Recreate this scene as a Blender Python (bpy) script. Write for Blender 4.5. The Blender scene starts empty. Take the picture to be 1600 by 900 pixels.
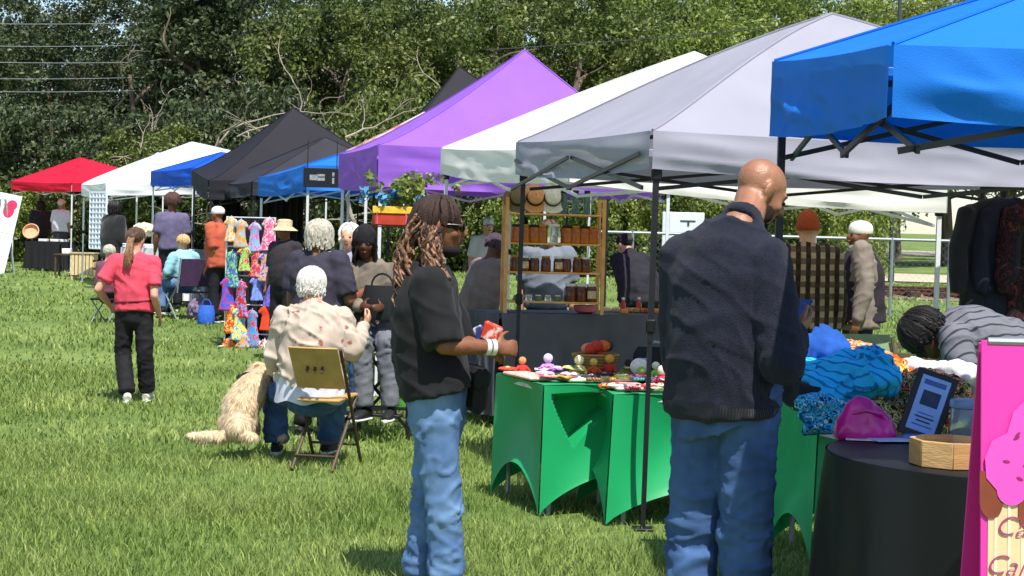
import bpy, bmesh, math, random
import numpy as np
from mathutils import Vector, Matrix

random.seed(7)
rng = np.random.default_rng(7)
SC = bpy.context.scene
COL = SC.collection
R = math.radians

# ------------------------------------------------------------ camera
CAM_Z = 1.5
FPX = 2600.0                       # focal length in pixels of the 1600 px wide picture
PITCH = math.atan(75 / FPX)
ROLL = R(1.5)
_f = Vector((0, math.cos(PITCH), -math.sin(PITCH)))
_r0 = Vector((1, 0, 0))
_u0 = Vector((0, math.sin(PITCH), math.cos(PITCH)))
_r = _r0 * math.cos(ROLL) + _u0 * math.sin(ROLL)
_u = -_r0 * math.sin(ROLL) + _u0 * math.cos(ROLL)
cam_data = bpy.data.cameras.new('camera')
cam = bpy.data.objects.new('camera', cam_data)
COL.objects.link(cam)
m3 = Matrix((_r, _u, -_f)).transposed()
cam.matrix_world = Matrix.Translation((0, 0, CAM_Z)) @ m3.to_4x4()
cam_data.sensor_width = 36
cam_data.lens = 36 * FPX / 1600
cam_data.clip_start = 0.1
cam_data.clip_end = 2000
SC.camera = cam

# ------------------------------------------------------------ sky and sun
SUN_AZ = Vector((0.36, -0.933))     # horizontal direction towards the sun
SUN_EL = R(62)
world = bpy.data.worlds.new('World')
SC.world = world
world.use_nodes = True
nt = world.node_tree
bg = nt.nodes['Background']
sky = nt.nodes.new('ShaderNodeTexSky')
sky.sky_type = 'NISHITA'
sky.sun_disc = False
sky.sun_elevation = SUN_EL
sky.sun_rotation = math.atan2(SUN_AZ.x, SUN_AZ.y)
sky.air_density = 1.0
sky.dust_density = 0.6
sky.ozone_density = 1.2
nt.links.new(sky.outputs['Color'], bg.inputs['Color'])
bg.inputs['Strength'].default_value = 0.13
sl = bpy.data.lights.new('sun', 'SUN')
sl.energy = 4.8
sl.angle = R(0.53)
sl.color = (1.0, 0.955, 0.88)
sun = bpy.data.objects.new('sun', sl)
COL.objects.link(sun)
ce = math.cos(SUN_EL)
sdir = Vector((SUN_AZ.x * ce, SUN_AZ.y * ce, math.sin(SUN_EL))).normalized()
sun.rotation_euler = sdir.to_track_quat('Z', 'Y').to_euler()
sun.location = (10, -10, 20)
SC.view_settings.view_transform = 'Standard'
SC.view_settings.look = 'None'
SC.view_settings.gamma = 1
SC.view_settings.use_curve_mapping = False
SC.view_settings.exposure = 0.55
SC.cycles.use_denoising = True
SC.cycles.max_bounces = 8
SC.cycles.transparent_max_bounces = 12

# ------------------------------------------------------------ noise and placing
def _h(ix, iy, iz, seed):
    h = (ix.astype(np.uint32) * np.uint32(374761393) + iy.astype(np.uint32) * np.uint32(668265263)
         + iz.astype(np.uint32) * np.uint32(2147483647) + np.uint32(seed * 977 + 13))
    h = (h ^ (h >> np.uint32(13))) * np.uint32(1274126177)
    h = (h ^ (h >> np.uint32(15))) * np.uint32(2246822519)
    h = h ^ (h >> np.uint32(16))
    return h.astype(np.float64) / 4294967295.0 * 2 - 1

def vnoise(p, seed=0):
    p = np.asarray(p, dtype=np.float64)
    i = np.floor(p).astype(np.int64)
    f = p - i
    u = f * f * (3 - 2 * f)
    out = 0
    for dx in (0, 1):
        wx = u[:, 0] if dx else 1 - u[:, 0]
        for dy in (0, 1):
            wy = u[:, 1] if dy else 1 - u[:, 1]
            for dz in (0, 1):
                wz = u[:, 2] if dz else 1 - u[:, 2]
                out = out + wx * wy * wz * _h(i[:, 0] + dx, i[:, 1] + dy, i[:, 2] + dz, seed)
    return out

def fbm(p, octv=3, seed=0):
    a, s, t = 1.0, 0.0, 0.0
    p = np.asarray(p, dtype=np.float64)
    for k in range(octv):
        s = s + a * vnoise(p * 2 ** k, seed + k)
        t += a
        a *= 0.5
    return s / t

GY = [0, 8, 15, 26, 43, 60, 80, 120, 400]
GZ = [0, 0, -0.06, 0.2, 0.52, 0.78, 1.1, 1.8, 5.5]
def gz(x, y):
    b = np.interp(y, GY, GZ)
    return b + 0.018 * np.sin(np.asarray(x) * 0.9 + 0.4) * np.sin(np.asarray(y) * 0.55)

def at(px, py, Y):
    """world point seen at pixel (px, py) of the 1600x900 picture, at distance Y"""
    D = _f * FPX + _r * (px - 800) + _u * (450 - py)
    t = Y / D.y
    return Vector((0, 0, CAM_Z)) + D * t

def ground(px, Y, dz=0.0):
    py = 500.0
    for _ in range(6):
        p = at(px, py, Y)
        py += (p.z - float(gz(p.x, Y)) - dz) * FPX / Y
    return at(px, py, Y)

# ------------------------------------------------------------ materials
def lin(c):
    if isinstance(c, str):
        c = c.lstrip('#')
        c = [int(c[i:i + 2], 16) / 255 for i in (0, 2, 4)]
        return tuple(x / 12.92 if x <= 0.04045 else ((x + 0.055) / 1.055) ** 2.4 for x in c)
    return tuple(c)

_mats = {}
def M(name, col=(.5, .5, .5), rough=.75, var=.18, scale=18, bump=0, bscale=120, metal=0, transl=0, col2=None,
      spec=.35, wave=0, island=0, alpha=1, trans=0, sheen=0, thr=None, stretch=None):
    if name in _mats:
        return _mats[name]
    m = bpy.data.materials.new(name)
    m.use_nodes = True
    t = m.node_tree
    N, L = t.nodes, t.links
    p = N['Principled BSDF']
    c = lin(col)
    p.inputs['Roughness'].default_value = rough
    p.inputs['Metallic'].default_value = metal
    p.inputs['Specular IOR Level'].default_value = spec
    if sheen: p.inputs['Sheen Weight'].default_value = sheen
    if trans: p.inputs['Transmission Weight'].default_value = trans
    if alpha < 1: p.inputs['Alpha'].default_value = alpha
    tc = N.new('ShaderNodeTexCoord')
    src = tc.outputs['Object']
    if stretch:
        mp = N.new('ShaderNodeMapping')
        mp.inputs['Scale'].default_value = stretch
        L.new(src, mp.inputs['Vector'])
        src = mp.outputs['Vector']
    nz = N.new('ShaderNodeTexNoise')
    nz.inputs['Scale'].default_value = scale
    nz.inputs['Detail'].default_value = 5
    L.new(src, nz.inputs['Vector'])
    rp = N.new('ShaderNodeValToRGB')
    lo = thr[0] if thr else .3
    hi = thr[1] if thr else .7
    rp.color_ramp.elements[0].position = lo
    rp.color_ramp.elements[1].position = hi
    if col2 is None:
        a = tuple(x * (1 - var) for x in c); b = tuple(min(1, x * (1 + var)) for x in c)
    else:
        a, b = c, lin(col2)
    rp.color_ramp.elements[0].color = (*a, 1)
    rp.color_ramp.elements[1].color = (*b, 1)
    L.new(nz.outputs['Fac'], rp.inputs['Fac'])
    cout = rp.outputs['Color']
    if island:
        g = N.new('ShaderNodeNewGeometry')
        hs = N.new('ShaderNodeHueSaturation')
        mr = N.new('ShaderNodeMapRange')
        mr.inputs['To Min'].default_value = 1 - island
        mr.inputs['To Max'].default_value = 1 + island
        L.new(g.outputs['Random Per Island'], mr.inputs['Value'])
        L.new(mr.outputs['Result'], hs.inputs['Value'])
        mh = N.new('ShaderNodeMapRange')
        mh.inputs['To Min'].default_value = .5 + .03 * island
        mh.inputs['To Max'].default_value = .5 - .07 * island
        L.new(g.outputs['Random Per Island'], mh.inputs['Value'])
        L.new(mh.outputs['Result'], hs.inputs['Hue'])
        L.new(cout, hs.inputs['Color'])
        cout = hs.outputs['Color']
    L.new(cout, p.inputs['Base Color'])
    if bump:
        b = N.new('ShaderNodeBump')
        b.inputs['Strength'].default_value = bump
        b.inputs['Distance'].default_value = .01
        if wave:
            w = N.new('ShaderNodeTexWave')
            w.bands_direction = 'DIAGONAL' if wave > 1 else 'X'
            w.inputs['Scale'].default_value = bscale
            w.inputs['Distortion'].default_value = 1.2
            L.new(src, w.inputs['Vector'])
            L.new(w.outputs['Color'], b.inputs['Height'])
        else:
            n2 = N.new('ShaderNodeTexNoise')
            n2.inputs['Scale'].default_value = bscale
            n2.inputs['Detail'].default_value = 3
            L.new(src, n2.inputs['Vector'])
            L.new(n2.outputs['Fac'], b.inputs['Height'])
        L.new(b.outputs['Normal'], p.inputs['Normal'])
    if transl:
        tr = N.new('ShaderNodeBsdfTranslucent')
        L.new(cout, tr.inputs['Color'])
        mx = N.new('ShaderNodeMixShader')
        mx.inputs['Fac'].default_value = transl
        L.new(p.outputs['BSDF'], mx.inputs[1])
        L.new(tr.outputs['BSDF'], mx.inputs[2])
        L.new(mx.outputs['Shader'], N['Material Output'].inputs['Surface'])
    _mats[name] = m
    return m

def checks(name, cols, sx, sz, rough=.85):
    """woven plaid: two crossing sets of bands"""
    if name in _mats: return _mats[name]
    m = bpy.data.materials.new(name); m.use_nodes = True
    t = m.node_tree; N, L = t.nodes, t.links
    p = N['Principled BSDF']; p.inputs['Roughness'].default_value = rough
    p.inputs['Specular IOR Level'].default_value = .2
    tc = N.new('ShaderNodeTexCoord')
    facs = []
    for d, s in (('X', sx), ('Z', sz)):
        w = N.new('ShaderNodeTexWave'); w.bands_direction = d
        w.inputs['Scale'].default_value = s; w.inputs['Distortion'].default_value = .8
        w.inputs['Detail'].default_value = 2
        L.new(tc.outputs['Object'], w.inputs['Vector'])
        r = N.new('ShaderNodeValToRGB'); r.color_ramp.interpolation = 'LINEAR'
        r.color_ramp.elements[0].position = .42; r.color_ramp.elements[1].position = .58
        L.new(w.outputs['Fac'], r.inputs['Fac']); facs.append(r.outputs['Color'])
    ca = N.new('ShaderNodeMix'); ca.data_type = 'RGBA'
    ca.inputs['A'].default_value = (*lin(cols[0]), 1); ca.inputs['B'].default_value = (*lin(cols[1]), 1)
    L.new(facs[0], ca.inputs['Factor'])
    cb = N.new('ShaderNodeMix'); cb.data_type = 'RGBA'
    cb.inputs['B'].default_value = (*lin(cols[2]), 1)
    ml = N.new('ShaderNodeMath'); ml.operation = 'MULTIPLY'; ml.inputs[1].default_value = .75
    L.new(facs[1], ml.inputs[0]); L.new(ml.outputs[0], cb.inputs['Factor'])
    L.new(ca.outputs['Result'], cb.inputs['A'])
    L.new(cb.outputs['Result'], p.inputs['Base Color'])
    _mats[name] = m
    return m

def stripes(name, base, line, scale, width=.12, direction='Z', rough=.85, dist=.6):
    if name in _mats: return _mats[name]
    m = bpy.data.materials.new(name); m.use_nodes = True
    t = m.node_tree; N, L = t.nodes, t.links
    p = N['Principled BSDF']; p.inputs['Roughness'].default_value = rough
    p.inputs['Specular IOR Level'].default_value = .2
    tc = N.new('ShaderNodeTexCoord')
    w = N.new('ShaderNodeTexWave'); w.bands_direction = direction
    w.inputs['Scale'].default_value = scale; w.inputs['Distortion'].default_value = dist
    L.new(tc.outputs['Object'], w.inputs['Vector'])
    r = N.new('ShaderNodeValToRGB')
    r.color_ramp.elements[0].position = width; r.color_ramp.elements[1].position = width + .07
    r.color_ramp.elements[0].color = (*lin(line), 1); r.color_ramp.elements[1].color = (*lin(base), 1)
    L.new(w.outputs['Fac'], r.inputs['Fac'])
    L.new(r.outputs['Color'], p.inputs['Base Color'])
    _mats[name] = m
    return m

# ------------------------------------------------------------ objects
def tag(o, label=None, cat=None, group=None, kind=None):
    if label: o['label'] = label
    if cat: o['category'] = cat
    if group: o['group'] = group
    if kind: o['kind'] = kind
    return o

def thing(name, label, cat, loc=(0, 0, 0), rz=0.0, group=None):
    o = bpy.data.objects.new(name, None)
    o.empty_display_size = .2
    COL.objects.link(o)
    o.location = loc
    o.rotation_euler = (0, 0, rz)
    return tag(o, label, cat, group)

def copy_tree(o, parent=None):
    c = o.copy()
    COL.objects.link(c)
    c.parent = parent
    for ch in list(o.children):
        copy_tree(ch, c)
    return c

def rotm(rx=0, ry=0, rz=0):
    return (Matrix.Rotation(rz, 3, 'Z') @ Matrix.Rotation(ry, 3, 'Y') @ Matrix.Rotation(rx, 3, 'X'))

class MB:
    def __init__(s):
        s.v, s.f, s.m = [], [], []
    def add(s, vs, fs, mi=0):
        o = len(s.v)
        s.v.extend([tuple(v) for v in vs])
        s.f.extend([tuple(i + o for i in f) for f in fs])
        s.m.extend([mi] * len(fs))
        return s
    def box(s, c, size, rot=None, mi=0, taper=1.0, bev=0.0):
        hx, hy, hz = [x / 2 for x in size]
        c = Vector(c)
        if bev > 0:
            b = min(bev, hx * .9, hy * .9, hz * .9)
            vs, idx = [], {}
            for sx in (-1, 1):
                for sy in (-1, 1):
                    for sz in (-1, 1):
                        for a in range(3):
                            q = [sx * hx, sy * hy, sz * hz]
                            for k in range(3):
                                if k != a: q[k] -= (sx, sy, sz)[k] * b
                            idx[(sx, sy, sz, a)] = len(vs)
                            vs.append(q)
            fs = []
            S = (-1, 1)
            for a in range(3):
                o1, o2 = [k for k in range(3) if k != a]
                for sg in S:
                    ring = []
                    for e1, e2 in ((-1, -1), (1, -1), (1, 1), (-1, 1)):
                        q = [0, 0, 0]; q[a] = sg; q[o1] = e1; q[o2] = e2
                        ring.append(idx[(*q, a)])
                    if (sg > 0) == (a == 1): ring.reverse()
                    fs.append(ring)
            for a in range(3):      # edges along axis a
                o1, o2 = [k for k in range(3) if k != a]
                for e1 in S:
                    for e2 in S:
                        q0 = [0, 0, 0]; q0[a] = -1; q0[o1] = e1; q0[o2] = e2
                        q1 = list(q0); q1[a] = 1
                        fs.append([idx[(*q0, o1)], idx[(*q1, o1)], idx[(*q1, o2)], idx[(*q0, o2)]])
            for sx in S:
                for sy in S:
                    for sz in S:
                        fs.append([idx[(sx, sy, sz, k)] for k in range(3)])
        else:
            vs = [(x * hx, y * hy, z * hz) for z in (-1, 1) for y in (-1, 1) for x in (-1, 1)]
            fs = [(0, 2, 3, 1), (4, 5, 7, 6), (0, 1, 5, 4), (2, 6, 7, 3), (0, 4, 6, 2), (1, 3, 7, 5)]
        vs = [Vector(v) for v in vs]
        if taper != 1.0:
            vs = [Vector((v.x * (taper if v.z > 0 else 1), v.y * (taper if v.z > 0 else 1), v.z)) for v in vs]
        if rot is not None:
            vs = [rot @ v for v in vs]
        return s.add([v + c for v in vs], fs, mi)
    def tube(s, pts, rads, n=8, mi=0, lat=None, cap=True, round_ends=False):
        """rads: number, or per point a number or (a, b): a along the lateral axis, b across it"""
        pts = [Vector(p) for p in pts]
        k = len(pts)
        if not isinstance(rads, (list, tuple)): rads = [rads] * k
        rads = [(q, q) if not isinstance(q, (tuple, list)) else tuple(q) for q in rads]
        if round_ends:
            d0 = (pts[0] - pts[1]).normalized(); d1 = (pts[-1] - pts[-2]).normalized()
            r0 = min(rads[0]); r1 = min(rads[-1])
            pre, prer, post, postr = [], [], [], []
            for a in (75, 45, 20):
                sa, ca = math.sin(R(a)), math.cos(R(a))
                pre.append(pts[0] + d0 * r0 * sa); prer.append((rads[0][0] * ca, rads[0][1] * ca))
            for a in (20, 45, 75):
                sa, ca = math.sin(R(a)), math.cos(R(a))
                post.append(pts[-1] + d1 * r1 * sa); postr.append((rads[-1][0] * ca, rads[-1][1] * ca))
            pts = pre + pts + post; rads = prer + rads + postr
            k = len(pts)
        T = []
        for i in range(k):
            d = pts[min(i + 1, k - 1)] - pts[max(i - 1, 0)]
            T.append(d.normalized() if d.length > 1e-9 else Vector((0, 0, 1)))
        if lat is None:
            a = Vector((1, 0, 0)) if abs(T[0].x) < .8 else Vector((0, 1, 0))
        else:
            a = Vector(lat)
        vs, fs = [], []
        for i in range(k):
            if lat is not None: a = Vector(lat)
            a = a - T[i] * a.dot(T[i])
            if a.length < 1e-6: a = T[i].orthogonal()
            a.normalize()
            b = T[i].cross(a)
            for j in range(n):
                t = 2 * math.pi * j / n
                vs.append(pts[i] + a * (math.cos(t) * rads[i][0]) + b * (math.sin(t) * rads[i][1]))
        for i in range(k - 1):
            for j in range(n):
                j2 = (j + 1) % n
                fs.append((i * n + j, i * n + j2, (i + 1) * n + j2, (i + 1) * n + j))
        if cap:
            fs.append(tuple(range(n - 1, -1, -1)))
            fs.append(tuple((k - 1) * n + j for j in range(n)))
        return s.add(vs, fs, mi)
    def bar(s, a, b, w=.02, h=None, mi=0):
        a, b = Vector(a), Vector(b)
        h = h or w
        d = b - a
        z = d.normalized()
        x = z.cross(Vector((0, 0, 1)))
        if x.length < .05: x = Vector((1, 0, 0)) - z * z.x
        x.normalize()
        y = z.cross(x)
        return s.box((a + b) / 2, (w, h, d.length), Matrix((x, y, z)).transposed(), mi)
    def ell(s, c, r, rot=None, nu=14, nv=9, mi=0):
        if not isinstance(r, (tuple, list)): r = (r, r, r)
        vs = []
        for i in range(1, nv):
            ph = math.pi * i / nv
            for j in range(nu):
                th = 2 * math.pi * j / nu
                vs.append(Vector((r[0] * math.sin(ph) * math.cos(th), r[1] * math.sin(ph) * math.sin(th), r[2] * math.cos(ph))))
        top = len(vs); vs.append(Vector((0, 0, r[2])))
        bot = len(vs); vs.append(Vector((0, 0, -r[2])))
        fs = []
        for i in range(nv - 2):
            for j in range(nu):
                j2 = (j + 1) % nu
                fs.append((i * nu + j, (i + 1) * nu + j, (i + 1) * nu + j2, i * nu + j2))
        for j in range(nu):
            j2 = (j + 1) % nu
            fs.append((top, j, j2))
            fs.append((bot, (nv - 2) * nu + j2, (nv - 2) * nu + j))
        if rot is not None: vs = [rot @ v for v in vs]
        c = Vector(c)
        return s.add([v + c for v in vs], fs, mi)
    def lathe(s, prof, c=(0, 0, 0), n=16, mi=0, rot=None, closed=True):
        c = Vector(c)
        vs, fs = [], []
        for r_, z in prof:
            for j in range(n):
                t = 2 * math.pi * j / n
                v = Vector((r_ * math.cos(t), r_ * math.sin(t), z))
                if rot is not None: v = rot @ v
                vs.append(v + c)
        for i in range(len(prof) - 1):
            for j in range(n):
                j2 = (j + 1) % n
                fs.append((i * n + j, i * n + j2, (i + 1) * n + j2, (i + 1) * n + j))
        if closed:
            fs.append(tuple(range(n - 1, -1, -1)))
            fs.append(tuple((len(prof) - 1) * n + j for j in range(n)))
        return s.add(vs, fs, mi)
    def grid(s, P, mi=0, thick=0.0):
        P = np.asarray(P, dtype=float)
        a, b = P.shape[:2]
        vs = P.reshape(-1, 3)
        fs = [(i * b + j, (i + 1) * b + j, (i + 1) * b + j + 1, i * b + j + 1) for i in range(a - 1) for j in range(b - 1)]
        if thick:
            du = np.gradient(P, axis=0); dv = np.gradient(P, axis=1)
            nn = np.cross(du, dv); nn /= (np.linalg.norm(nn, axis=2, keepdims=True) + 1e-9)
            Q = (P - nn * thick).reshape(-1, 3)
            o = len(vs)
            vs = np.concatenate([vs, Q])
            fs2 = [tuple(o + i for i in reversed(f)) for f in fs]
            rim = [i * b for i in range(a)]
            ed = ([(i * b, (i + 1) * b) for i in range(a - 1)] + [((i + 1) * b + b - 1, i * b + b - 1) for i in range(a - 1)]
                  + [(j + 1, j) for j in range(b - 1)] + [((a - 1) * b + j, (a - 1) * b + j + 1) for j in range(b - 1)])
            fs = fs + fs2 + [(x, o + x, o + y, y) for x, y in ed]
        return s.add(vs, fs, mi)
    def prism(s, outline, y0, y1, mi=0, rot=None, c=(0, 0, 0)):
        """outline: (x, z) points, counter-clockwise; extruded along y"""
        n = len(outline)
        vs = [Vector((x, y0, z)) for x, z in outline] + [Vector((x, y1, z)) for x, z in outline]
        fs = [tuple(range(n)), tuple(range(2 * n - 1, n - 1, -1))] + [(i, i + n, (i + 1) % n + n, (i + 1) % n) for i in range(n)]
        if rot is not None: vs = [rot @ v for v in vs]
        return s.add([v + Vector(c) for v in vs], fs, mi)
    def mesh(s, name):
        me = bpy.data.meshes.new(name)
        me.from_pydata(s.v, [], s.f)
        me.polygons.foreach_set('material_index', s.m)
        me.update()
        return me
    def build(s, name, mats, parent=None, smooth=True, ang=40, loc=None):
        me = s.mesh(name)
        if not isinstance(mats, (list, tuple)): mats = [mats]
        for m in mats: me.materials.append(m)
        if smooth:
            me.polygons.foreach_set('use_smooth', [True] * len(me.polygons))
            me.set_sharp_from_angle(angle=R(ang))
        o = bpy.data.objects.new(name, me)
        COL.objects.link(o)
        o.parent = parent
        if loc is not None: o.location = loc
        return o

def link_mesh(name, me, mats, parent=None, smooth=True):
    if not isinstance(mats, (list, tuple)): mats = [mats]
    for m in mats: me.materials.append(m)
    if smooth: me.polygons.foreach_set('use_smooth', [True] * len(me.polygons))
    o = bpy.data.objects.new(name, me)
    COL.objects.link(o)
    o.parent = parent
    return o

def fast_mesh(name, v, polys):
    """v (N,3), polys: list of (M,k) integer arrays"""
    me = bpy.data.meshes.new(name)
    v = np.ascontiguousarray(v, dtype=np.float32)
    me.vertices.add(len(v)); me.vertices.foreach_set('co', v.ravel())
    loops = np.concatenate([p.ravel() for p in polys]).astype(np.int32)
    tot = np.concatenate([np.full(len(p), p.shape[1], dtype=np.int32) for p in polys])
    start = np.concatenate([[0], np.cumsum(tot)[:-1]]).astype(np.int32)
    me.loops.add(len(loops)); me.loops.foreach_set('vertex_index', loops)
    me.polygons.add(len(tot)); me.polygons.foreach_set('loop_start', start)
    try: me.polygons.foreach_set('loop_total', tot)
    except Exception: pass
    me.update(calc_edges=True)
    return me

def remesh(mb, voxel, smooth=3, fac=.5):
    me = mb.mesh('volume')
    o = bpy.data.objects.new('volume', me)
    COL.objects.link(o)
    r_ = o.modifiers.new('r', 'REMESH'); r_.mode = 'VOXEL'; r_.voxel_size = voxel; r_.adaptivity = 0
    if smooth:
        s_ = o.modifiers.new('s', 'SMOOTH'); s_.factor = fac; s_.iterations = smooth
    dg = bpy.context.evaluated_depsgraph_get()
    out = bpy.data.meshes.new_from_object(o.evaluated_get(dg))
    bpy.data.objects.remove(o)
    bpy.data.meshes.remove(me)
    out.materials.clear()
    return out

def displace(me, fn):
    n = len(me.vertices)
    co = np.empty(n * 3, dtype=np.float32); me.vertices.foreach_get('co', co)
    co = co.reshape(-1, 3).astype(np.float64)
    no = np.array([v.vector for v in me.vertex_normals]) if n < 1 else None
    nb = np.empty(n * 3, dtype=np.float32); me.vertex_normals.foreach_get('vector', nb)
    no = nb.reshape(-1, 3)
    d = fn(co, no)
    if d.ndim == 1: co = co + no * d[:, None]
    else: co = co + d
    me.vertices.foreach_set('co', co.astype(np.float32).ravel())
    me.update()
    return me

def crest(p, seed=0, w=2.6):
    return np.maximum(0, 1 - np.abs(vnoise(p, seed)) * w) ** 1.3

def patch(src, sel, off, name, mats, parent, thick=True):
    """a piece of cloth lying on a garment: the faces of SRC whose centre passes SEL, lifted by OFF"""
    n = len(src.polygons)
    c = np.empty(n * 3, dtype=np.float32); src.polygons.foreach_get('center', c); c = c.reshape(-1, 3)
    nn = np.empty(n * 3, dtype=np.float32); src.polygons.foreach_get('normal', nn); nn = nn.reshape(-1, 3)
    idx = np.nonzero(sel(c, nn))[0]
    if len(idx) == 0: return None
    used, vs, fs = {}, [], []
    for i in idx:
        f = []
        for v in src.polygons[int(i)].vertices:
            if v not in used:
                used[v] = len(vs)
                q = src.vertices[v]
                vs.append(q.co + q.normal * off)
            f.append(used[v])
        fs.append(tuple(f))
    mb = MB(); mb.add(vs, fs)
    return mb.build(name, mats, parent, ang=80)

def ridged(p, seed=0):
    return 1 - np.abs(vnoise(p, seed)) * 2


# ------------------------------------------------------------ people
SKIN = dict(
    brown=M('skin_brown', '#7d4f35', .5, .12, 40, .15, 300, spec=.4),
    tan=M('skin_tan', '#8f6047', .4, .0, 9, .25, 180, spec=.45, col2='#a3745a'),
    dark=M('skin_dark', '#563424', .5, .12, 40, .15, 300, spec=.4),
    pale=M('skin_pale', '#cf9a80', .5, .12, 40, .15, 300, spec=.4))
M_EYE = M('eye_dark', '#1a100c', .2, 0, 5)
M_LIP = M('lip', '#7a4038', .5, .1, 60)

BASEJ = dict(pelvis=(0, 0, .95), waist=(0, .01, 1.09), chest=(0, .005, 1.28), neck=(0, -.015, 1.44), head=(0, .02, 1.585),
             shoL=(-.175, -.005, 1.385), shoR=(.175, -.005, 1.385), elbL=(-.225, -.03, 1.11), elbR=(.225, -.03, 1.11),
             wriL=(-.235, .05, .87), wriR=(.235, .05, .87), hipL=(-.088, 0, .90), hipR=(.088, 0, .90),
             kneL=(-.1, .02, .49), kneR=(.1, .02, .49), ankL=(-.105, -.02, .085), ankR=(.105, -.02, .085))
UPPER = ('waist', 'chest', 'neck', 'head', 'shoL', 'shoR', 'elbL', 'elbR', 'wriL', 'wriR')

def hand(mb, w, d, nrm, side, curl=.5, k=1.0, n=8):
    """palm and five fingers; d: from wrist to fingers, nrm: out of the back of the hand, side: +1 thumb towards d x nrm"""
    w, d, nrm = Vector(w), Vector(d).normalized(), Vector(nrm)
    nrm = (nrm - d * nrm.dot(d)).normalized()
    l = d.cross(nrm) * side
    mb.tube([w - d * .02 * k, w + d * .03 * k, w + d * .085 * k], [(.024 * k, .018 * k), (.036 * k, .016 * k), (.04 * k, .013 * k)],
            n=10, lat=l, round_ends=True)
    for i, (off, ln, r_) in enumerate(((.031, .07, .0092), (.0105, .08, .0095), (-.0105, .074, .0092), (-.031, .058, .008))):
        p = w + d * (.08 * k) + l * (off * k)
        pts = [p]
        ang = curl * .5
        dd = (d + l * off * 1.6).normalized()
        for s_ in (.42, .33, .27):
            q = dd * math.cos(ang) - nrm * math.sin(ang)
            p = p + q * ln * s_ * k
            pts.append(p)
            ang += curl * (.85 + .1 * i)
        mb.tube(pts, [r_ * k, r_ * .97 * k, r_ * .9 * k, r_ * .72 * k], n=n, round_ends=True)
    p0 = w + d * .022 * k + l * .03 * k
    t1 = p0 + (d * .55 + l * .75 - nrm * .25 * curl).normalized() * .042 * k
    t2 = t1 + (d * .85 + l * .35 - nrm * .5 * curl).normalized() * .036 * k
    mb.tube([p0, t1, t2], [.014 * k, .0115 * k, .0085 * k], n=n, round_ends=True)

def head_volume(mb, H, Hr, k):
    def e(c, r, **kw): mb.ell(H + Hr @ (Vector(c) * k), tuple(x * k for x in r), Hr, 16, 12)
    e((0, -.014, .035), (.074, .095, .083))
    e((0, .022, -.012), (.066, .072, .098))
    e((0, .03, -.066), (.052, .054, .045))
    e((0, .066, -.094), (.023, .022, .02))
    e((0, .082, -.055), (.024, .014, .016))
    e((0, .075, .034), (.05, .018, .012))
    for s_ in (-1, 1):
        e((s_ * .042, .058, -.02), (.024, .024, .024))
        e((s_ * .074, -.006, -.002), (.012, .02, .034))
        e((s_ * .084, -.016, .006), (.007, .017, .03))
        e((s_ * .078, -.004, -.03), (.009, .01, .012))
        e((s_ * .012, .096, -.022), (.01, .01, .009))
    mb.tube([H + Hr @ (Vector(q) * k) for q in ((0, .084, .028), (0, .1, .0), (0, .108, -.018))], [.009 * k, .011 * k, .014 * k], n=8, round_ends=True)

def hair_strands(mb, H, Hr, k, n=90, theta=(95, 120), drop=.0, rad=.011, wav=.006, seed=1, az=(55, 305), mi=(0,), bulge=1.0,
                 gather=None, dropvar=.4, segs=5, out=.0):
    rd = random.Random(seed)
    c = Vector((0, -.014, .035))
    er = Vector((.079, .1, .09)) * bulge
    for i in range(n):
        a = R(rd.uniform(*az))
        th0 = R(rd.uniform(4, 55)); th1 = R(rd.uniform(*theta))
        if th0 > th1 * .8: th0 = th1 * .4
        fr = rd.uniform(.98, 1.1)
        pts = []
        for s_ in range(segs + 1):
            th = th0 + (th1 - th0) * s_ / segs
            aa = a + rd.uniform(-.05, .05)
            pts.append(c + Vector((math.sin(aa) * math.sin(th) * er.x, math.cos(aa) * math.sin(th) * er.y, math.cos(th) * er.z)) * fr)
        if gather is not None:
            pts.append(pts[-1].lerp(Vector(gather), .6)); 
        dl = drop * rd.uniform(1 - dropvar, 1 + dropvar * .4)
        if drop > 0:
            m_ = max(3, int(dl / .035))
            p = pts[-1].copy()
            ph = rd.uniform(0, 6.28)
            ox, oy = p.x * out, p.y * out
            for j in range(1, m_ + 1):
                t = j / m_
                pts.append(Vector((p.x + ox * t + wav * math.sin(ph + j * 1.7), p.y + oy * t + wav * math.cos(ph * 1.3 + j * 1.5), p.z - dl * t)))
        rr = [rad * (.85 + .3 * rd.random()) * (1 - .45 * (j / len(pts)) ** 3) * k for j in range(len(pts))]
        P_ = [H + Hr @ (q * k) for q in pts]
        mb.tube(P_, rr, n=5, mi=mi[i % len(mi)] if drop == 0 else mi[i % len(mi)])

def shoe(parent, ank, yaw, mat, sole, k=1.0, zb=0.0):
    o = MB()
    d = Vector((math.sin(-yaw), math.cos(yaw), 0)); l = Vector((d.y, -d.x, 0))
    b = Vector((ank[0], ank[1], zb))
    pts = [(-.075, .05, .034, .03), (-.05, .058, .04, .045), (.0, .06, .041, .05), (.06, .05, .044, .04), (.12, .04, .046, .03), (.17, .034, .036, .022), (.19, .03, .02, .014)]
    o.tube([b + d * p[0] * k + Vector((0, 0, p[1] * k)) for p in pts], [(p[2] * k, p[3] * k) for p in pts], n=12, lat=l)
    o.tube([b + d * t * k + Vector((0, 0, .014 * k)) for t in (-.08, -.05, .05, .12, .17, .195)],
           [(.03 * k, .014 * k), (.041 * k, .014 * k), (.044 * k, .014 * k), (.048 * k, .014 * k), (.038 * k, .014 * k), (.02 * k, .013 * k)], n=10, lat=l, mi=1)
    return o.build('shoe', [mat, sole], parent)

def lerp(a, b, t): return Vector(a).lerp(Vector(b), t)

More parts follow.
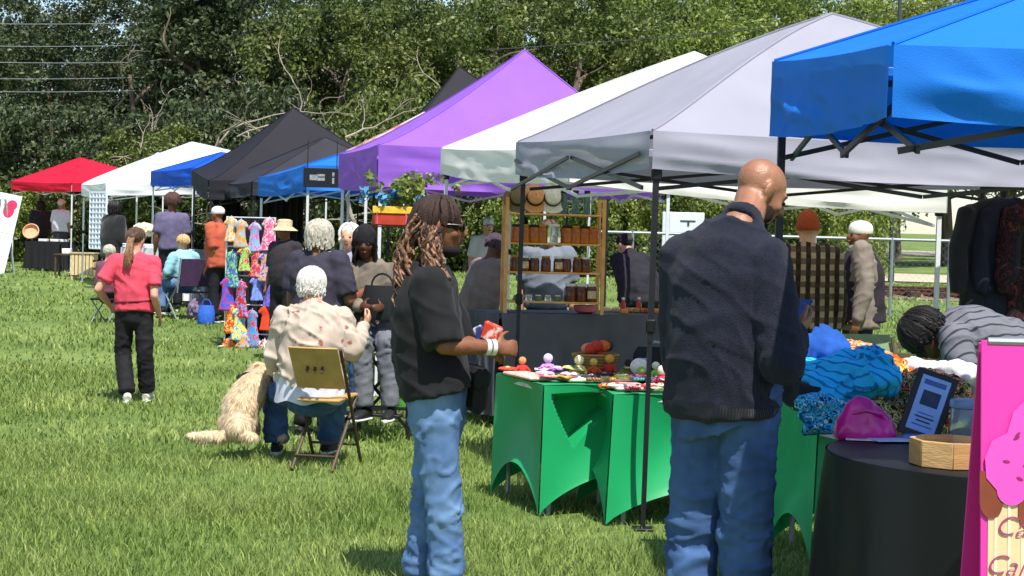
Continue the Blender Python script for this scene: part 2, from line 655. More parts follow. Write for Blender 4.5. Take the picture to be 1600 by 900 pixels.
MADE = {}
def person(label, root, rz, h=1.68, px=None, pose=None, lean=0, side=0, skin='brown', top=None, bottom=None, hair=None, hat=None,
           yaw=0, pitch=0, bulk=1.0, hip=1.0, near=False, hands=(True, True), curl=.5, shoes=('#1c1c1e', '#d8d8d4'), group=None,
           legs=True, hdir=None, headroll=0):
    k = h / 1.70
    sk = SKIN[skin] if isinstance(skin, str) else skin
    T = thing('person', label, 'person', root, rz, group)
    J = {a: Vector(b) * k for a, b in BASEJ.items()}
    if lean or side:
        P0 = J['pelvis'].copy()
        for q in UPPER:
            a = lean * (.55 if q == 'waist' else 1.0)
            rm = Matrix.Rotation(R(side), 3, 'Y') @ Matrix.Rotation(-R(a), 3, 'X')
            J[q] = P0 + rm @ (J[q] - P0)
    inv = Matrix.Rotation(-rz, 3, 'Z')
    for q, p in (pose or {}).items(): J[q] = Vector(p) * k
    for q, p in (px or {}).items(): J[q] = inv @ (at(*p) - Vector(root))
    vox = .0085 if near else (.0155 if root[1] < 18 else .021)
    cvox = .0105 if near else (.017 if root[1] < 18 else .022)
    lat = (J['shoR'] - J['shoL']).normalized()
    latp = (J['hipR'] - J['hipL']).normalized()
    crotch = (J['hipL'] + J['hipR']) / 2 - Vector((0, 0, .05 * k))
    up = lerp(J['chest'], J['neck'], .55)
    def sec(e, b=bulk):
        return [(.13 * hip * b * k + e, .1 * b * k + e), (.165 * hip * b * k + e, .122 * b * k + e), (.142 * b * k + e, .108 * b * k + e),
                (.166 * b * k + e, .122 * b * k + e), (.15 * b * k + e, .1 * b * k + e), (.062 * k + e * .6, .06 * k + e * .6)]
    spine = [crotch, J['pelvis'], J['waist'], J['chest'], up, J['neck']]
    Hr = rotm(-R(pitch), R(headroll), R(yaw))
    H = J['head']
    # body: one continuous skin
    mb = MB()
    mb.tube(spine, [(a - .004, b - .004) for a, b in sec(0)], n=18, lat=lat, round_ends=True)
    mb.tube([J['neck'] - (J['head'] - J['neck']) * .2, lerp(J['neck'], J['head'], .35), H + Hr @ Vector((0, -.02, -.03)) * k],
            [.068 * k * (bulk * .5 + .5), .058 * k * (bulk * .5 + .5), .058 * k * (bulk * .5 + .5)], n=12, round_ends=True)
    head_volume(mb, H, Hr, k)
    ab = .5 + .5 * bulk
    for i, s_ in enumerate('LR'):
        sg = -1 if s_ == 'L' else 1
        so, el, wr = J['sho' + s_], J['elb' + s_], J['wri' + s_]
        mb.tube([lerp(up, so, .4), so, lerp(so, el, .4), el], [.05 * k * ab, .056 * k * ab, .052 * k * ab, .04 * k * ab], n=10, round_ends=True)
        mb.tube([el, lerp(el, wr, .3), wr], [.041 * k * ab, .043 * k * ab, .027 * k], n=10, round_ends=True)
        if hands[i]:
            d = (wr - el).normalized()
            nr = Vector((sg * 1.0, .25, .25))
            if hdir and s_ in hdir:
                if hdir[s_][0] is not None: d = Vector(hdir[s_][0])
                nr = Vector(hdir[s_][1])
            c_ = curl if not isinstance(curl, dict) else curl.get(s_, .5)
            hand(mb, wr, d, nr, (-1 if s_ == 'R' else 1), c_, k)
        if legs and not (bottom and bottom.get('end', 1) > .5):
            hp, kn, an = J['hip' + s_], J['kne' + s_], J['ank' + s_]
            mb.tube([hp, lerp(hp, kn, .4), kn, lerp(kn, an, .3), an], [.078 * k, .07 * k, .05 * k, .048 * k, .034 * k], n=10, round_ends=True)
    body = remesh(mb, vox, 3, .45)
    link_mesh('body', body, sk, T)
    # top
    if top:
        t = dict(ease=.018, sleeve=.7, sl=1, hem=-.03, wr=.006, cuff=.052, arm=.064, collar=0, seed=3, name='shirt', vox=cvox)
        t.update(top)
        e = t['ease']
        S = sec(e)
        hv = (J['pelvis'] - J['waist']).normalized()
        hemp = J['pelvis'] + hv * (-t['hem'] - .0) * k if t['hem'] < 0 else lerp(J['pelvis'], J['waist'], t['hem'])
        pts = [hemp, J['waist'], J['chest'], up, J['neck']]
        rr = [(S[1][0] + .004, S[1][1] + .006), (S[2][0] + e * .8, S[2][1] + e * .9), (S[3][0] + .004, S[3][1]), (S[4][0], S[4][1]), (S[5][0] + .012, S[5][1] + .012)]
        if t['hem'] < 0:
            pts.insert(1, J['pelvis']); rr.insert(1, (S[1][0], S[1][1]))
        mb = MB()
        mb.tube(pts, rr, n=22, lat=lat)
        if t['collar']:
            nd = (J['head'] - J['neck']).normalized()
            mb.tube([J['neck'] - nd * .02 * k, J['neck'] + nd * t['collar'] * k], [.08 * k * ab, .07 * k * ab], n=16)
        for s_ in 'LR':
            so, el, wr = J['sho' + s_], J['elb' + s_], J['wri' + s_]
            ar = t['arm'] * k * ab
            if t['sleeve'] <= 0: continue
            mb.tube([lerp(up, so, .45), so], [ar * 1.05, ar * 1.1], n=14, round_ends=True)
            mb.tube([J['neck'], lerp(J['neck'], so, .55), so], [(.055 * k, .05 * k), (.06 * k, .055 * k), (.05 * k, .05 * k)], n=12, round_ends=True)
            if t['sleeve'] <= 1:
                en = lerp(so, el, t['sleeve'])
                mb.tube([so, lerp(so, en, .5), en], [ar * 1.1, ar * 1.08, ar * 1.06], n=14)
            else:
                mb.tube([so, lerp(so, el, .5), el], [ar * 1.1, ar * 1.02, ar * .92], n=14, round_ends=True)
                en = lerp(el, wr, t['sleeve'] - 1)
                mb.tube([el, lerp(el, en, .4), en], [ar * .92, ar * .9, t['cuff'] * k], n=14, round_ends=True)
        me = remesh(mb, t['vox'], 4, .5)
        A, sd = t['wr'], t['seed']
        def fn(co, no, A=A, sd=sd):
            w = vnoise(co * 4, sd + 9)
            q = co @ np.array([[1, 0, .5], [0, 1, .35], [-.5, -.35, 1]])
            return A * (crest(q * np.array([4.5, 4.5, 14]) + w[:, None] * .8, sd) * 1.0 + crest(co * np.array([9, 9, 4]) + w[:, None], sd + 3) * .9 + .25 * vnoise(co * 24, sd + 5) + .5 * vnoise(co * 6, sd + 6))
        displace(me, fn)
        TOP = link_mesh(t['name'], me, t['mat'], T)
    if bottom:
        t = dict(hipr=.1, knee=.075, hem=.072, wr=.006, seed=11, name='trousers', end=.95, vox=cvox, ease=.012)
        t.update(bottom)
        S = sec(t['ease'])
        mb = MB()
        mb.tube([crotch, J['pelvis'], lerp(J['pelvis'], J['waist'], .55)], [(S[0][0] + .005, S[0][1] + .008), (S[1][0] - .002, S[1][1]), (S[2][0] + .006, S[2][1] + .004)], n=20, lat=latp, round_ends=True)
        for s_ in 'LR':
            hp, kn, an = J['hip' + s_], J['kne' + s_], J['ank' + s_]
            en = lerp(kn, an, t['end'])
            mb.tube([hp, lerp(hp, kn, .35), kn], [t['hipr'] * k * ab, (t['hipr'] * .6 + t['knee'] * .4) * k * ab, t['knee'] * k], n=14, round_ends=True)
            mb.tube([kn, lerp(kn, en, .5), en], [t['knee'] * k, (t['knee'] + t['hem']) * .5 * k * .98, t['hem'] * k], n=14, round_ends=False)
            mb.ell(kn, t['knee'] * k)
        me = remesh(mb, t['vox'], 3, .5)
        A, sd = t['wr'], t['seed']
        zk = (J['kneL'].z + J['kneR'].z) / 2
        def fn(co, no, A=A, sd=sd, zk=zk):
            w = vnoise(co * 5, sd + 9)
            wt = .45 + .9 * np.exp(-((co[:, 2] - zk) / .16) ** 2) + .6 * np.exp(-((co[:, 2] - .12) / .1) ** 2) + .5 * np.exp(-((co[:, 2] - J['hipL'].z) / .12) ** 2)
            q = co @ np.array([[1, 0, .6], [0, 1, -.4], [-.6, .4, 1]])
            q2 = co @ np.array([[1, 0, -.7], [0, 1, .5], [.7, -.5, 1]])
            return A * wt * (crest(q * np.array([4, 4, 19]) + w[:, None], sd, 3.2) * 1.1 + crest(q2 * np.array([5, 5, 16]) + w[:, None], sd + 2, 3.2) * 1.0 + .3 * vnoise(co * 9, sd + 4))
        displace(me, fn)
        BOT = link_mesh(t['name'], me, t['mat'], T)
    if legs and shoes:
        sm, so_ = M('shoe_' + shoes[0], shoes[0], .6), M('sole_' + shoes[1], shoes[1], .7)
        for s_ in 'LR':
            shoe(T, J['ank' + s_], R(-8 if s_ == 'R' else 8), sm, so_, k, J['ank' + s_].z - .085 * k)
    # hair
    if hair:
        hm = MB()
        hd = dict(n=90 if near else 50); hd.update(hair)
        mats = hd.pop('mats')
        cap = hd.pop('cap', True); extra = hd.pop('extra', None)
        if cap:
            hm.ell(H + Hr @ Vector((0, -.024, .042)) * k, tuple(x * k for x in (.08, .097, .084)), Hr, 20, 14)
        hair_strands(hm, H, Hr, k, **hd)
        if extra: extra(hm, H, Hr, k)
        hm.build('hair', mats, T)
    def hp_(c): return H + Hr @ (Vector(c) * k)
    if hat:
        hb = MB()
        kind = hat['kind']
        if kind in ('beanie', 'cap', 'kufi'):
            z0, z1, r0 = {'beanie': (.005, .155, .088), 'cap': (.03, .135, .086), 'kufi': (.025, .128, .085)}[kind]
            prof = [(r0 * 1.0, z0 - .01), (r0 * 1.06, z0), (r0 * 1.07, z0 + .03), (r0 * 1.03, z0 + .045)]
            for a in (10, 30, 50, 68, 82):
                prof.append((r0 * 1.02 * math.cos(R(a)), z0 + .045 + (z1 - z0 - .045) * math.sin(R(a))))
            n = 24
            vs = [hp_((r_ * math.cos(2 * math.pi * j / n) * .95, -.016 + r_ * math.sin(2 * math.pi * j / n) * 1.2, z)) for r_, z in prof for j in range(n)]
            fs = [(i * n + j, i * n + (j + 1) % n, (i + 1) * n + (j + 1) % n, (i + 1) * n + j) for i in range(len(prof) - 1) for j in range(n)]
            fs.append(tuple((len(prof) - 1) * n + j for j in range(n)))
            hb.add(vs, fs)
            if kind == 'cap':
                vs = []
                for u in range(7):
                    a = R(-55 + u * 110 / 6)
                    vs += [hp_((.082 * math.sin(a), .075 + .02 * math.cos(a), .04)), hp_((.085 * math.sin(a), .1 + .075 * math.cos(a), .022))]
                hb.add(vs, [(2 * u, 2 * u + 1, 2 * u + 3, 2 * u + 2) for u in range(6)])
        elif kind == 'bucket':
            n = 24
            prof = [(.15, -.005), (.155, .0), (.1, .04), (.092, .05), (.088, .12), (.06, .135), (.01, .138)]
            vs = [hp_((r_ * math.cos(2 * math.pi * j / n), -.01 + r_ * 1.12 * math.sin(2 * math.pi * j / n), z)) for r_, z in prof for j in range(n)]
            fs = [(i * n + j, i * n + (j + 1) % n, (i + 1) * n + (j + 1) % n, (i + 1) * n + j) for i in range(len(prof) - 1) for j in range(n)]
            hb.add(vs, fs)
        hb.build('hat', hat['mat'], T)
    for s_ in (-1, 1):
        eb = MB(); eb.ell(hp_((s_ * .031, .083, .008)), (.014 * k, .008 * k, .007 * k), Hr, 10, 6)
        eb.build('eye', M_EYE, T)
    lb = MB(); lb.ell(hp_((0, .093, -.054)), (.022 * k, .008 * k, .009 * k), Hr, 10, 6)
    lb.build('lips', M_LIP, T)
    T['_k'] = k
    for q_, o_ in (('top', TOP if top else None), ('bottom', BOT if bottom else None)): MADE[q_] = o_
    return T, J, H, Hr, k

JEANS = M('denim', '#41628f', .85, .35, 7, .35, 500, wave=2, col2='#7393ba')
JEANS_D = M('dark_denim', '#2b4570', .85, .3, 6, .35, 500, wave=2, col2='#4a6a9a')
JEANS_G = M('grey_denim', '#6a6c74', .85, .25, 9, .3, 500)
BLACK = M('black_cotton', '#1d1c20', .9, .2, 20, .2, 400, sheen=.15)
BLACKP = M('black_trousers', '#17171b', .85, .2, 20, .2, 400)

# 1 the bald man in the navy jumper
g = ground(1124, 6.3)
NAVY = M('navy_knit', '#181b2c', .95, .3, 50, .7, 240, sheen=.06, stretch=(1.6, 1.6, .7))
man = person('bald man in a charcoal navy jumper and jeans looking down at his phone', g, R(-33), 1.84,
    px=dict(head=(1188, 302, 6.42), neck=(1160, 348, 6.3), chest=(1132, 435, 6.28), waist=(1124, 560, 6.28), pelvis=(1126, 655, 6.3),
            shoL=(1068, 404, 6.41), shoR=(1198, 406, 6.17), elbR=(1222, 568, 6.08), wriR=(1240, 522, 6.38),
            elbL=(1064, 570, 6.44), wriL=(1120, 560, 6.7), kneL=(1082, 850, 6.4), kneR=(1164, 850, 6.28)),
    skin='tan', bulk=1.08, hip=1.0, near=True, yaw=-38, pitch=31,
    top=dict(mat=NAVY, ease=.026, sleeve=1.95, hem=.12, wr=.0075, arm=.074, cuff=.048, collar=.035, name='jumper', seed=5),
    bottom=dict(mat=JEANS_D, hipr=.106, knee=.086, hem=.082, wr=.0105, seed=21), curl={'R': .75, 'L': .6},
    hdir={'R': ((.25, .8, .45), (.8, .1, -.5))})
T_, J_, H_, Hr_, k_ = man
sm_ = MADE['top'].data
pz = J_['pelvis'].z
zmin = min(v.co.z for v in sm_.vertices if abs(v.co.x) < .1)
patch(sm_, lambda c, n: (c[:, 2] < zmin + .07) & (c[:, 2] > zmin + .004) & (np.abs(c[:, 0]) < .24), .004, 'ribbed_hem', M('navy_rib', '#161929', .95, .3, 60, .8, 70, wave=1, sheen=.1), T_)
be = MB()
for c, r_ in (((.046, .03, -.062), (.024, .04, .042)), ((-.046, .03, -.062), (.024, .04, .042)), ((0, .066, -.092), (.03, .024, .026)), ((0, .092, -.04), (.026, .008, .006))):
    be.ell(H_ + Hr_ @ (Vector(c) * k_), tuple(x * k_ for x in r_), Hr_, 14, 9)
me = remesh(be, .007, 2)
link_mesh('stubble_beard', me, M('stubble', '#2b1c15', .9, .3, 90, .6, 300), T_)
ph = MB(); inv = Matrix.Rotation(R(33), 3, 'Z')
pc = at(1246, 489, 6.44)
ph.box((0, 0, 0), (.078, .011, .155), rotm(R(-50), 0, R(-33)), 0, bev=.004)
ph.box(rotm(R(-50), 0, R(-33)) @ Vector((0, -.0065, 0)), (.07, .001, .146), rotm(R(-50), 0, R(-33)), 1)
o = ph.build('phone', [M('phone_case', '#1c3d78', .35), M('phone_glass', '#27508f', .1)], None, loc=pc)
tag(o, 'blue mobile phone held in the bald man\'s hand', 'phone')

# 2 the woman with long braids
g = ground(684, 7.0)
HAIR_D = M('braid_dark', '#241712', .7, .5, 60, .4, 200, col2='#3b231c')
HAIR_G = M('braid_gold', '#4a2d22', .65, .5, 55, .4, 200, col2='#a87f62', thr=(.35, .72))
def curly_extra(hm, H, Hr, k):
    rd = random.Random(4)
    for i in range(150):
        back = i % 2 == 0
        if back:   # falls behind the shoulder
            p0 = Vector((rd.uniform(-.07, .07), -.095 + rd.uniform(-.02, .02), rd.uniform(-.03, .05)))
            end = Vector((rd.uniform(-.12, .12), -.105 + rd.uniform(-.05, .06), -.22 - rd.uniform(.02, .2)))
        else:      # over the near shoulder
            p0 = Vector((.072 + rd.uniform(-.01, .012), -.05 + rd.uniform(-.035, .045), rd.uniform(-.05, .03)))
            end = Vector((.125 + rd.uniform(-.03, .05), rd.uniform(-.03, .07), -.2 - rd.uniform(.02, .16)))
        ph = rd.uniform(0, 6)
        w = rd.uniform(.005, .016)
        pts = []
        for j in range(15):
            t = j / 14
            q = p0.lerp(end, t)
            q.y -= .05 * math.sin(t * math.pi) if back else -.0
            q.x += (.03 if not back else 0) * math.sin(t * math.pi)
            q += Vector((w * math.sin(ph + t * 24), w * math.cos(ph + t * 21), 0))
            pts.append(H + Hr @ (q * k))
        hm.tube(pts, [rd.uniform(.0048, .0075)] * 11 + [.006, .005, .004, .002], n=5, mi=1 if rd.random() < .8 else 0)
    hm.ell(H + Hr @ Vector((0, -.1, -.005)) * k, (.06, .05, .085), Hr, 16, 10)
curly = person('woman in black t-shirt and blue jeans with long gold-tipped braids and sunglasses', g, R(-66), 1.67,
    px=dict(head=(689, 356, 7.0), neck=(671, 412, 7.0), chest=(664, 480, 7.0), waist=(672, 556, 7.0), pelvis=(683, 614, 7.0),
            shoR=(672, 446, 6.84), shoL=(676, 438, 7.16), elbR=(694, 540, 6.78), wriR=(772, 543, 6.86), elbL=(716, 535, 7.2), wriL=(766, 548, 7.02),
            hipR=(676, 628, 6.93), hipL=(690, 628, 7.08), kneR=(693, 770, 6.92), kneL=(672, 772, 7.05), ankR=(698, 905, 6.92), ankL=(656, 905, 7.06)),
    skin='brown', bulk=.98, hip=1.14, near=True, yaw=-22, pitch=4,
    top=dict(mat=M('black_tee', '#131316', .88, .2, 16, .2, 400, sheen=.05), ease=.027, sleeve=.98, hem=-.0, wr=.007, arm=.076, seed=8, name='t_shirt'),
    bottom=dict(mat=JEANS, hipr=.11, knee=.074, hem=.076, wr=.0085, seed=31), curl=.95,
    hair=dict(mats=[HAIR_D, HAIR_G], n=110, theta=(80, 108), az=(38, 322), rad=.0105, seed=2, gather=(0, -.115, -.01), extra=curly_extra, bulge=1.06))
T_, J_, H_, Hr_, k_ = curly
gl = MB()
def hq(c): return H_ + Hr_ @ (Vector(c) * k_)
for s_ in (-1, 1):
    gl.ell(hq((s_ * .034, .098, .012)), (.03, .007, .02), Hr_, 14, 8)
    gl.tube([hq((s_ * .064, .092, .018)), hq((s_ * .078, .04, .018)), hq((s_ * .08, -.01, .012))], .004, n=6)
gl.tube([hq((-.01, .103, .016)), hq((.01, .103, .016))], .005, n=6)
gl.build('sunglasses', M('black_plastic', '#0d0d0f', .35, 0, 5, spec=.3), T_)
mk = MB()
mk.ell(hq((0, .03, -.092)), (.058 * k_, .066 * k_, .034 * k_), Hr_, 18, 12)
mk.build('face_mask', M('mask_black', '#1b1214', .9), T_)
wb = MB()
d_ = (J_['wriR'] - J_['elbR']).normalized()
for q in (-.005, -.03):
    c_ = J_['wriR'] + d_ * q
    wb.tube([c_ - d_ * .009, c_ + d_ * .009], [(.036, .034)] * 2, n=16)
wb.build('wristband', M('white_band', '#d9d6d0', .6), T_)
bag = MB()
w_ = at(742, 600, 7.02)
inv = Matrix.Rotation(R(66), 3, 'Z')
bag.box((0, 0, -.02), (.17, .07, .2), rotm(0, R(8), R(-60)), 0, bev=.03)
o = bag.build('shoulder_bag', M('bag_black', '#131215', .7, .2, 20, .3, 60), None, loc=w_)
bc = MB(); bc.box((0, -.02, .035), (.175, .078, .09), rotm(0, R(8), R(-60)), 0, bev=.02)
bc.build('flap', M('bag_black'), o)
tag(o, 'small black bag at the front hip of the woman with braids', 'bag')

# the red packet in her hands
o = thing('gift_packet', 'red and white patterned packet held by the woman with braids', 'packet', at(768, 520, 6.92), R(-30))
pk = MB(); pk.box((0, 0, 0), (.09, .025, .08), rotm(0, R(18), 0), 0, bev=.008)
pk.build('wrapper', M('red_wrap', '#d8452f', .5, 0, 22, col2='#f1d2c4', thr=(.52, .6)), o)
pk = MB(); pk.box((-.055, .0, -.01), (.05, .015, .075), rotm(0, R(-25), 0), 0, bev=.006)
pk.build('card', M('blue_card', '#39457f', .5, 0, 30, col2='#d8d8e6', thr=(.5, .56)), o)

# 3 the woman in the coral t-shirt walking away
g = ground(207, 15.0)
def pony(hm, H, Hr, k):
    rd = random.Random(9)
    hm.ell(H + Hr @ Vector((0, -.115, .03)) * k, (.035 * k, .03 * k, .035 * k), Hr, 12, 8)
    for i in range(22):
        p0 = Vector((rd.uniform(-.02, .02), -.125, .02)); end = Vector((rd.uniform(-.045, .03) , -.15 + rd.uniform(-.02, .02), -.2 - rd.uniform(0, .09)))
        pts = []
        for j in range(8):
            t = j / 7; q = p0.lerp(end, t); q.y -= .04 * math.sin(t * 3.1); q.x += .012 * math.sin(t * 5 + i)
            pts.append(H + Hr @ (q * k))
        hm.tube(pts, [.011] * 6 + [.008, .003], n=5, mi=1)
BRN = M('hair_brown', '#3c2a20', .6, .4, 50, .3, 150, col2='#6b5140')
BRN2 = M('hair_ginger', '#6e4a34', .6, .4, 50, .3, 150, col2='#9a7455')
CORAL = M('coral_jersey', '#d4485c', .85, .12, 12, .15, 300)
coral = person('woman in a coral red t-shirt and black trousers with a ponytail walking away', g, R(6), 1.575,
    px=dict(elbL=(153, 452, 14.90), wriL=(172, 478, 15.15), elbR=(241, 462, 14.90), wriR=(249, 493, 15.05), kneL=(192, 552, 15.05), kneR=(226, 552, 15.00),
            ankL=(199, 616, 14.90), ankR=(230, 614, 15.10)),
    skin='pale', bulk=1.02, hip=.98, near=False, yaw=-12, pitch=8,
    top=dict(mat=CORAL, ease=.022, sleeve=.72, hem=-.05, wr=.009, arm=.07, seed=2, name='t_shirt', vox=.014),
    bottom=dict(mat=BLACKP, hipr=.098, knee=.078, hem=.082, wr=.006, vox=.014), shoes=('#d9d4c8', '#e6e2d8'),
    hair=dict(mats=[BRN, BRN2], n=70, theta=(75, 105), az=(40, 320), rad=.011, gather=(0, -.115, .03), extra=pony))
T_, J_, H_, Hr_, k_ = coral
bb = MB()
c_ = lerp(J_['pelvis'], J_['waist'], .35)
n_ = 28
ring = [c_ + Vector((.192 * k_ * math.cos(2 * math.pi * j / n_), .15 * k_ * math.sin(2 * math.pi * j / n_), .012 * math.cos(2 * math.pi * j / n_))) for j in range(n_ + 1)]
bb.tube(ring, (.004, .014), n=6, lat=(0, 0, 1)) if False else bb.tube(ring, .011, n=6)
bb.build('waist_strap', M('strap_maroon', '#5a1420', .8), T_)

# 4 the seated woman with silver hair
g = ground(490, 11.0)
SILVER = M('hair_silver', '#b9b4ab', .55, .25, 60, .3, 160, col2='#e8e4dc')
def floral():
    m = M('cream_floral', '#b8a898', .85, .1, 12, .2, 300)
    t = m.node_tree; N, L = t.nodes, t.links
    p = N['Principled BSDF']
    base = p.inputs['Base Color'].links[0].from_socket
    tc = N.new('ShaderNodeTexCoord')
    vo = N.new('ShaderNodeTexVoronoi'); vo.inputs['Scale'].default_value = 9
    L.new(tc.outputs['Object'], vo.inputs['Vector'])
    nz = N.new('ShaderNodeTexNoise'); nz.inputs['Scale'].default_value = 38
    L.new(tc.outputs['Object'], nz.inputs['Vector'])
    ad = N.new('ShaderNodeMath'); ad.operation = 'MULTIPLY_ADD'; ad.inputs[1].default_value = .35
    L.new(nz.outputs['Fac'], ad.inputs[0]); L.new(vo.outputs['Distance'], ad.inputs[2])
    r_ = N.new('ShaderNodeValToRGB'); r_.color_ramp.elements[0].position = .33; r_.color_ramp.elements[1].position = .39
    r_.color_ramp.elements[0].color = (1, 1, 1, 1); r_.color_ramp.elements[1].color = (0, 0, 0, 1)
    L.new(ad.outputs[0], r_.inputs['Fac'])
    mx = N.new('ShaderNodeMix'); mx.data_type = 'RGBA'
    mx.inputs['B'].default_value = (*lin('#8d5a45'), 1)
    L.new(r_.outputs['Color'], mx.inputs['Factor']); L.new(base, mx.inputs['A'])
    L.new(mx.outputs['Result'], p.inputs['Base Color'])
    return m
seated = person('silver-haired woman in a cream floral blouse seated on the folding chair, back turned', g, R(-4), 1.62,
    px=dict(pelvis=(487, 602, 10.98), waist=(488, 570, 10.95), chest=(490, 520, 10.98), neck=(489, 474, 11.02), head=(488, 448, 11.06),
            shoL=(446, 498, 11.02), shoR=(532, 496, 11.0), elbR=(549, 545, 10.95), wriR=(570, 508, 11.1), elbL=(428, 560, 11.05), wriL=(438, 590, 11.35),
            hipL=(462, 608, 11.0), hipR=(514, 608, 11.0), kneL=(430, 612, 11.4), kneR=(526, 612, 11.4), ankL=(432, 692, 11.42), ankR=(512, 692, 11.5)),
    skin='pale', bulk=1.22, hip=1.1, near=True, yaw=-18, pitch=6,
    top=dict(mat=floral(), ease=.026, sleeve=1.9, hem=.15, wr=.017, arm=.066, cuff=.04, seed=14, name='blouse'),
    bottom=dict(mat=JEANS_D, hipr=.105, knee=.085, hem=.085, wr=.009), curl=.7,
    hair=dict(mats=[SILVER], n=300, theta=(95, 128), az=(45, 315), rad=.0075, drop=.05, wav=.005, bulge=1.08, seed=6))
T_, J_, H_, Hr_, k_ = seated
cl = MB()
c_ = lerp(J_['pelvis'], J_['waist'], -.1)
P_ = []
for i in range(34):
    a = R(195) + R(150) * (i / 33)
    col = []
    for j in range(8):
        t = j / 7
        r_ = 1.0 + .06 * t + .02 * math.sin(i * 1.3 + j)
        col.append((c_.x + .225 * r_ * math.cos(a), c_.y + .185 * r_ * math.sin(a), c_.z + .1 - .19 * t - .012 * math.sin(i * .5) * t))
    P_.append(col)
cl.grid(P_, 0, .006)
cl.build('waist_wrap', M('white_wrap', '#c9cbd8', .85, .12, 14, .2, 300), T_)

# 5 and others behind the row
LOCS = M('hair_grey_locs', '#8f897c', .7, .4, 40, .4, 140, col2='#cfc9b8')
person('woman with shoulder-length grey locs in a dark slate shirt, back turned', ground(492, 12.6), R(-25), 1.64,
    px=dict(elbR=(545, 470, 12.5), wriR=(575, 452, 12.75)),
    skin='brown', bulk=1.22, hip=1.05, yaw=-15, top=dict(mat=M('slate_shirt', '#35323f', .9, .15, 15, .2, 300), ease=.03, sleeve=.85, hem=-.1, wr=.009, arm=.078, seed=17, vox=.014),
    bottom=dict(mat=BLACKP), hair=dict(mats=[LOCS], n=190, theta=(85, 115), az=(40, 320), rad=.0095, drop=.085, wav=.005, bulge=1.12, seed=11))

person('white-haired person standing behind the woman with grey locs', ground(540, 15.2), R(170), 1.66, skin='pale',
    top=dict(mat=M('lavender_shirt', '#8c8aa2', .9), sleeve=.8), bottom=dict(mat=JEANS_D), hair=dict(mats=[M('hair_white', '#dedad2', .6, .15, 40)], n=80, theta=(85, 110), drop=.05, rad=.013, bulge=1.1, az=(50, 310)))

BLK = M('hair_black', '#15110f', .55, .3, 50, .3, 150)
dirw = person('woman in a black beanie with long black hair sitting on the tall black chair', ground(578, 12.9), R(165), 1.66,
    px=dict(pelvis=(582, 508, 12.9), waist=(582, 482, 12.9), chest=(580, 445, 12.88), neck=(573, 410, 12.86), head=(570, 380, 12.8),
            shoR=(545, 425, 12.82), shoL=(613, 427, 12.95), elbR=(537, 470, 12.7), wriR=(564, 478, 12.5), elbL=(626, 475, 12.9), wriL=(598, 480, 12.5),
            hipR=(564, 515, 12.85), hipL=(598, 515, 12.9), kneR=(564, 535, 12.45), kneL=(604, 535, 12.5), ankR=(570, 640, 12.45), ankL=(610, 640, 12.5)),
    skin='dark', bulk=1.05, yaw=15, pitch=10, hat=dict(kind='beanie', mat=M('beanie_black', '#1a191d', .95, .2, 30)),
    top=dict(mat=M('sand_fleece', '#4c463f', .95, .35, 8, .3, 120, col2='#857a6c'), ease=.03, sleeve=1.85, hem=-.02, arm=.07, wr=.01, vox=.014, name='fleece'),
    bottom=dict(mat=JEANS_G, hipr=.105, knee=.08, wr=.01, vox=.014),
    hair=dict(mats=[BLK], n=80, theta=(85, 110), az=(48, 312), drop=.24, rad=.011, wav=.008, bulge=1.06, seed=5))
person('person in a brown-grey jacket with bowed head beyond the braided woman', ground(741, 15.0), R(-60), 1.62, skin='dark', lean=16, pitch=25,
    top=dict(mat=M('taupe_jacket', '#6d5f5c', .9, .15, 10, .2, 300, col2='#7f6f6a'), ease=.04, sleeve=1.9, hem=-.16, arm=.078, wr=.01, name='jacket'), bottom=dict(mat=BLACKP),
    hair=dict(mats=[M('hood_plum', '#4a3a4c', .9)], n=60, theta=(85, 112), drop=.03, rad=.013))
person('person in a white cap and white shirt with sunglasses', ground(757, 23.0), R(200), 1.66, skin='pale',
    top=dict(mat=M('white_shirt', '#d6d4d6', .85, .06, 12), sleeve=.85), bottom=dict(mat=JEANS_D), hat=dict(kind='cap', mat=M('cap_white', '#e2dfdf', .8)),
    hair=dict(mats=[BRN], n=40, theta=(90, 110)))
person('vendor in a blue-grey t-shirt behind the wooden jar rack', ground(850, 15.4), R(175), 1.72, skin='tan', pitch=15,
    top=dict(mat=M('grey_tee', '#6f7683', .9, .1, 12, .15, 300), sleeve=.85, ease=.035, wr=.012, arm=.076), bottom=dict(mat=JEANS_D),
    hair=dict(mats=[BRN], n=50, theta=(75, 100)))
person('person in a black hooded jacket bending over, back turned', ground(998, 18.0), R(35), 1.66, skin='pale', lean=28, pitch=20,
    top=dict(mat=M('black_hoodie', '#232128', .9, .15, 15), ease=.045, sleeve=1.95, hem=-.12, arm=.08, wr=.013, collar=.05, name='jacket'), bottom=dict(mat=BLACKP),
    hair=dict(mats=[BLK], n=60, theta=(75, 95)))
person('person in a rust knit beanie and brown plaid shirt, back turned', ground(1252, 13.2), R(-5), 1.80, skin='pale', bulk=1.05,
    top=dict(mat=checks('plaid', ('#2a211c', '#a58d72', '#3a2c24'), 4.1, 3.4), ease=.04, sleeve=1.95, hem=-.12, arm=.078, wr=.01, collar=.04, vox=.014), bottom=dict(mat=BLACKP),
    hair=dict(mats=[BRN], n=40, theta=(85, 105), bulge=.9, cap=False), hat=dict(kind='beanie', mat=M('beanie_rust', '#9c4428', .95, .15, 40, .5, 140)))
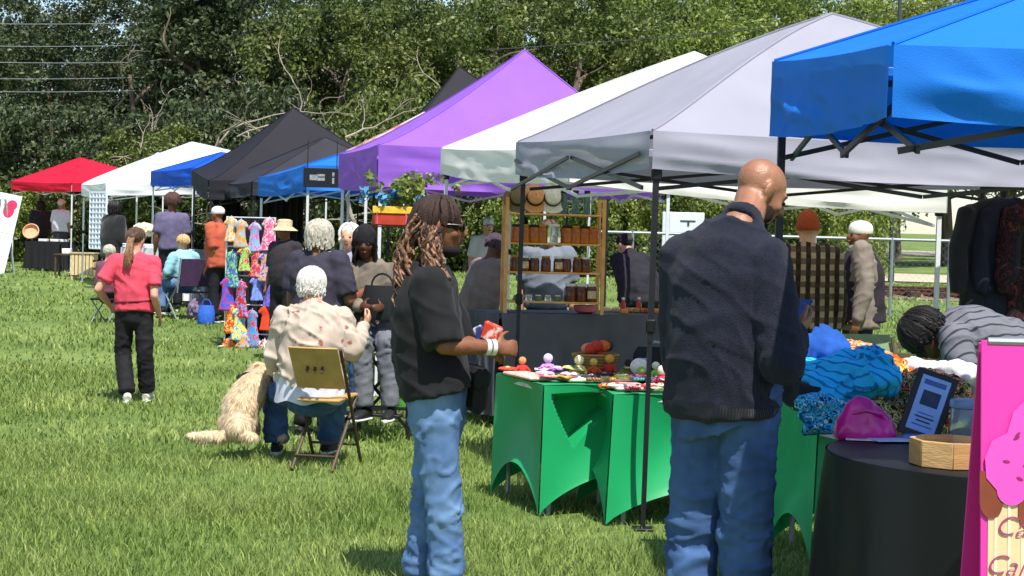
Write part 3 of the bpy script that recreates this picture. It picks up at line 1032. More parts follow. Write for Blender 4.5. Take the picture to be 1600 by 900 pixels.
bd = person('white-bearded man in a white kufi cap and dark plum vest', ground(1336, 14.8), R(100), 1.80, skin='brown', bulk=1.06, yaw=6,
    top=dict(mat=M('khaki_sleeve', '#7b7066', .9, .1, 12, .2, 300), ease=.032, sleeve=1.95, hem=-.14, arm=.076, wr=.009, vox=.014), bottom=dict(mat=BLACKP), px=dict(shoL=(1346, 392, 14.6), elbL=(1352, 448, 14.5), wriL=(1340, 498, 14.46)),
    hat=dict(kind='kufi', mat=M('kufi_white', '#dcd6c8', .9, .08, 60, .4, 160)))
T_, J_, H_, Hr_, k_ = bd
vm = MB()
up_ = lerp(J_['chest'], J_['neck'], .5)
vm.tube([J_['pelvis'] - Vector((0, 0, .1)), J_['waist'], J_['chest'], up_, J_['neck'] + Vector((0, .01, .02))], [(.21, .25), (.2, .235), (.19, .225), (.17, .18), (.1, .11)], n=22, lat=(1, 0, 0))
me = remesh(vm, .013, 3)
displace(me, lambda co, no: .007 * ridged(co * np.array([6, 6, 10]), 4))
link_mesh('vest', me, M('plum_vest', '#2b2029', .9, .15, 12), T_)
be = MB()
for c, r_ in (((0, .06, -.1), (.04, .03, .032)), ((0, .066, -.13), (.03, .024, .035)), ((.046, .03, -.072), (.017, .03, .034)), ((-.046, .03, -.072), (.017, .03, .034)), ((0, .095, -.042), (.024, .007, .006))):
    be.ell(H_ + Hr_ @ (Vector(c) * k_), tuple(x * k_ for x in r_), Hr_, 14, 9)
me = remesh(be, .008, 1)
displace(me, lambda co, no: .006 * vnoise(co * 90, 3))
link_mesh('beard', me, M('beard_white', '#9c968c', .85, .2, 60), T_)

# the shopper bent over the clothes
g = ground(1560, 8.7)
STRIPE = stripes('striped_hoodie', '#6d6e75', '#34353c', 6.5, .06, 'DIAGONAL')
person('person in a grey striped hooded top bent far over the clothes table', g, R(72), 1.70,
    px=dict(pelvis=(1592, 580, 8.72), waist=(1560, 545, 8.70), chest=(1516, 524, 8.66), neck=(1474, 518, 8.64), head=(1447, 526, 8.62),
            shoL=(1494, 532, 8.48), shoR=(1498, 524, 8.84), elbL=(1512, 590, 8.4), wriL=(1500, 640, 8.5), elbR=(1480, 590, 8.95), wriR=(1455, 620, 8.8),
            hipL=(1598, 596, 8.62), hipR=(1598, 592, 8.82), kneL=(1580, 680, 8.62), kneR=(1584, 680, 8.82), ankL=(1600, 790, 8.62), ankR=(1604, 790, 8.82)),
    skin='dark', bulk=1.05, pitch=62, top=dict(mat=STRIPE, ease=.035, sleeve=1.9, hem=-.0, arm=.075, wr=.01, collar=.03, name='hooded_top', vox=.011),
    bottom=dict(mat=BLACKP), hair=dict(mats=[BLK], n=140, theta=(90, 118), az=(25, 335), rad=.013, bulge=1.18, drop=.03))

# ---- people at the far stalls
person('person in a rust-orange t-shirt and white cap standing beside the blue bag', ground(341, 24.5), R(60), 1.70, skin='brown', bulk=1.1, lean=4,
    px=dict(elbL=(335, 392, 24.3), wriL=(322, 420, 24.4)),
    top=dict(mat=M('rust_tee', '#b4553c', .85, .12, 10), ease=.04, sleeve=.9, hem=-.14, arm=.078, wr=.01), bottom=dict(mat=BLACKP),
    hat=dict(kind='cap', mat=M('cap_white', '#e2dfdf', .8)))
seatb = person('fair-haired woman in a light blue jacket sitting in a folding armchair', ground(287, 25.0), R(40), 1.62,
    px=dict(pelvis=(290, 438, 25.0), waist=(290, 427, 25.0), chest=(288, 410, 25.0), neck=(286, 392, 25.0), head=(285, 380, 24.98),
            shoL=(272, 402, 24.85), shoR=(303, 402, 25.15), elbL=(262, 424, 24.8), wriL=(258, 436, 25.0), elbR=(308, 424, 25.2), wriR=(290, 436, 25.4),
            hipL=(284, 441, 24.9), hipR=(296, 441, 25.1), kneL=(254, 444, 24.95), kneR=(262, 444, 25.3), ankL=(252, 482, 24.9), ankR=(262, 482, 25.3)),
    skin='pale', bulk=1.1, yaw=20, top=dict(mat=M('sky_jacket', '#8fc0cc', .85, .1, 10), ease=.035, sleeve=1.9, hem=.0, arm=.075, wr=.01, name='jacket'),
    bottom=dict(mat=JEANS), hair=dict(mats=[M('hair_fair', '#b98a5c', .6, .2, 40, col2='#d6b07e')], n=60, theta=(85, 112), rad=.013, bulge=1.08))
person('curly brown-haired woman in a mauve top standing with her back turned', ground(266, 26.5), R(20), 1.84, skin='brown', bulk=1.05,
    top=dict(mat=M('mauve_top', '#615a78', .9, .15, 12), ease=.03, sleeve=.9, hem=-.05), bottom=dict(mat=BLACKP),
    hair=dict(mats=[M('hair_auburn', '#4a2f2a', .7, .3, 40)], n=120, theta=(85, 120), rad=.02, bulge=1.3, az=(30, 330)))
person('person dressed all in black with a hood beside the white lattice panel', ground(176, 29.0), R(-40), 1.72, skin='dark', bulk=1.15,
    top=dict(mat=BLACK, ease=.05, sleeve=1.95, hem=-.22, arm=.085, collar=.06, name='coat'), bottom=dict(mat=BLACKP),
    hair=dict(mats=[BLK], n=80, theta=(95, 125), az=(25, 335), rad=.016, bulge=1.15, drop=.08))
person('grey-haired person in a plum cardigan sitting low near the stall shelves', ground(166, 24.0), R(-30), 1.58,
    pose=dict(pelvis=(0, 0, .45), waist=(0, 0, .58), chest=(0, .02, .77), neck=(0, .02, .93), head=(0, .06, 1.07), shoL=(-.17, .02, .88), shoR=(.17, .02, .88),
              elbL=(-.22, .06, .62), elbR=(.22, .06, .62), wriL=(-.14, .28, .55), wriR=(.14, .28, .55), hipL=(-.09, .02, .44), hipR=(.09, .02, .44),
              kneL=(-.11, .42, .48), kneR=(.11, .42, .48), ankL=(-.11, .44, .08), ankR=(.11, .44, .08)),
    skin='pale', top=dict(mat=M('plum_cardigan', '#6a4250', .9), ease=.035, sleeve=1.9, hem=.0), bottom=dict(mat=BLACKP), hair=dict(mats=[LOCS], n=60, theta=(85, 112), rad=.014))
person('dark-haired person in a black top standing at the red canopy table', ground(62, 41.2), R(15), 1.66, skin='dark', bulk=1.15,
    top=dict(mat=BLACK, ease=.05, sleeve=1.2, hem=-.1, arm=.085), bottom=dict(mat=BLACKP), hair=dict(mats=[BLK], n=50, theta=(90, 115), rad=.018, bulge=1.12, drop=.08))
person('grey-haired person in a white t-shirt and dark shorts at the red canopy table', ground(94, 40.4), R(-20), 1.72, skin='tan', bulk=1.08,
    top=dict(mat=M('white_shirt'), ease=.04, sleeve=.85, hem=-.02), bottom=dict(mat=M('shorts_dark', '#3a3540', .9), end=.05, hem=.08),
    hair=dict(mats=[SILVER], n=40, theta=(70, 95)))
person('person in a tan cap and pale face covering peering past the grey-locs woman', ground(441, 19.0), R(150), 1.60, skin='brown',
    top=dict(mat=M('dark_blouse', '#2f2a30', .9), ease=.03, sleeve=.9), bottom=dict(mat=BLACKP), hair=dict(mats=[BLK], n=40, theta=(85, 110)),
    hat=dict(kind='bucket', mat=M('hat_tan', '#c9b48e', .9)))

# ------------------------------------------------------------ the dog
g = ground(385, 11.25)
T = thing('dog', 'cream dog with black muzzle sitting beside the seated woman', 'dog', g)
def dq(px, py, Y): return at(px, py, Y) - Vector(g)
db = MB()
db.tube([dq(371, 662, 11.2), dq(378, 632, 11.22), dq(396, 606, 11.26), dq(412, 588, 11.32)], [(.125, .12), (.125, .13), (.105, .12), (.08, .085)], n=16, round_ends=True)
db.ell(dq(376, 668, 11.1), (.09, .13, .085)); db.ell(dq(388, 668, 11.38), (.08, .13, .085))
db.tube([dq(412, 592, 11.35), dq(410, 586, 11.36), dq(404, 582, 11.36)], [.085, .075, .07], n=12, round_ends=True)
db.ell(dq(403, 584, 11.36), (.072, .08, .06))
db.tube([dq(398, 586, 11.33), dq(384, 590, 11.3)], [.042, .03], n=10, round_ends=True)
db.tube([dq(362, 678, 11.15), dq(348, 683, 11.1), dq(318, 683, 11.05), dq(296, 681, 11.0)], [.035, .04, .045, .02], n=10, round_ends=True)
for a in (11.2, 11.42):
    db.tube([dq(420, 610, a + .2), dq(430, 645, a + .2), dq(436, 682, a + .2)], [.055, .042, .03], n=10, round_ends=True)
    db.ell(dq(440, 684, a + .18), (.045, .05, .025))
db.tube([dq(380, 680, 11.02), dq(396, 684, 10.98)], [.035, .03], n=10, round_ends=True)
me = remesh(db, .011, 3)
displace(me, lambda co, no: .007 * vnoise(co * np.array([38, 38, 14]), 2) + .008 * ridged(co * np.array([16, 16, 9]), 6))
dogme = me
nf = len(me.polygons)
cc = np.empty(nf * 3, dtype=np.float32); me.polygons.foreach_get('center', cc); cc = cc.reshape(-1, 3)
nn0 = np.empty(nf * 3, dtype=np.float32); me.polygons.foreach_get('normal', nn0); nn0 = nn0.reshape(-1, 3)
ii = rng.integers(0, nf, 9000)
pc_, nc_ = cc[ii] + rng.normal(0, .003, (9000, 3)), nn0[ii]
dn_ = np.array([-.15, 0, -1.0]); td = dn_ - nc_ * (nc_ @ dn_)[:, None]; td /= np.linalg.norm(td, axis=1, keepdims=True) + 1e-6
sd_ = np.cross(nc_, td) * .0022
ln_ = rng.uniform(.02, .042, (9000, 1))
Vf = np.stack([pc_ - sd_, pc_ + sd_, pc_ + td * ln_ + nc_ * (.006 + rng.random((9000, 1)) * .008)], 1).reshape(-1, 3)
fur = link_mesh('fur', fast_mesh('fur', Vf, [np.arange(27000).reshape(-1, 3)]), M('dog_fur_tips', '#c2a67e', .9, .2, 30, island=.25, col2='#ead9ba'), T, smooth=False)
fur['kind'] = 'stuff'
link_mesh('body', me, M('dog_fur', '#b89a72', .9, .1, 7, .5, 160, col2='#dcc8a6', sheen=.2), T)
mz = MB(); mz.ell(dq(388, 588, 11.29), (.055, .05, .032)); mz.ell(dq(377, 590, 11.28), (.035, .035, .024))
mz.build('muzzle', M('dog_black', '#16120f', .7), T)
for px_, Y_ in ((404, 11.3), (412, 11.42)):
    er = MB(); er.ell(dq(px_, 578, Y_), (.03, .018, .042), rotm(0, R(-25), 0)); er.build('ear', M('dog_ear', '#8d6238', .9), T)

# ------------------------------------------------------------ canopies
STEEL_B = M('steel_black', '#15161a', .45, .2, 20, metal=.0, spec=.5)
STEEL_W = M('steel_white', '#d5d8dc', .4, .08, 20, spec=.5)
STEEL_G = M('steel_grey', '#9aa0a6', .4, .1, 20, metal=.4)
def fabric(name, col, tr=.35, rough=.7, var=.06):
    return M(name, col, rough, var, 2.2, .25, 260, transl=tr, spec=.25)

def canopy(label, C, ztop, drop, peak, mat, leg=STEEL_B, k=1.18, sag=.05, wr=.014, seed=1, legs=(1, 1, 1, 1), truss=-.09, lean=(0, 0), trusses=True, hw=.012, res=(44, 12),
           dome=0.0, cat='canopy', zleg=None, wscale=1.0, valance_mat=None, truss_rise=0.0):
    """C: four (x, y) corners in order around; ztop: eave heights; drop: valance depths; peak (x, y, z)"""
    cx, cy = sum(c[0] for c in C) / 4, sum(c[1] for c in C) / 4
    o = Vector((cx, cy, float(gz(cx, cy))))
    T = thing('market_canopy', label, cat, o, 0, 'pop-up canopies along the row of stalls')
    Q = [Vector((C[i][0], C[i][1], ztop[i])) - o for i in range(4)]
    pk = Vector(peak) - o
    nu, nv = 22, 20
    roof = MB()
    hips = []
    for i in range(4):
        a, b = Q[i], Q[(i + 1) % 4]
        uu, vv = np.meshgrid(np.linspace(0, 1, nu + 1), np.linspace(0, 1, nv + 1), indexing='ij')
        E = [a[c] + (b[c] - a[c]) * uu for c in range(3)]
        hv = (1 - dome) * vv ** k + dome * np.sin(vv * math.pi / 2) ** 1.15
        G = np.stack([E[0] + (pk.x - E[0]) * vv, E[1] + (pk.y - E[1]) * vv,
                      E[2] + (pk.z - E[2]) * hv - sag * 4 * uu * (1 - uu) * (np.sin(math.pi * np.minimum(1, vv * 1.02)) * .9 + .35 * (1 - vv))], -1)
        pts = G.reshape(-1, 3)
        n = vnoise((pts + np.array(o)) * np.array([1.6, 1.6, 5]), seed + 40 + i) * .7 + crest((pts + np.array(o)) * np.array([2.2, 2.6, 1.5]), seed + 60 + i, 3) * .6 + ridged((pts + np.array(o)) * np.array([3.3, 3.3, .7]), seed + 50) * .35
        edge = np.minimum(np.arange(nu + 1), nu - np.arange(nu + 1))[:, None] / 4.0
        fade = (np.clip(edge, 0, 1) * np.clip((nv - np.arange(nv + 1))[None, :] / 4.0, 0, 1) * np.clip(np.arange(nv + 1)[None, :] / 2.0, 0, 1)).reshape(-1)
        pts[:, 2] += n * wr * fade
        G = pts.reshape(nu + 1, nv + 1, 3)
        roof.grid(G)
        hips.append([Vector(G[0, v]) for v in range(nv + 1)])
    roof.build('canopy_roof', mat, T, ang=25)
    seam = MB()
    for hp in hips:
        seam.tube([p + Vector((0, 0, .004)) for p in hp], .008, n=5)
    seam.build('hip_seams', mat, T)
    for i in range(4):
        a, b = Q[i], Q[(i + 1) % 4]
        d = (b - a); nrm = Vector((d.y, -d.x, 0)).normalized()
        if nrm.dot((a + b) / 2 - Vector((0, 0, 0)) - (Q[0] + Q[1] + Q[2] + Q[3]) / 4) < 0: nrm = -nrm
        mu, mv = res
        G = np.zeros((mu + 1, mv + 1, 3))
        dr0, dr1 = drop[i], drop[(i + 1) % 4]
        uu, vv = np.meshgrid(np.linspace(0, 1, mu + 1), np.linspace(0, 1, mv + 1), indexing='ij')
        dd = dr0 + (dr1 - dr0) * uu
        q = np.stack([(uu * d.length * 1.4 + vv * dd * 2.2) * wscale, vv * dd * 9, uu * 0 + seed + i * 3.3], -1).reshape(-1, 3)
        w = np.minimum(1, np.minimum(uu, 1 - uu) * 9) * (vv * .9 + .1)
        off = (vnoise(q, seed) * 1.2 + ridged(q * np.array([2.3, 1.3, 1]), seed + 2) * .5).reshape(uu.shape) * wr * 1.9 * w + .012
        q2 = np.stack([uu * d.length * .55 + vv * .4, (vv * dd + uu * .1) * 10, uu * 0 + seed + i], -1).reshape(-1, 3)
        off = off + hw * (crest(q2, seed + 7, 1.5) + .6 * vnoise(q2 * np.array([1.7, 1.2, 1]), seed + 8)).reshape(uu.shape) * np.minimum(1, np.minimum(uu, 1 - uu) * 14 + .15)
        G[..., 0] = a.x + (b.x - a.x) * uu + nrm.x * off
        G[..., 1] = a.y + (b.y - a.y) * uu + nrm.y * off
        G[..., 2] = a.z + (b.z - a.z) * uu - sag * 4 * uu * (1 - uu) * .35 - vv * dd - .02 * 4 * uu * (1 - uu) * vv
        vb = MB(); vb.grid(G)
        vb.build('valance', valance_mat or mat, T)
    # frame
    for i in range(4):
        if legs[i]:
            lb = MB()
            gx, gy = C[i][0] + lean[0], C[i][1] + lean[1]
            base = Vector((gx, gy, float(gz(gx, gy)) + .004)) - o
            inn = ((Q[0] + Q[1] + Q[2] + Q[3]) / 4 - Q[i]); inn.z = 0; inn.normalize()
            topp = Q[i] + inn * .05 - Vector((0, 0, .03))
            base = base + inn * .05
            mid = base.lerp(topp, .52)
            lb.bar(mid - (topp - base) * .04, topp, .032)
            L_ = lb.build('leg', leg, T, smooth=False)
            l2 = MB(); l2.bar(base, mid, .025); l2.build('lower_tube', leg, L_, smooth=False)
            l3 = MB(); l3.box(base + Vector((0, 0, .006)), (.11, .11, .012), None, 0, bev=.003); l3.build('foot_plate', leg, L_)
            for bc_, bs_ in ((mid, (.05, .05, .07)), (topp - Vector((0, 0, drop[i] * .5 + .1)), (.055, .055, .06))):
                l4 = MB(); l4.box(bc_, bs_, None, 0, bev=.006)
                l4.build('bracket', M('nylon_black', '#111114', .5), L_)
    if trusses:
        for i in range(4):
            a, b = Q[i], Q[(i + 1) % 4]
            d = (b - a); nrm = Vector((d.y, -d.x, 0)).normalized()
            if nrm.dot((a + b) / 2 - (Q[0] + Q[1] + Q[2] + Q[3]) / 4) < 0: nrm = -nrm
            sh = nrm * (truss if i == 0 else -.09)
            tb = MB()
            def pt(t, s_):
                e = a.lerp(b, t)
                dd = drop[i] + (drop[(i + 1) % 4] - drop[i]) * t
                hi = .0 + (truss_rise if i == 0 else 0) * (1 - abs(2 * t - 1))
                lo = dd + .015
                return e + sh - Vector((0, 0, (lo - (lo + .02) * s_) if i == 0 and truss_rise else (dd * .35 + .05 if s_ else dd + .10))) + Vector((0, 0, hi if s_ else 0))
            for t0, t1 in ((.02, .5), (.5, .98)):
                tb.bar(pt(t0, 0), pt(t1, 1), .014, .022)
                tb.bar(pt(t0, 1) + nrm * .02, pt(t1, 0) + nrm * .02, .014, .022)
            tb.build('scissor_truss', leg, T, smooth=False)
        cb = MB()
        hub = pk - Vector((0, 0, .12))
        for i in range(4):
            cb.bar(Q[i].lerp(Q[(i + 1) % 4], .5) - Vector((0, 0, .12)), hub - Vector((0, 0, .35)), .018, .024)
        cb.tube([hub - Vector((0, 0, .5)), hub + Vector((0, 0, .06))], .02, n=8)
        cb.build('roof_frame', leg, T, smooth=False)
    return T

def cpx(px, Y): 
    p = ground(px, Y)
    return (p.x, p.y)
def zpx(px, py, Y): return at(px, py, Y).z
def square(A, B):
    """grass-side corners A (near), B (far) -> A, B, C, D of a square lying to the right"""
    A, B = Vector(A), Vector(B)
    d = B - A; n = Vector((d.y, -d.x))
    return [tuple(A), tuple(B), tuple(B + n), tuple(A + n)]

# near blue canopy: its grass side runs almost straight away from the camera
A = at(1392, 180, 5.2); B = at(1207, 210, 7.35)
C = square((A.x, A.y), (B.x, B.y))
canopy('bright blue canopy with a creased valance over the clothes stall', C, [at(1392, 70, 5.2).z, at(1207, 96, 7.35).z, 2.3, 2.16], [.225, .325, .3, .24],
       (C[0][0] + 1.2, 6.3, 2.66), fabric('fabric_blue', '#1c7be0', .25), k=1.0, sag=.03, wr=.018, seed=4, wscale=1.2, legs=(0, 1, 1, 1), truss=-.1, hw=.011, res=(90, 28))
# grey-lavender canopy
A = at(1018, 262, 8.75); B = at(808, 270, 11.35)
C = square((A.x, A.y), (B.x, B.y))
C[2] = (C[2][0] + .95, C[2][1]); C[3] = (C[3][0] + .5, C[3][1])
canopy('pale grey canopy with dark scissor truss over the green table', C, [at(1018, 204, 8.75).z, at(808, 222, 11.35).z, 2.16, 2.1], [.2, .22, .2, .2],
       (at(1300, 22, 10.4).x, 10.4, at(1300, 22, 10.4).z), fabric('fabric_grey', '#aba9b7', .3), k=1.05, dome=.35, sag=.05, wr=.012, seed=9, truss=.03, truss_rise=.0, hw=.022, res=(60, 16),
       lean=(-.02, 0))
# white canopy
L_, R_ = at(690, 272, 14.6), at(1478, 330, 12.4)
mid = Vector(((L_.x + R_.x) / 2, (L_.y + R_.y) / 2)); dg_ = Vector((R_.x - L_.x, R_.y - L_.y)) / 2; pp = Vector((-dg_.y, dg_.x))
C = [tuple(mid - pp), (L_.x, L_.y), tuple(mid + pp), (R_.x, R_.y)]
C[0] = (mid.x - pp.x * .62 - .2, mid.y - pp.y * .62); C[2] = (mid.x + pp.x * .62 + .2, mid.y + pp.y * .62)
canopy('off-white canopy over the jar and soap stall', C, [2.2, at(690, 232, 14.6).z, 2.2, at(1478, 276, 12.4).z], [.26, .22, .24, .27],
       (at(1085, 82, 13.5).x, 13.5, at(1085, 82, 13.5).z), fabric('fabric_white', '#f0f0ea', .28), leg=STEEL_W, k=1.0, dome=.15, sag=.06, seed=13, legs=(0, 1, 1, 1), wr=.016)
# purple canopy
A = at(590, 290, 16.0); B = at(530, 292, 18.9)
C = square((A.x, A.y), (B.x, B.y))
canopy('lilac purple canopy with a tall pointed peak', C, [at(590, 226, 16).z, at(530, 241, 18.9).z, 2.42, 2.42], [.4, .38, .4, .4],
       (at(820, 78, 17.7).x, 17.7, at(820, 78, 17.7).z), fabric('fabric_purple', '#9d68d4', .3), leg=STEEL_W, k=1.22, sag=.05, seed=17, wr=.014)
# dark canopy behind the purple one
A = at(604, 300, 20.6); B = at(580, 300, 23.4)
C = square((A.x, A.y), (B.x, B.y))
canopy('dark charcoal canopy whose peak shows behind the purple one', C, [2.6] * 4, [.3] * 4, (at(718, 104, 22).x, 22.0, at(718, 104, 22).z),
       fabric('fabric_charcoal', '#2d2a31', .25), k=1.2, seed=19)
# blush and white canopy
A = at(568, 300, 19.7); B = at(540, 300, 21.9)
C = square((A.x, A.y), (B.x, B.y))
canopy('small blush-pink and white canopy squeezed beside the purple one', C, [at(568, 224, 19.7).z, at(545, 236, 21.9).z, 2.5, 2.5], [.2] * 4, (at(660, 172, 20.5).x, 20.9, at(660, 172, 20.5).z),
       M('fabric_blush', '#e8d3d0', .7, .05, 3, transl=.3, col2='#d98a86', thr=(.5, .62)), leg=STEEL_W, k=1.05, seed=23)
# blue stall between
A = at(478, 300, 21.4); B = at(404, 304, 24.0)
C = square((A.x, A.y), (B.x, B.y))
canopy('blue canopy next to the black sign board', C, [at(478, 258, 21.4).z, at(404, 278, 24).z, 2.5, 2.5], [.32, .26, .3, .3], (at(590, 222, 23).x, 23.0, at(590, 222, 23).z),
       fabric('fabric_blue2', '#2a7fdc', .35), leg=STEEL_W, k=1.05, seed=29, wr=.02)
# black canopies
A = at(394, 305, 24.6); B = at(340, 305, 26.8)
C = square((A.x, A.y), (B.x, B.y))
canopy('low dark grey canopy in front of the tall black one', C, [at(394, 284, 24.6).z, at(340, 284, 26.8).z, 2.45, 2.45], [.2] * 4, (at(508, 214, 25.8).x, 25.8, at(508, 214, 25.8).z),
       fabric('fabric_darkgrey', '#3a3a42', .3), k=1.0, seed=31, wr=.03, sag=.1)
A = at(326, 312, 26.0); B = at(300, 300, 29.2)
C = square((A.x, A.y), (B.x, B.y))
canopy('tall black canopy with a sharp peak', C, [at(326, 282, 26.0).z, at(302, 266, 29.2).z, 2.5, 2.5], [.3, .25, .3, .3], (at(458, 168, 27.8).x, 27.8, at(458, 168, 27.8).z),
       fabric('fabric_black', '#2a2830', .25), k=1.25, seed=37)
# blue, white, red at the far end
A = at(300, 290, 29.6); B = at(236, 292, 32.2)
C = square((A.x, A.y), (B.x, B.y))
canopy('royal blue canopy beside the far white one', C, [at(300, 262, 29.6).z, at(236, 268, 32.2).z, 2.7, 2.7], [.3, .27, .3, .3], (at(345, 238, 31).x, 31.0, at(345, 238, 31).z),
       fabric('fabric_royal', '#1f5fd0', .35), leg=STEEL_W, k=1.0, seed=41, wr=.02)
A = at(165, 300, 32.4); B = at(128, 300, 35.4)
C = square((A.x, A.y), (B.x, B.y))
C[2] = (C[2][0] + 1.2, C[2][1]); C[3] = (C[3][0] + 1.2, C[3][1])
canopy('far white canopy with a lattice side panel', C, [at(165, 286, 32.4).z, at(128, 288, 35.4).z, 2.7, 2.7], [.24] * 4, (at(300, 222, 33.9).x, 33.9, at(300, 222, 33.9).z),
       fabric('fabric_white2', '#f0f2f6', .3), leg=STEEL_W, k=.9, seed=43)
A = at(212, 300, 35.9); B = at(172, 300, 38.6)
C = square((A.x, A.y), (B.x, B.y))
canopy('pale ice-white canopy tucked behind the far white one', C, [at(212, 284, 35.9).z, at(172, 284, 38.6).z, 2.8, 2.8], [.22] * 4, (at(243, 238, 37).x, 37.2, at(243, 238, 37).z),
       fabric('fabric_ice', '#dfe8f0', .35), leg=STEEL_W, k=.95, seed=53)
A = at(112, 297, 39.4); B = at(18, 297, 41.2)
C = square((A.x, A.y), (B.x, B.y))
canopy('red canopy at the far end of the row', C, [at(112, 286, 39.4).z, at(18, 283, 41.2).z, 2.75, 2.75], [.2] * 4, (at(125, 246, 41.6).x, 41.6, at(125, 246, 41.6).z),
       fabric('fabric_red', '#d81f3f', .35), leg=STEEL_W, k=1.05, seed=47)

# ------------------------------------------------------------ ground
def lawn_mat():
    m = bpy.data.materials.new('lawn_soil'); m.use_nodes = True
    t = m.node_tree; N, L = t.nodes, t.links
    p = N['Principled BSDF']; p.inputs['Roughness'].default_value = .95; p.inputs['Specular IOR Level'].default_value = .1
    tc = N.new('ShaderNodeTexCoord')
    n1 = N.new('ShaderNodeTexNoise'); n1.inputs['Scale'].default_value = .6; n1.inputs['Detail'].default_value = 6
    n2 = N.new('ShaderNodeTexNoise'); n2.inputs['Scale'].default_value = 14; n2.inputs['Detail'].default_value = 6
    L.new(tc.outputs['Object'], n1.inputs['Vector']); L.new(tc.outputs['Object'], n2.inputs['Vector'])
    mx = N.new('ShaderNodeMath'); mx.operation = 'MULTIPLY_ADD'; mx.inputs[1].default_value = .5
    L.new(n2.outputs['Fac'], mx.inputs[0]); L.new(n1.outputs['Fac'], mx.inputs[2])
    r_ = N.new('ShaderNodeValToRGB')
    e = r_.color_ramp.elements
    e[0].position = .5; e[0].color = (.065, .115, .024, 1)
    e[1].position = .95; e[1].color = (.19, .25, .075, 1)
    L.new(mx.outputs[0], r_.inputs['Fac']); L.new(r_.outputs['Color'], p.inputs['Base Color'])
    b = N.new('ShaderNodeBump'); b.inputs['Strength'].default_value = .6; b.inputs['Distance'].default_value = .03
    L.new(n2.outputs['Fac'], b.inputs['Height']); L.new(b.outputs['Normal'], p.inputs['Normal'])
    return m
ys = np.concatenate([np.arange(-12, 50, .8), np.arange(50, 130, 4), [150, 200, 300, 400]])
xs = np.concatenate([[-300, -150, -80], np.arange(-50, 50.1, 1.5), [80, 150, 300]])
X, Y = np.meshgrid(xs, ys, indexing='ij')
mb = MB(); mb.grid(np.stack([X, Y, gz(X, Y)], -1)[:, ::-1])
LAWN = lawn_mat()
tag(mb.build('ground', LAWN), kind='structure')

# grass blades, denser close to the camera
def blades(n, y0, y1, hgt, wid, seed):
    r_ = np.random.default_rng(seed)
    y = np.sqrt(r_.uniform(y0 ** 2, y1 ** 2, n))
    x = r_.uniform(-.46, .4, n) * y + r_.uniform(-.3, .3, n)
    pch = fbm(np.stack([x * .9, y * .9, x * 0], -1), 3, 5)
    keep = r_.random(n) < (.72 + .6 * pch)
    x, y, pch = x[keep], y[keep], pch[keep]; n = len(x)
    z = gz(x, y)
    a = r_.uniform(0, 2 * math.pi, n)
    h = hgt * r_.uniform(.45, 1.25, n) * (1 + .55 * pch)
    w = wid * r_.uniform(.6, 1.3, n)
    ld = r_.uniform(0, 2 * math.pi, n); lm = h * r_.uniform(.15, .95, n)
    dx, dy = np.cos(a) * w, np.sin(a) * w
    lx, ly = np.cos(ld) * lm, np.sin(ld) * lm
    b = np.stack([x, y, z - .005], -1)
    side = np.stack([dx, dy, dx * 0], -1)
    v0, v1 = b - side, b + side
    midp = b + np.stack([lx * .35, ly * .35, h * .6], -1)
    v2, v3 = midp + side * .8, midp - side * .8
    v4 = b + np.stack([lx, ly, h], -1)
    V = np.stack([v0, v1, v2, v3, v4], 1).reshape(-1, 3)
    i = np.arange(n)[:, None] * 5
    return V, np.concatenate([i, i + 1, i + 2, i + 3], 1), np.concatenate([i + 3, i + 2, i + 4], 1)
Vs, Q4, Q3, off = [], [], [], 0
for args in ((190000, 6.6, 11.5, .06, .003, 1), (84000, 11.5, 18, .06, .006, 2), (50000, 18, 30, .06, .011, 3), (26000, 30, 47, .06, .02, 4)):
    V, q4, q3 = blades(*args)
    Vs.append(V); Q4.append(q4 + off); Q3.append(q3 + off); off += len(V)
me = fast_mesh('grass', np.concatenate(Vs), [np.concatenate(Q4), np.concatenate(Q3)])
GRASS = M('grass_blade', (.14, .24, .044), .55, .3, .9, transl=.3, island=.42, col2=(.29, .37, .105), thr=(.28, .72), spec=.35)
tag(link_mesh('grass', me, GRASS, smooth=False), 'long mown green grass covering the lawn', 'grass', kind='stuff')

# ------------------------------------------------------------ beyond the fence
def strip(name, y0, y1, x0, x1, mat, dz, n=30, curve=0):
    xs_ = np.linspace(x0, x1, n); ys_ = np.linspace(y0, y1, 5)
    X, Y = np.meshgrid(xs_, ys_, indexing='ij'); Y = Y + curve * (X - x0) ** 2
    mb = MB(); mb.grid(np.stack([X, Y, gz(X, Y) + dz], -1)[:, ::-1])
    return tag(mb.build(name, mat), kind='structure')
strip('path', 47.5, 54.5, 8.5, 60, M('concrete_path', '#b9ad98', .9, .1, 3, .2, 60), .03)
strip('road', 86, 100, -10, 90, M('pale_road', '#a89a86', .9, .1, 2), .03)
strip('railway_bed', 36.5, 42.5, 3, 60, M('ballast', '#6e5a4a', .95, .4, 9, .8, 40, col2='#8a7763'), .012)
RAIL = M('rail_rust', '#5a3322', .6, .3, 12)
for yy in (38.0, 39.5):
    rl = MB()
    P_ = [(x_, yy, float(gz(x_, yy)) + .18) for x_ in np.linspace(3, 60, 30)]
    for i in range(29):
        a, b = Vector(P_[i]), Vector(P_[i + 1])
        rl.bar(a, b + (b - a) * .002, .07, .03); rl.bar(a - Vector((0, 0, .06)), b - Vector((0, 0, .06)), .025, .1)
    tag(rl.build('rail', RAIL, smooth=False), kind='structure')
SLP = M('sleeper_wood', '#4a352a', .95, .3, 10)
s0 = None
for i in range(44):
    x_ = 6 + i * .62
    if s0 is None:
        s0 = MB().box((0, 0, 0), (.24, 2.5, .14), None, 0, bev=.015).build('sleeper', SLP); o = s0
    else:
        o = s0.copy(); COL.objects.link(o)
    o.location = (x_, 38.75, float(gz(x_, 38.75)) + .06)
    tag(o, kind='structure')

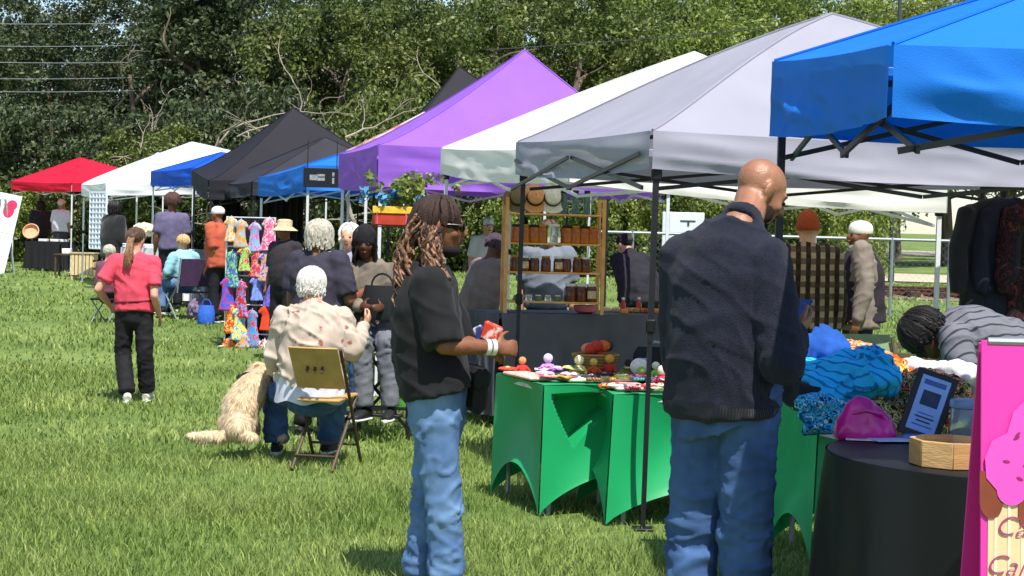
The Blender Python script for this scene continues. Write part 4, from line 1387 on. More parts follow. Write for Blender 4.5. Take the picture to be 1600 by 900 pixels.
# chain-link fence
FY = 30.0
fx0, fx1 = at(900, 375, FY).x, at(1680, 375, FY).x
F = thing('chain_link_fence', 'galvanised chain-link fence with a top rail along the railway', 'fence', ((fx0 + fx1) / 2, FY, float(gz((fx0 + fx1) / 2, FY))))
fo = Vector(F.location)
GALV = M('galvanised', '#8d9296', .45, .12, 20, metal=.5)
ftop = at(1390, 374, FY).z
mb = MB(); mb.tube([Vector((fx0, FY, ftop)) - fo, Vector((fx1, FY, ftop)) - fo], .028, n=8); mb.build('top_rail', GALV, F)
for px_ in (985, 1145, 1270, 1390, 1480, 1600):
    p = ground(px_, FY)
    mb = MB(); mb.tube([p - fo, Vector((p.x, FY, ftop + .04)) - fo], .03, n=8); mb.build('post', GALV, F)
wm = MB()
zb = p.z - fo.z + .05; zt = ftop - fo.z
H = zt - zb
n_ = int((fx1 - fx0) / .12)
for i in range(-int(H / .12), n_):
    for s_ in (1, -1):
        xa = fx0 + i * .12 - fo.x; xb = xa + H
        za, zb2 = (zb, zt) if s_ > 0 else (zt, zb)
        if xb > fx1 - fo.x or xa < fx0 - fo.x: continue
        wm.bar((xa, .002 * s_, za), (xb, .002 * s_, zb2), .0022)
tag(wm.build('chain_link_wire', GALV, F, smooth=False), kind='stuff')

# ------------------------------------------------------------ trees
def leaves(centers, radii, per, leaf, seed, up=.35, flat=1.0):
    r_ = np.random.default_rng(seed)
    n = len(centers) * per
    c = np.repeat(centers, per, 0)
    rr = np.repeat(radii, per)[:, None]
    d = r_.normal(size=(n, 3)); d /= np.linalg.norm(d, axis=1, keepdims=True)
    p = c + d * rr * (r_.random((n, 1)) ** .45) * np.array([1, 1, flat])
    nr = d * .6 + r_.normal(size=(n, 3)) * .7 + np.array([0, -.1, up])
    nr /= np.linalg.norm(nr, axis=1, keepdims=True)
    t = np.cross(nr, r_.normal(size=(n, 3))); t /= np.linalg.norm(t, axis=1, keepdims=True) + 1e-9
    b = np.cross(nr, t)
    s = leaf * r_.uniform(.55, 1.35, (n, 1))
    V = np.stack([p - t * s, p + b * s * .5 + nr * s * .12, p + t * s, p - b * s * .5 + nr * s * .12], 1).reshape(-1, 3)
    i = np.arange(n)[:, None] * 4
    return V, np.concatenate([i, i + 1, i + 2, i + 3], 1)

def crown_mesh(name, rx, rz, nc, per, leaf, seed, cr=(.45, .95), zc=0, flat=.8, shape='round', holes=.0):
    r_ = np.random.default_rng(seed)
    d = r_.normal(size=(nc * 3, 3)); d /= np.linalg.norm(d, axis=1, keepdims=True)
    rad = r_.uniform(.35, 1.0, (nc * 3, 1)) ** .5
    if shape == 'cone':
        u = r_.random(nc * 3) ** .7
        ang = r_.uniform(0, 2 * math.pi, nc * 3)
        q = (1 - u * .92) * r_.uniform(.55, 1.0, nc * 3)
        C_ = np.stack([np.cos(ang) * q * rx, np.sin(ang) * q * rx, (u * 2 - 1) * rz - .25 * q * rz * .4], -1)
    else:
        C_ = d * rad * np.array([rx, rx, rz]) * (1 + .22 * vnoise(d * 2.2, seed)[:, None])
    keep = vnoise(C_ * .5 + seed, seed + 3) > -.42 + holes
    C_ = C_[keep][:nc]
    V, q = leaves(C_, r_.uniform(cr[0], cr[1], len(C_)), per, leaf, seed + 1, flat=flat)
    return fast_mesh(name, V, [q])

LEAF_DK = M('leaf_dark', (.04, .064, .028), .45, .3, .6, transl=.2, island=.55, col2=(.085, .115, .045), spec=.3)
LEAF_MD = M('leaf_mid', (.06, .105, .025), .45, .3, .6, transl=.3, island=.5, col2=(.165, .21, .052), spec=.3)
LEAF_LT = M('leaf_light', (.105, .175, .03), .5, .3, .45, transl=.35, island=.45, col2=(.24, .31, .066), spec=.4)
LEAF_YL = M('leaf_yellowgreen', (.14, .21, .034), .5, .3, .6, transl=.35, island=.4, col2=(.26, .32, .07), spec=.35)
BARK = M('bark', '#6f6255', .95, .35, 6, .8, 25, stretch=(1, 1, .3))
PALE = M('pale_bark', '#857a6d', .9, .25, 6, .6, 30, col2='#a89d8d')
crowns = {
    'a': crown_mesh('crown', 3.0, 4.4, 120, 200, .08, 11, (.4, .85)),
    'b': crown_mesh('crown', 3.3, 3.9, 120, 200, .08, 23, (.4, .85), holes=.1),
    'c': crown_mesh('crown', 2.6, 5.2, 170, 150, .075, 31, (.3, .7), flat=.45, shape='cone'),
    'd': crown_mesh('crown', 2.9, 4.6, 100, 195, .08, 47, (.35, .75), holes=.15),
    's': crown_mesh('crown', 1.7, 1.3, 90, 185, .049, 59, (.2, .42)),
}
def limb(mb, p, d, ln, r_, depth, rd, bend=.35, mi=0, kids=3):
    pts = [Vector(p)]; dd = Vector(d).normalized()
    n = 7
    for i in range(n):
        dd = (dd + Vector((rd.uniform(-bend, bend), rd.uniform(-bend, bend), rd.uniform(-bend * .6, bend * .7)))).normalized()
        pts.append(pts[-1] + dd * ln / n)
    mb.tube(pts, [r_ * (1 - .62 * i / n) for i in range(n + 1)], n=6)
    if depth > 0:
        for j in range(kids):
            i = rd.randint(2, n)
            a = rd.uniform(0, 6.28)
            nd = (pts[i] - pts[i - 1]).normalized() + Vector((math.cos(a), math.sin(a), rd.uniform(-.1, .7))) * .9
            limb(mb, pts[i], nd, ln * rd.uniform(.45, .7), r_ * .5, depth - 1, rd, bend, mi, kids)

TREE_LAB = {}
def tree(px, Y, zc, key, leafm, label, sx=1.0, sz=1.0, rot=0, trunk=True, group='trees behind the stalls', name='tree'):
    p = ground(px, Y)
    T = thing(name, label, 'tree', p, 0, group)
    me = crowns[key]
    ck = (key, leafm.name)
    if ck not in TREE_LAB:
        mm = me.copy(); mm.materials.append(leafm); TREE_LAB[ck] = mm
    mm = TREE_LAB[ck]
    o = bpy.data.objects.new('crown', mm); COL.objects.link(o); o.parent = T
    o.location = (0, 0, zc); o.scale = (sx, sx, sz); o.rotation_euler = (0, 0, rot)
    if trunk:
        rd = random.Random(int(px * 7 + Y))
        mb = MB()
        pts = [Vector((0, 0, -.1))]
        for i in range(6):
            pts.append(pts[-1] + Vector((rd.uniform(-.25, .25), rd.uniform(-.25, .25), (zc + 1.5) / 6)))
        mb.tube(pts, [.28, .24, .2, .17, .14, .1, .06], n=8)
        t_ = mb.build('trunk', BARK, T)
        for j in range(5):
            lm = MB(); a = rd.uniform(0, 6.28)
            limb(lm, pts[2 + j % 4], (math.cos(a), math.sin(a), .5), 2.6, .09, 1, rd)
            lm.build('limb', BARK, t_)
    return T
D1 = 'dark dense tree with drooping feathery foliage behind the far stalls'
D2 = 'ivy-covered mid-green tree behind the stalls'
D3 = 'light green broadleaf tree behind the white canopies'
row = [(-70, 56, 5.2, 'c', LEAF_DK, D1, 1.25, 1.25), (65, 60, 4.4, 'd', LEAF_DK, D1, 1.1, .85), (185, 57, 4.7, 'd', LEAF_DK, D1, 1.05, 1.0), (300, 55, 5.2, 'c', LEAF_DK, D1, 1.3, 1.3),
       (255, 63, 5.5, 'b', LEAF_DK, D1, 1.1, 1.1), (395, 58, 5.6, 'a', LEAF_DK, D1, 1.05, 1.15), (500, 55, 5.4, 'b', LEAF_MD, D2, 1.0, 1.1), (605, 58, 5.6, 'a', LEAF_MD, D2, 1.05, 1.1),
       (700, 54, 5.4, 'b', LEAF_MD, D2, 1.0, 1.1), (800, 59, 5.6, 'd', LEAF_MD, D2, 1.15, 1.1), (890, 56, 5.6, 'a', LEAF_MD, D2, 1.0, 1.1), (985, 60, 5.4, 'a', LEAF_LT, D3, 1.05, 1.1),
       (1080, 57, 5.5, 'b', LEAF_LT, D3, 1.05, 1.1), (1180, 61, 5.4, 'a', LEAF_LT, D3, 1.1, 1.1), (1270, 58, 5.5, 'b', LEAF_LT, D3, 1.0, 1.1), (1370, 64, 5.6, 'a', LEAF_YL, D3, 1.15, 1.1),
       (1480, 68, 7.0, 'b', LEAF_YL, D3, 1.1, 1.1), (1590, 66, 7.0, 'a', LEAF_LT, D3, 1.1, 1.1), (1710, 66, 5.6, 'b', LEAF_LT, D3, 1.2, 1.1),
       (430, 66, 7.0, 'a', LEAF_DK, D1, 1.2, 1.2), (560, 67, 7.2, 'b', LEAF_DK, D1, 1.2, 1.2), (690, 68, 7.2, 'a', LEAF_MD, D2, 1.2, 1.3), (830, 68, 7.4, 'b', LEAF_MD, D2, 1.2, 1.3),
       (950, 70, 7.2, 'a', LEAF_MD, D2, 1.3, 1.3), (1090, 72, 7.2, 'b', LEAF_LT, D3, 1.3, 1.3), (1230, 72, 7.2, 'a', LEAF_LT, D3, 1.3, 1.3), (1400, 76, 8.2, 'b', LEAF_YL, D3, 1.4, 1.4), (15, 71, 6.3, 'b', LEAF_DK, D1, 1.15, 1.1), (125, 70, 6.6, 'a', LEAF_DK, D1, 1.15, 1.0), (330, 69, 7.2, 'b', LEAF_DK, D1, 1.25, 1.3), (-60, 68, 6.8, 'a', LEAF_DK, D1, 1.1, 1.2),
       (1015, 82, 8.6, 'b', LEAF_LT, D3, 1.5, 1.5), (1150, 84, 8.8, 'a', LEAF_YL, D3, 1.5, 1.5), (1310, 86, 9.2, 'a', LEAF_LT, D3, 1.6, 1.6), (1540, 86, 9.6, 'b', LEAF_LT, D3, 1.6, 1.5)]
LM = [(0, 'at the edge of the overhead cables'), (100, 'behind the overhead cables and red canopy'), (220, 'behind the red canopy\'s right side'), (270, 'behind the far white canopy'), (340, 'behind the royal blue canopy'),
      (410, 'left of the tall black canopy peak'), (470, 'right behind the tall black canopy peak'), (540, 'above the dark grey low canopy'), (630, 'above the blush canopy'), (730, 'behind the charcoal canopy peak'),
      (820, 'behind the purple canopy peak'), (900, 'just right of the purple canopy peak'), (1000, 'between the purple and white peaks'), (1085, 'behind the white canopy peak'), (1190, 'between the white and grey peaks'),
      (1250, 'left of the pale grey canopy peak'), (1330, 'behind the pale grey canopy peak'), (1430, 'between the grey peak and the blue canopy'), (1520, 'behind the blue canopy\'s left slope'), (1640, 'behind the blue canopy\'s top'), (9999, 'beyond the blue canopy')]
def landmark(px):
    return [t for q, t in LM if px <= q][0]
for i, a in enumerate(row):
    lab = {D1: 'dark feathery tree', D2: 'ivy-covered mid-green tree', D3: 'light green broadleaf tree'}[a[5]] if a[4] is not LEAF_YL else 'yellow-green broadleaf tree'
    lab = ('taller ' if 6.5 < a[2] < 8.5 and a[1] < 79 else 'farther ' if a[1] > 69.5 else '') + lab + ' ' + landmark(a[0])
    tree(a[0], a[1], a[2], a[3], a[4], lab, a[6], a[7], rot=i * 1.37)
# understorey shrubs
S1 = 'dark green shrub growing under the trees by the far stalls'
S2 = 'bright green shrub behind the red canopy'
S3 = 'leafy hedge shrub growing beyond the chain-link fence'
shr = [(-30, 47, 2.0, LEAF_DK, S1, 1.7, 1.9), (90, 48, 1.8, LEAF_DK, S1, 1.5, 1.8), (45, 46.5, 1.0, LEAF_YL, S2, 1.0, 1.1), (20, 46, .9, LEAF_YL, S2, .8, .9), (190, 48, 1.9, LEAF_DK, S1, 1.5, 1.7),
       (245, 46, 2.3, LEAF_MD, 'mid-green bush rising above the far white canopy', 1.2, 1.15), (330, 48, 2.2, LEAF_DK, S1, 1.6, 1.9), (430, 47, 2.3, LEAF_DK, S1, 1.5, 2.0), (540, 48, 2.3, LEAF_MD, S1, 1.5, 2.0),
       (640, 47, 2.2, LEAF_MD, S1, 1.5, 2.0), (140, 46.5, 1.4, LEAF_DK, S1, 1.2, 1.4), (740, 48, 1.9, LEAF_MD, S1, 1.3, 1.7)]
for px_ in range(800, 1350, 50):
    shr.append((px_, 46 + (px_ * 7 % 5), 1.5, LEAF_LT if px_ % 3 else LEAF_MD, S3, 1.0, 1.25))
for px_ in range(830, 1360, 80):
    shr.append((px_, 50 + (px_ * 3 % 4), 2.4, LEAF_MD, S3, 1.3, 1.7))
for i, a in enumerate(shr):
    lab = a[4]
    if lab == S2 and a[5] < .9: lab = 'smaller bright green shrub low behind the red canopy\'s corner'
    if lab == S1: lab = ('low ' if a[2] < 1.5 else '') + 'dark green shrub under the trees ' + landmark(a[0])
    tree(a[0], a[1], a[2], 's', a[3], lab, a[5], a[6], rot=i * 2.1, trunk=False, group='shrubs of the ' + ('hedge' if lab == S3 else 'tree edge'), name='shrub')

for m_ in crowns.values():
    if m_.users == 0: bpy.data.meshes.remove(m_)
# bare pale limbs in front of the foliage
for i, (px_, Y_, hh, sd) in enumerate(((350, 45.2, 4.6, 3), (480, 45.4, 4.9, 8), (560, 45, 4.6, 12), (725, 46.5, 7.0, 5), (200, 48.5, 5.6, 21))):
    p = ground(px_, Y_)
    T = thing('bare_tree', 'leafless tree with pale twisting branches ' + landmark(px_), 'tree', p, 0, 'leafless pale trees')
    rd = random.Random(sd)
    tb = MB()
    pts = [Vector((0, 0, -.1))]
    for j in range(7):
        pts.append(pts[-1] + Vector((rd.uniform(-.3, .3), rd.uniform(-.2, .1), hh * .8 / 7)))
    tb.tube(pts, [.075, .07, .065, .06, .05, .045, .035, .02], n=7)
    t_ = tb.build('trunk', PALE, T)
    for j in range(6):
        lm = MB(); a = rd.uniform(0, 6.28)
        limb(lm, pts[2 + j % 6], (math.cos(a), math.sin(a) * .6 - .3, rd.uniform(-.1, .6)), rd.uniform(1.6, 3.0), .036, 2, rd, .5, kids=2)
        lm.build('branch', PALE, T)

# power cables
CABLE = M('cable', '#8a8f94', .5, 0, 5)
for i, (ya, yb) in enumerate(((25, 27), (60, 62), (82, 90), (112, 112), (131, 133), (182, 174))):
    a, b = at(-500, ya - 8, 44), at(420, yb, 62)
    mb = MB()
    pts = [a.lerp(b, t / 16) - Vector((0, 0, .3 * math.sin(math.pi * t / 16))) for t in range(17)]
    mb.tube([p - a for p in pts], .011, n=5)
    tag(mb.build('power_cable', CABLE, loc=a), 'thin pale overhead cable crossing in front of the dark trees', 'cable', 'overhead cables')
a, b = at(760, 78, 49), at(1750, -40, 53)
mb = MB(); mb.tube([a.lerp(b, t / 16) - a - Vector((0, 0, .35 * math.sin(math.pi * t / 16))) for t in range(17)], .016, n=5)
tag(mb.build('power_cable', M('cable_dark', '#3a3d40', .6, 0, 5), loc=a), 'dark sagging cable above the white canopy peak', 'cable')

# ------------------------------------------------------------ furniture
def one(mb, name, mat, label, cat, loc=None, group=None, smooth=True):
    return tag(mb.build(name, mat, None, smooth, loc=loc), label, cat, group)

def folding_chair(label, loc, rz, frame, panel, slats=False, back=(.4, .3), seat_w=.44, group=None, seat_h=.45, backpanel=None, bz=0):
    """faces +y"""
    T = thing('folding_chair', label, 'chair', loc, rz, group)
    w = seat_w / 2
    for s_ in (-1, 1):
        mb = MB(); mb.tube([(s_ * w, .24, .015), (s_ * w, -.02, .46), (s_ * w * .98, -.22, .86 + bz)], .012, n=8); mb.build('frame_rail', frame, T)
        mb = MB(); mb.tube([(s_ * (w - .03), -.26, .015), (s_ * (w - .03), .2, seat_h)], .012, n=8); mb.build('leg', frame, T)
    for y_, z_, ww in ((.17, .14, w), (-.2, .1, w - .03)):
        mb = MB(); mb.tube([(-ww, y_, z_), (ww, y_, z_)], .009, n=6); mb.build('crossbar', frame, T)
    if slats:
        for i in range(5):
            mb = MB(); mb.box((0, -.15 + i * .085, seat_h + .015), (seat_w - .03, .07, .018), None, 0, bev=.004); mb.build('seat_slat', panel, T)
        for i in range(4):
            t = i / 3
            mb = MB(); mb.box((0, -.115 - .095 * t, .62 + .065 * 3.4 * t), (seat_w, .016, .05), rotm(R(-26), 0, 0), 0, bev=.004); mb.build('back_slat', panel, T)
    else:
        mb = MB(); mb.box((0, .02, seat_h + .012), (seat_w - .04, .4, .022), rotm(R(2), 0, 0), 0, bev=.008); mb.build('seat', panel, T)
        bp = MB()
        G = []
        for i in range(9):
            x_ = (i / 8 - .5) * (seat_w - .0)
            G.append([(x_, -.11 - .195 * (j / 6) * .95 - .03 * (1 - (2 * i / 8 - 1) ** 2), .60 + bz + .27 * j / 6) for j in range(7)])
        bp.grid(G, 0, .012)
        b_ = bp.build('backrest', backpanel or panel, T)
        for i in range(3):
            sl = MB(); sl.box(((i - 1) * .05, -.24, .74 + bz), (.016, .012, .07), rotm(R(-26), 0, 0)); sl.build('slot', M('slot_dark', '#4a3a26', .9), b_)
    return T
TANP = M('tan_plastic', '#a9854f', .6, .15, 8, .2, 60, col2='#c29c64')
CHF = M('chair_frame', '#4b3b2e', .5, .2, 10, metal=.2)
p = ground(508, 10.86)
folding_chair('tan folding chair with a moulded back under the silver-haired woman', p, R(-13), CHF, TANP, seat_w=.33, bz=-.07)
WOOD = M('light_wood', '#b98c55', .7, .2, 10, .3, 30, stretch=(1, 1, 6), col2='#cfa670')
WOOD2 = M('pale_pine', '#cdb182', .7, .15, 10, .3, 30, col2='#dcc79c')
folding_chair('wooden slatted folding chair next to the green-backed chair', ground(1352, 11.6), R(215), WOOD2, WOOD2, True)
folding_chair('pale slatted folding chair next to the bent shopper\'s head', ground(1428, 11.8), R(150), WOOD2, WOOD2, True)
gp = ground(1352, 12.6)
folding_chair('chair with a faded green fabric back behind the clothes table', gp, R(186), CHF, M('green_canvas', '#6f8463', .9, .15, 10), seat_w=.52)

# tall black director's chair
p = ground(598, 12.85)
T = thing('directors_chair', 'tall black folding director\'s chair with a foot rest', 'chair', p, R(165))
BLKM = M('black_metal', '#141417', .4, .15, 20, spec=.5)
for s_ in (-1, 1):
    mb = MB(); mb.bar((s_ * .27, .2, .0), (s_ * .27, .2, 1.02), .03); mb.build('front_post', BLKM, T, smooth=False)
    mb = MB(); mb.bar((s_ * .27, -.2, .0), (s_ * .27, -.22, 1.3), .03); mb.build('back_post', BLKM, T, smooth=False)
    mb = MB(); mb.box((s_ * .27, 0, 1.03), (.06, .46, .025), None, 0, bev=.006); mb.build('arm_rest', BLKM, T)
    mb = MB(); mb.bar((s_ * .27, -.2, .04), (s_ * .27, .2, .04), .026); mb.build('runner', BLKM, T, smooth=False)
for y_ in (.2, -.2):
    mb = MB(); mb.bar((-.26, y_, .1), (.26, y_ , .68), .022); mb.build('cross_brace', BLKM, T, smooth=False)
    mb = MB(); mb.bar((.26, y_ + .025, .1), (-.26, y_ + .025, .68), .022); mb.build('cross_brace', BLKM, T, smooth=False)
mb = MB(); mb.box((0, 0, .72), (.5, .42, .02), None, 0, bev=.008); mb.build('seat', M('black_canvas', '#1b1b1f', .9), T)
mb = MB(); mb.box((0, -.22, 1.2), (.54, .015, .18), None, 0, bev=.005); mb.build('backrest', M('black_canvas'), T)
mb = MB(); mb.box((0, .3, .2), (.5, .1, .02), None, 0, bev=.005); mb.build('foot_rest', BLKM, T)

# black wire rack with plant tray
def wire_rack(label, loc, rz, w, d, h, levels, mat):
    T = thing('display_rack', label, 'rack', loc, rz)
    for sx in (-1, 1):
        for sy in (-1, 1):
            mb = MB(); mb.tube([(sx * w / 2, sy * d / 2, 0), (sx * w / 2, sy * d / 2, h)], .012, n=8); mb.build('post', mat, T)
    for z_ in levels:
        mb = MB()
        for q in ((-1, 0), (1, 0)):
            mb.bar((q[0] * w / 2, -d / 2, z_), (q[0] * w / 2, d / 2, z_), .012)
        for i in range(9):
            y_ = -d / 2 + d * i / 8
            mb.bar((-w / 2, y_, z_ + .006), (w / 2, y_, z_ + .006), .008)
        tag(mb.build('wire_shelf', mat, T, smooth=False))
    return T
def potted(T, base, n, hgt, mats, seed, spread=.1):
    r_ = np.random.default_rng(seed)
    C_ = np.stack([r_.normal(0, spread, n), r_.normal(0, spread * .6, n), r_.uniform(.02, hgt, n)], -1) + np.array(base)
    V, q = leaves(C_, np.full(n, .05), 14, .028, seed)
    return link_mesh('foliage', fast_mesh('foliage', V, [q]), mats, T, smooth=False)
p = ground(618, 13.9)
zt_ = at(618, 354, 13.9).z - p.z
wire_rack('tall black wire rack behind the woman in the black beanie', p, R(8), .5, .32, zt_, (.12, .5, .95, zt_ - .01), BLKM)
T = thing('plant_tray', 'red and yellow striped planter with leafy plants on top of the tall wire rack', 'planter', p + Vector((0, 0, zt_ + .003)), R(8))
mb = MB()
h_ = .17
mb.box((0, 0, h_ * .34), (.46, .2, h_ * .66), None, 0, bev=.01); mb.build('box', M('terracotta_red', '#b23a22', .7, .2, 10), T)
mb = MB(); mb.box((0, -.104, h_ * .78), (.48, .012, .06), None, 0, bev=.004); mb.build('yellow_band', M('yellow_paint', '#e3b63a', .6), T)
for x_ in (.04, .1, .16, -.2):
    mb = MB(); mb.box((x_, -.104, h_ * .36), (.014, .008, h_ * .55)); mb.build('stripe', M('pink_paint', '#c75a72', .7), T, smooth=False)
potted(T, (.06, 0, h_), 60, .26, LEAF_YL, 3, .12)
b_ = potted(T, (-.08, 0, h_), 14, .12, M('leaf_bluegreen', '#3f8f8a', .6, .2, 20, col2='#4f7fd0'), 4, .14); b_.name = 'blue_flowers'; b_['kind'] = 'stuff'
# colourful little things on the rack
def clutter_bag(label, loc, col, w=.16, h=.2, d=.08, rz=0):
    T = thing('hand_bag', label, 'bag', loc, rz)
    mb = MB(); mb.tube([(0, 0, .0), (0, 0, h * .12), (0, 0, h * .6), (0, 0, h)], [(w * .42, d * .45), (w * .5, d * .5), (w * .48, d * .42), (w * .4, d * .2)], n=16, lat=(1, 0, 0)); mb.build('pouch', M('bag_' + col, col, .8, .2, 20), T)
    mb = MB(); mb.tube([(w * .25 * math.cos(a), 0, h + .09 * math.sin(a)) for a in np.linspace(0, math.pi, 9)], .008, n=6); mb.build('handle', M('bag_' + col), T)
    return T
for i, (px_, py_, col, nm) in enumerate(((600, 470, '#1d5a2c', 'dark green'), (622, 478, '#3aa04a', 'bright green'), (566, 452, '#7ad06a', 'lime green'), (612, 610, '#4a8f3a', 'leaf green'))):
    pz = at(px_, py_ + 22, 13.9)
    lv = min((.12, .5, .95), key=lambda q: abs(q + p.z - pz.z))
    clutter_bag(nm + ' pouch on the tall black wire rack', Vector((p.x + (-.14, .13, -.02, .05)[i], p.y - .03 + .02 * i, p.z + lv + .014)), col)

# ------------------------------------------------------------ green tables
def stretch_cloth(label, top, z, feet, arch, pinch, mat, cat='tablecloth', v_dimple=None, seed=0, gap=.004):
    """top, feet: four (x, y) around; arch and pinch per side"""
    cx, cy = sum(t[0] for t in top) / 4, sum(t[1] for t in top) / 4
    o = Vector((cx, cy, float(gz(cx, cy))))
    T = thing('stretch_tablecloth', label, cat, o)
    zt = z - o.z
    q = [Vector((t[0], t[1], zt)) - Vector((cx, cy, 0)) for t in top]
    f = [Vector((t[0] - cx, t[1] - cy, float(gz(*t)) - o.z + .01)) for t in feet]
    mb = MB(); G = []
    for i in range(13):
        G.append([tuple(q[0].lerp(q[3], i / 12).lerp(q[1].lerp(q[2], i / 12), j / 12)) for j in range(13)])
    G = np.array(G); G[..., 2] += gap + .004 * vnoise((G * 7).reshape(-1, 3), seed).reshape(13, 13)
    mb.grid(G, 0, .0)
    mb.build('top_panel', mat, T)
    for i in range(4):
        a, b, fa, fb = q[i], q[(i + 1) % 4], f[i], f[(i + 1) % 4]
        d = b - a; n = Vector((d.y, -d.x, 0)).normalized()
        if n.dot((a + b) / 2) < 0: n = -n
        nu_, nv_ = (84, 60) if v_dimple and v_dimple[0] == i else (29, 25)
        G = np.zeros((nu_, nv_, 3))
        for u in range(nu_):
            uu = u / (nu_ - 1)
            for v in range(nv_):
                vv = v / (nv_ - 1)
                t_ = a.lerp(b, uu)
                bo = fa.lerp(fb, uu)
                bo = bo + Vector((0, 0, arch[i] * math.sin(math.pi * uu) ** .75))
                p_ = t_.lerp(bo, vv)
                pin = pinch[i] * math.sin(math.pi * uu) * math.sin(math.pi * min(1, vv * .95 + .05)) ** .8
                p_ = p_ - n * (pin - .006 + .006 * math.sin(uu * 13 + vv * 5 + seed) * math.sin(vv * 3.1) * math.sin(uu * 3.14) )
                if v_dimple and v_dimple[0] == i:
                    _, u0, u1, vd, dep = v_dimple
                    um = u0 + (u1 - u0) * .32
                    if u0 < uu < u1:
                        lim = vd * ((uu - u0) / (um - u0) if uu < um else (u1 - uu) / (u1 - um))
                        s_ = max(0, min(1, (lim - vv) / .03)); s_ = s_ * s_ * (3 - 2 * s_)
                        e_ = max(0, min(1, (vv - .075) / .07))
                        p_ = p_ - n * dep * s_ * e_
                G[u, v] = p_
        sd = MB(); sd.grid(G)
        sd.build('side_panel', mat, T)
    return T
def table_frame(label, top, z, name='folding_table', cat='table'):
    cx, cy = sum(t[0] for t in top) / 4, sum(t[1] for t in top) / 4
    o = Vector((cx, cy, float(gz(cx, cy))))
    T = thing(name, label, cat, o)
    q = [Vector((t[0] - cx, t[1] - cy, 0)) * .955 for t in top]
    mb = MB()
    zt = z - o.z - .004
    mb.add([v + Vector((0, 0, zt)) for v in q] + [v + Vector((0, 0, zt - .035)) for v in q],
           [(0, 1, 2, 3), (7, 6, 5, 4)] + [(i, i + 4, (i + 1) % 4 + 4, (i + 1) % 4) for i in range(4)])
    mb.build('tabletop', M('table_white', '#c9c7c0', .6), T, smooth=False)
    for v in q:
        w = v * .9
        l_ = MB(); l_.tube([Vector((w.x, w.y, float(gz(cx + w.x, cy + w.y)) - o.z)), Vector((w.x, w.y, zt - .036))], .014, n=8); l_.build('leg', STEEL_G, T)
    return T
GREEN = M('green_spandex', '#1d9f60', .45, .08, 3, .08, 400, transl=.08, spec=.4)
GREEN2 = GREEN
def quad(A, d, L, W):
    d = Vector(d).normalized(); n = Vector((-d.y, d.x)); A = Vector(A)
    return [tuple(A), tuple(A + d * L), tuple(A + d * L + n * W), tuple(A + n * W)]
def out(q, s):
    c = Vector((sum(t[0] for t in q) / 4, sum(t[1] for t in q) / 4))
    return [tuple(c + (Vector(t) - c) * s) for t in q]
t1 = quad((.19, 9.12), (.94, .34), .95, .78)
z1 = .705
table_frame('folding table under the green stretch cloth with the open front fold', t1, z1)
stretch_cloth('green stretch cloth with a deep front fold on the craft table', t1, z1, out(t1, 1.03), [.22, .1, .2, .24], [.06, .06, .06, .08], GREEN, v_dimple=(0, .02, .62, .62, .14), seed=1)
t2 = quad((.56, 8.9), (.985, .17), 1.2, .7)
t2 = [tuple(Vector(t)) for t in t2]
z2 = .685
table_frame('folding table under the green stretch cloth beside the man', t2, z2)
stretch_cloth('green stretch cloth pulled tight beside the bald man', t2, z2, out(t2, 1.05), [.2, .15, .2, .25], [.09, .06, .06, .08], GREEN2, seed=2)

# ---- crafts on the green tables
cr = random.Random(12)
def on_t(q, u, v, z):
    a, b, c, d = [Vector(t) for t in q]
    e = a.lerp(b, u).lerp(d.lerp(c, u), v)
    return Vector((e.x, e.y, z + .009))
def crochet_doll(label, loc, c1, c2, k=1.0, rz=0):
    T = thing('crochet_doll', label, 'doll', loc, rz)
    mb = MB(); mb.ell((0, 0, .04 * k), (.035 * k, .03 * k, .042 * k), None, 10, 7); mb.build('body', M('yarn_' + c1, c1, .95, .2, 60, .5, 150), T)
    mb = MB(); mb.ell((0, 0, .105 * k), (.03 * k, .03 * k, .03 * k), None, 10, 7); mb.build('head', M('yarn_' + c2, c2, .95, .2, 60, .5, 150), T)
    for s_ in (-1, 1):
        mb = MB(); mb.tube([(s_ * .028 * k, 0, .06 * k), (s_ * .055 * k, -.015 * k, .03 * k)], .011 * k, n=6, round_ends=True); mb.build('arm', M('yarn_' + c1), T)
        mb = MB(); mb.tube([(s_ * .016 * k, -.01 * k, .014 * k), (s_ * .03 * k, -.055 * k, .013 * k)], .012 * k, n=6, round_ends=True); mb.build('leg', M('yarn_' + c1), T)
    return T
def rosette(label, loc, c1, c2, k=1.0):
    T = thing('crochet_flower', label, 'flower', loc)
    for i in range(6):
        a = i * math.pi / 3
        mb = MB(); mb.ell((.03 * k * math.cos(a), .03 * k * math.sin(a), .014), (.022 * k, .022 * k, .012), None, 8, 6); mb.build('petal', M('yarn_' + c1, c1, .95, .2, 60, .5, 150), T)
    mb = MB(); mb.ell((0, 0, .018), (.016 * k, .016 * k, .014), None, 8, 6); mb.build('centre', M('yarn_' + c2, c2, .95, .2, 60, .5, 150), T)
    return T
def folded(label, loc, col, w=.16, d=.12, n=2, rz=0, col2=None):
    T = thing('folded_cloth', label, 'cloth', loc, rz)
    for i in range(n):
        mb = MB(); mb.box((cr.uniform(-.008, .008), cr.uniform(-.008, .008), .012 + i * .022), (w, d, .02), rotm(0, 0, cr.uniform(-.12, .12)), 0, bev=.008)
        mb.build('layer', M('cloth_%s_%s' % (col, col2), col, .9, .2, 24, .3, 90, col2=col2), T)
    return T
def ring(label, loc, col, r_=.035):
    mb = MB()
    for j in range(12):
        a = 2 * math.pi * j / 12
        mb.ell((r_ * math.cos(a), r_ * math.sin(a), .009), .0095, None, 7, 5)
    me = mb
    return one(me, 'bead_bracelet', M('bead_' + col, col, .3, .2, 50), label, 'bracelet', loc)
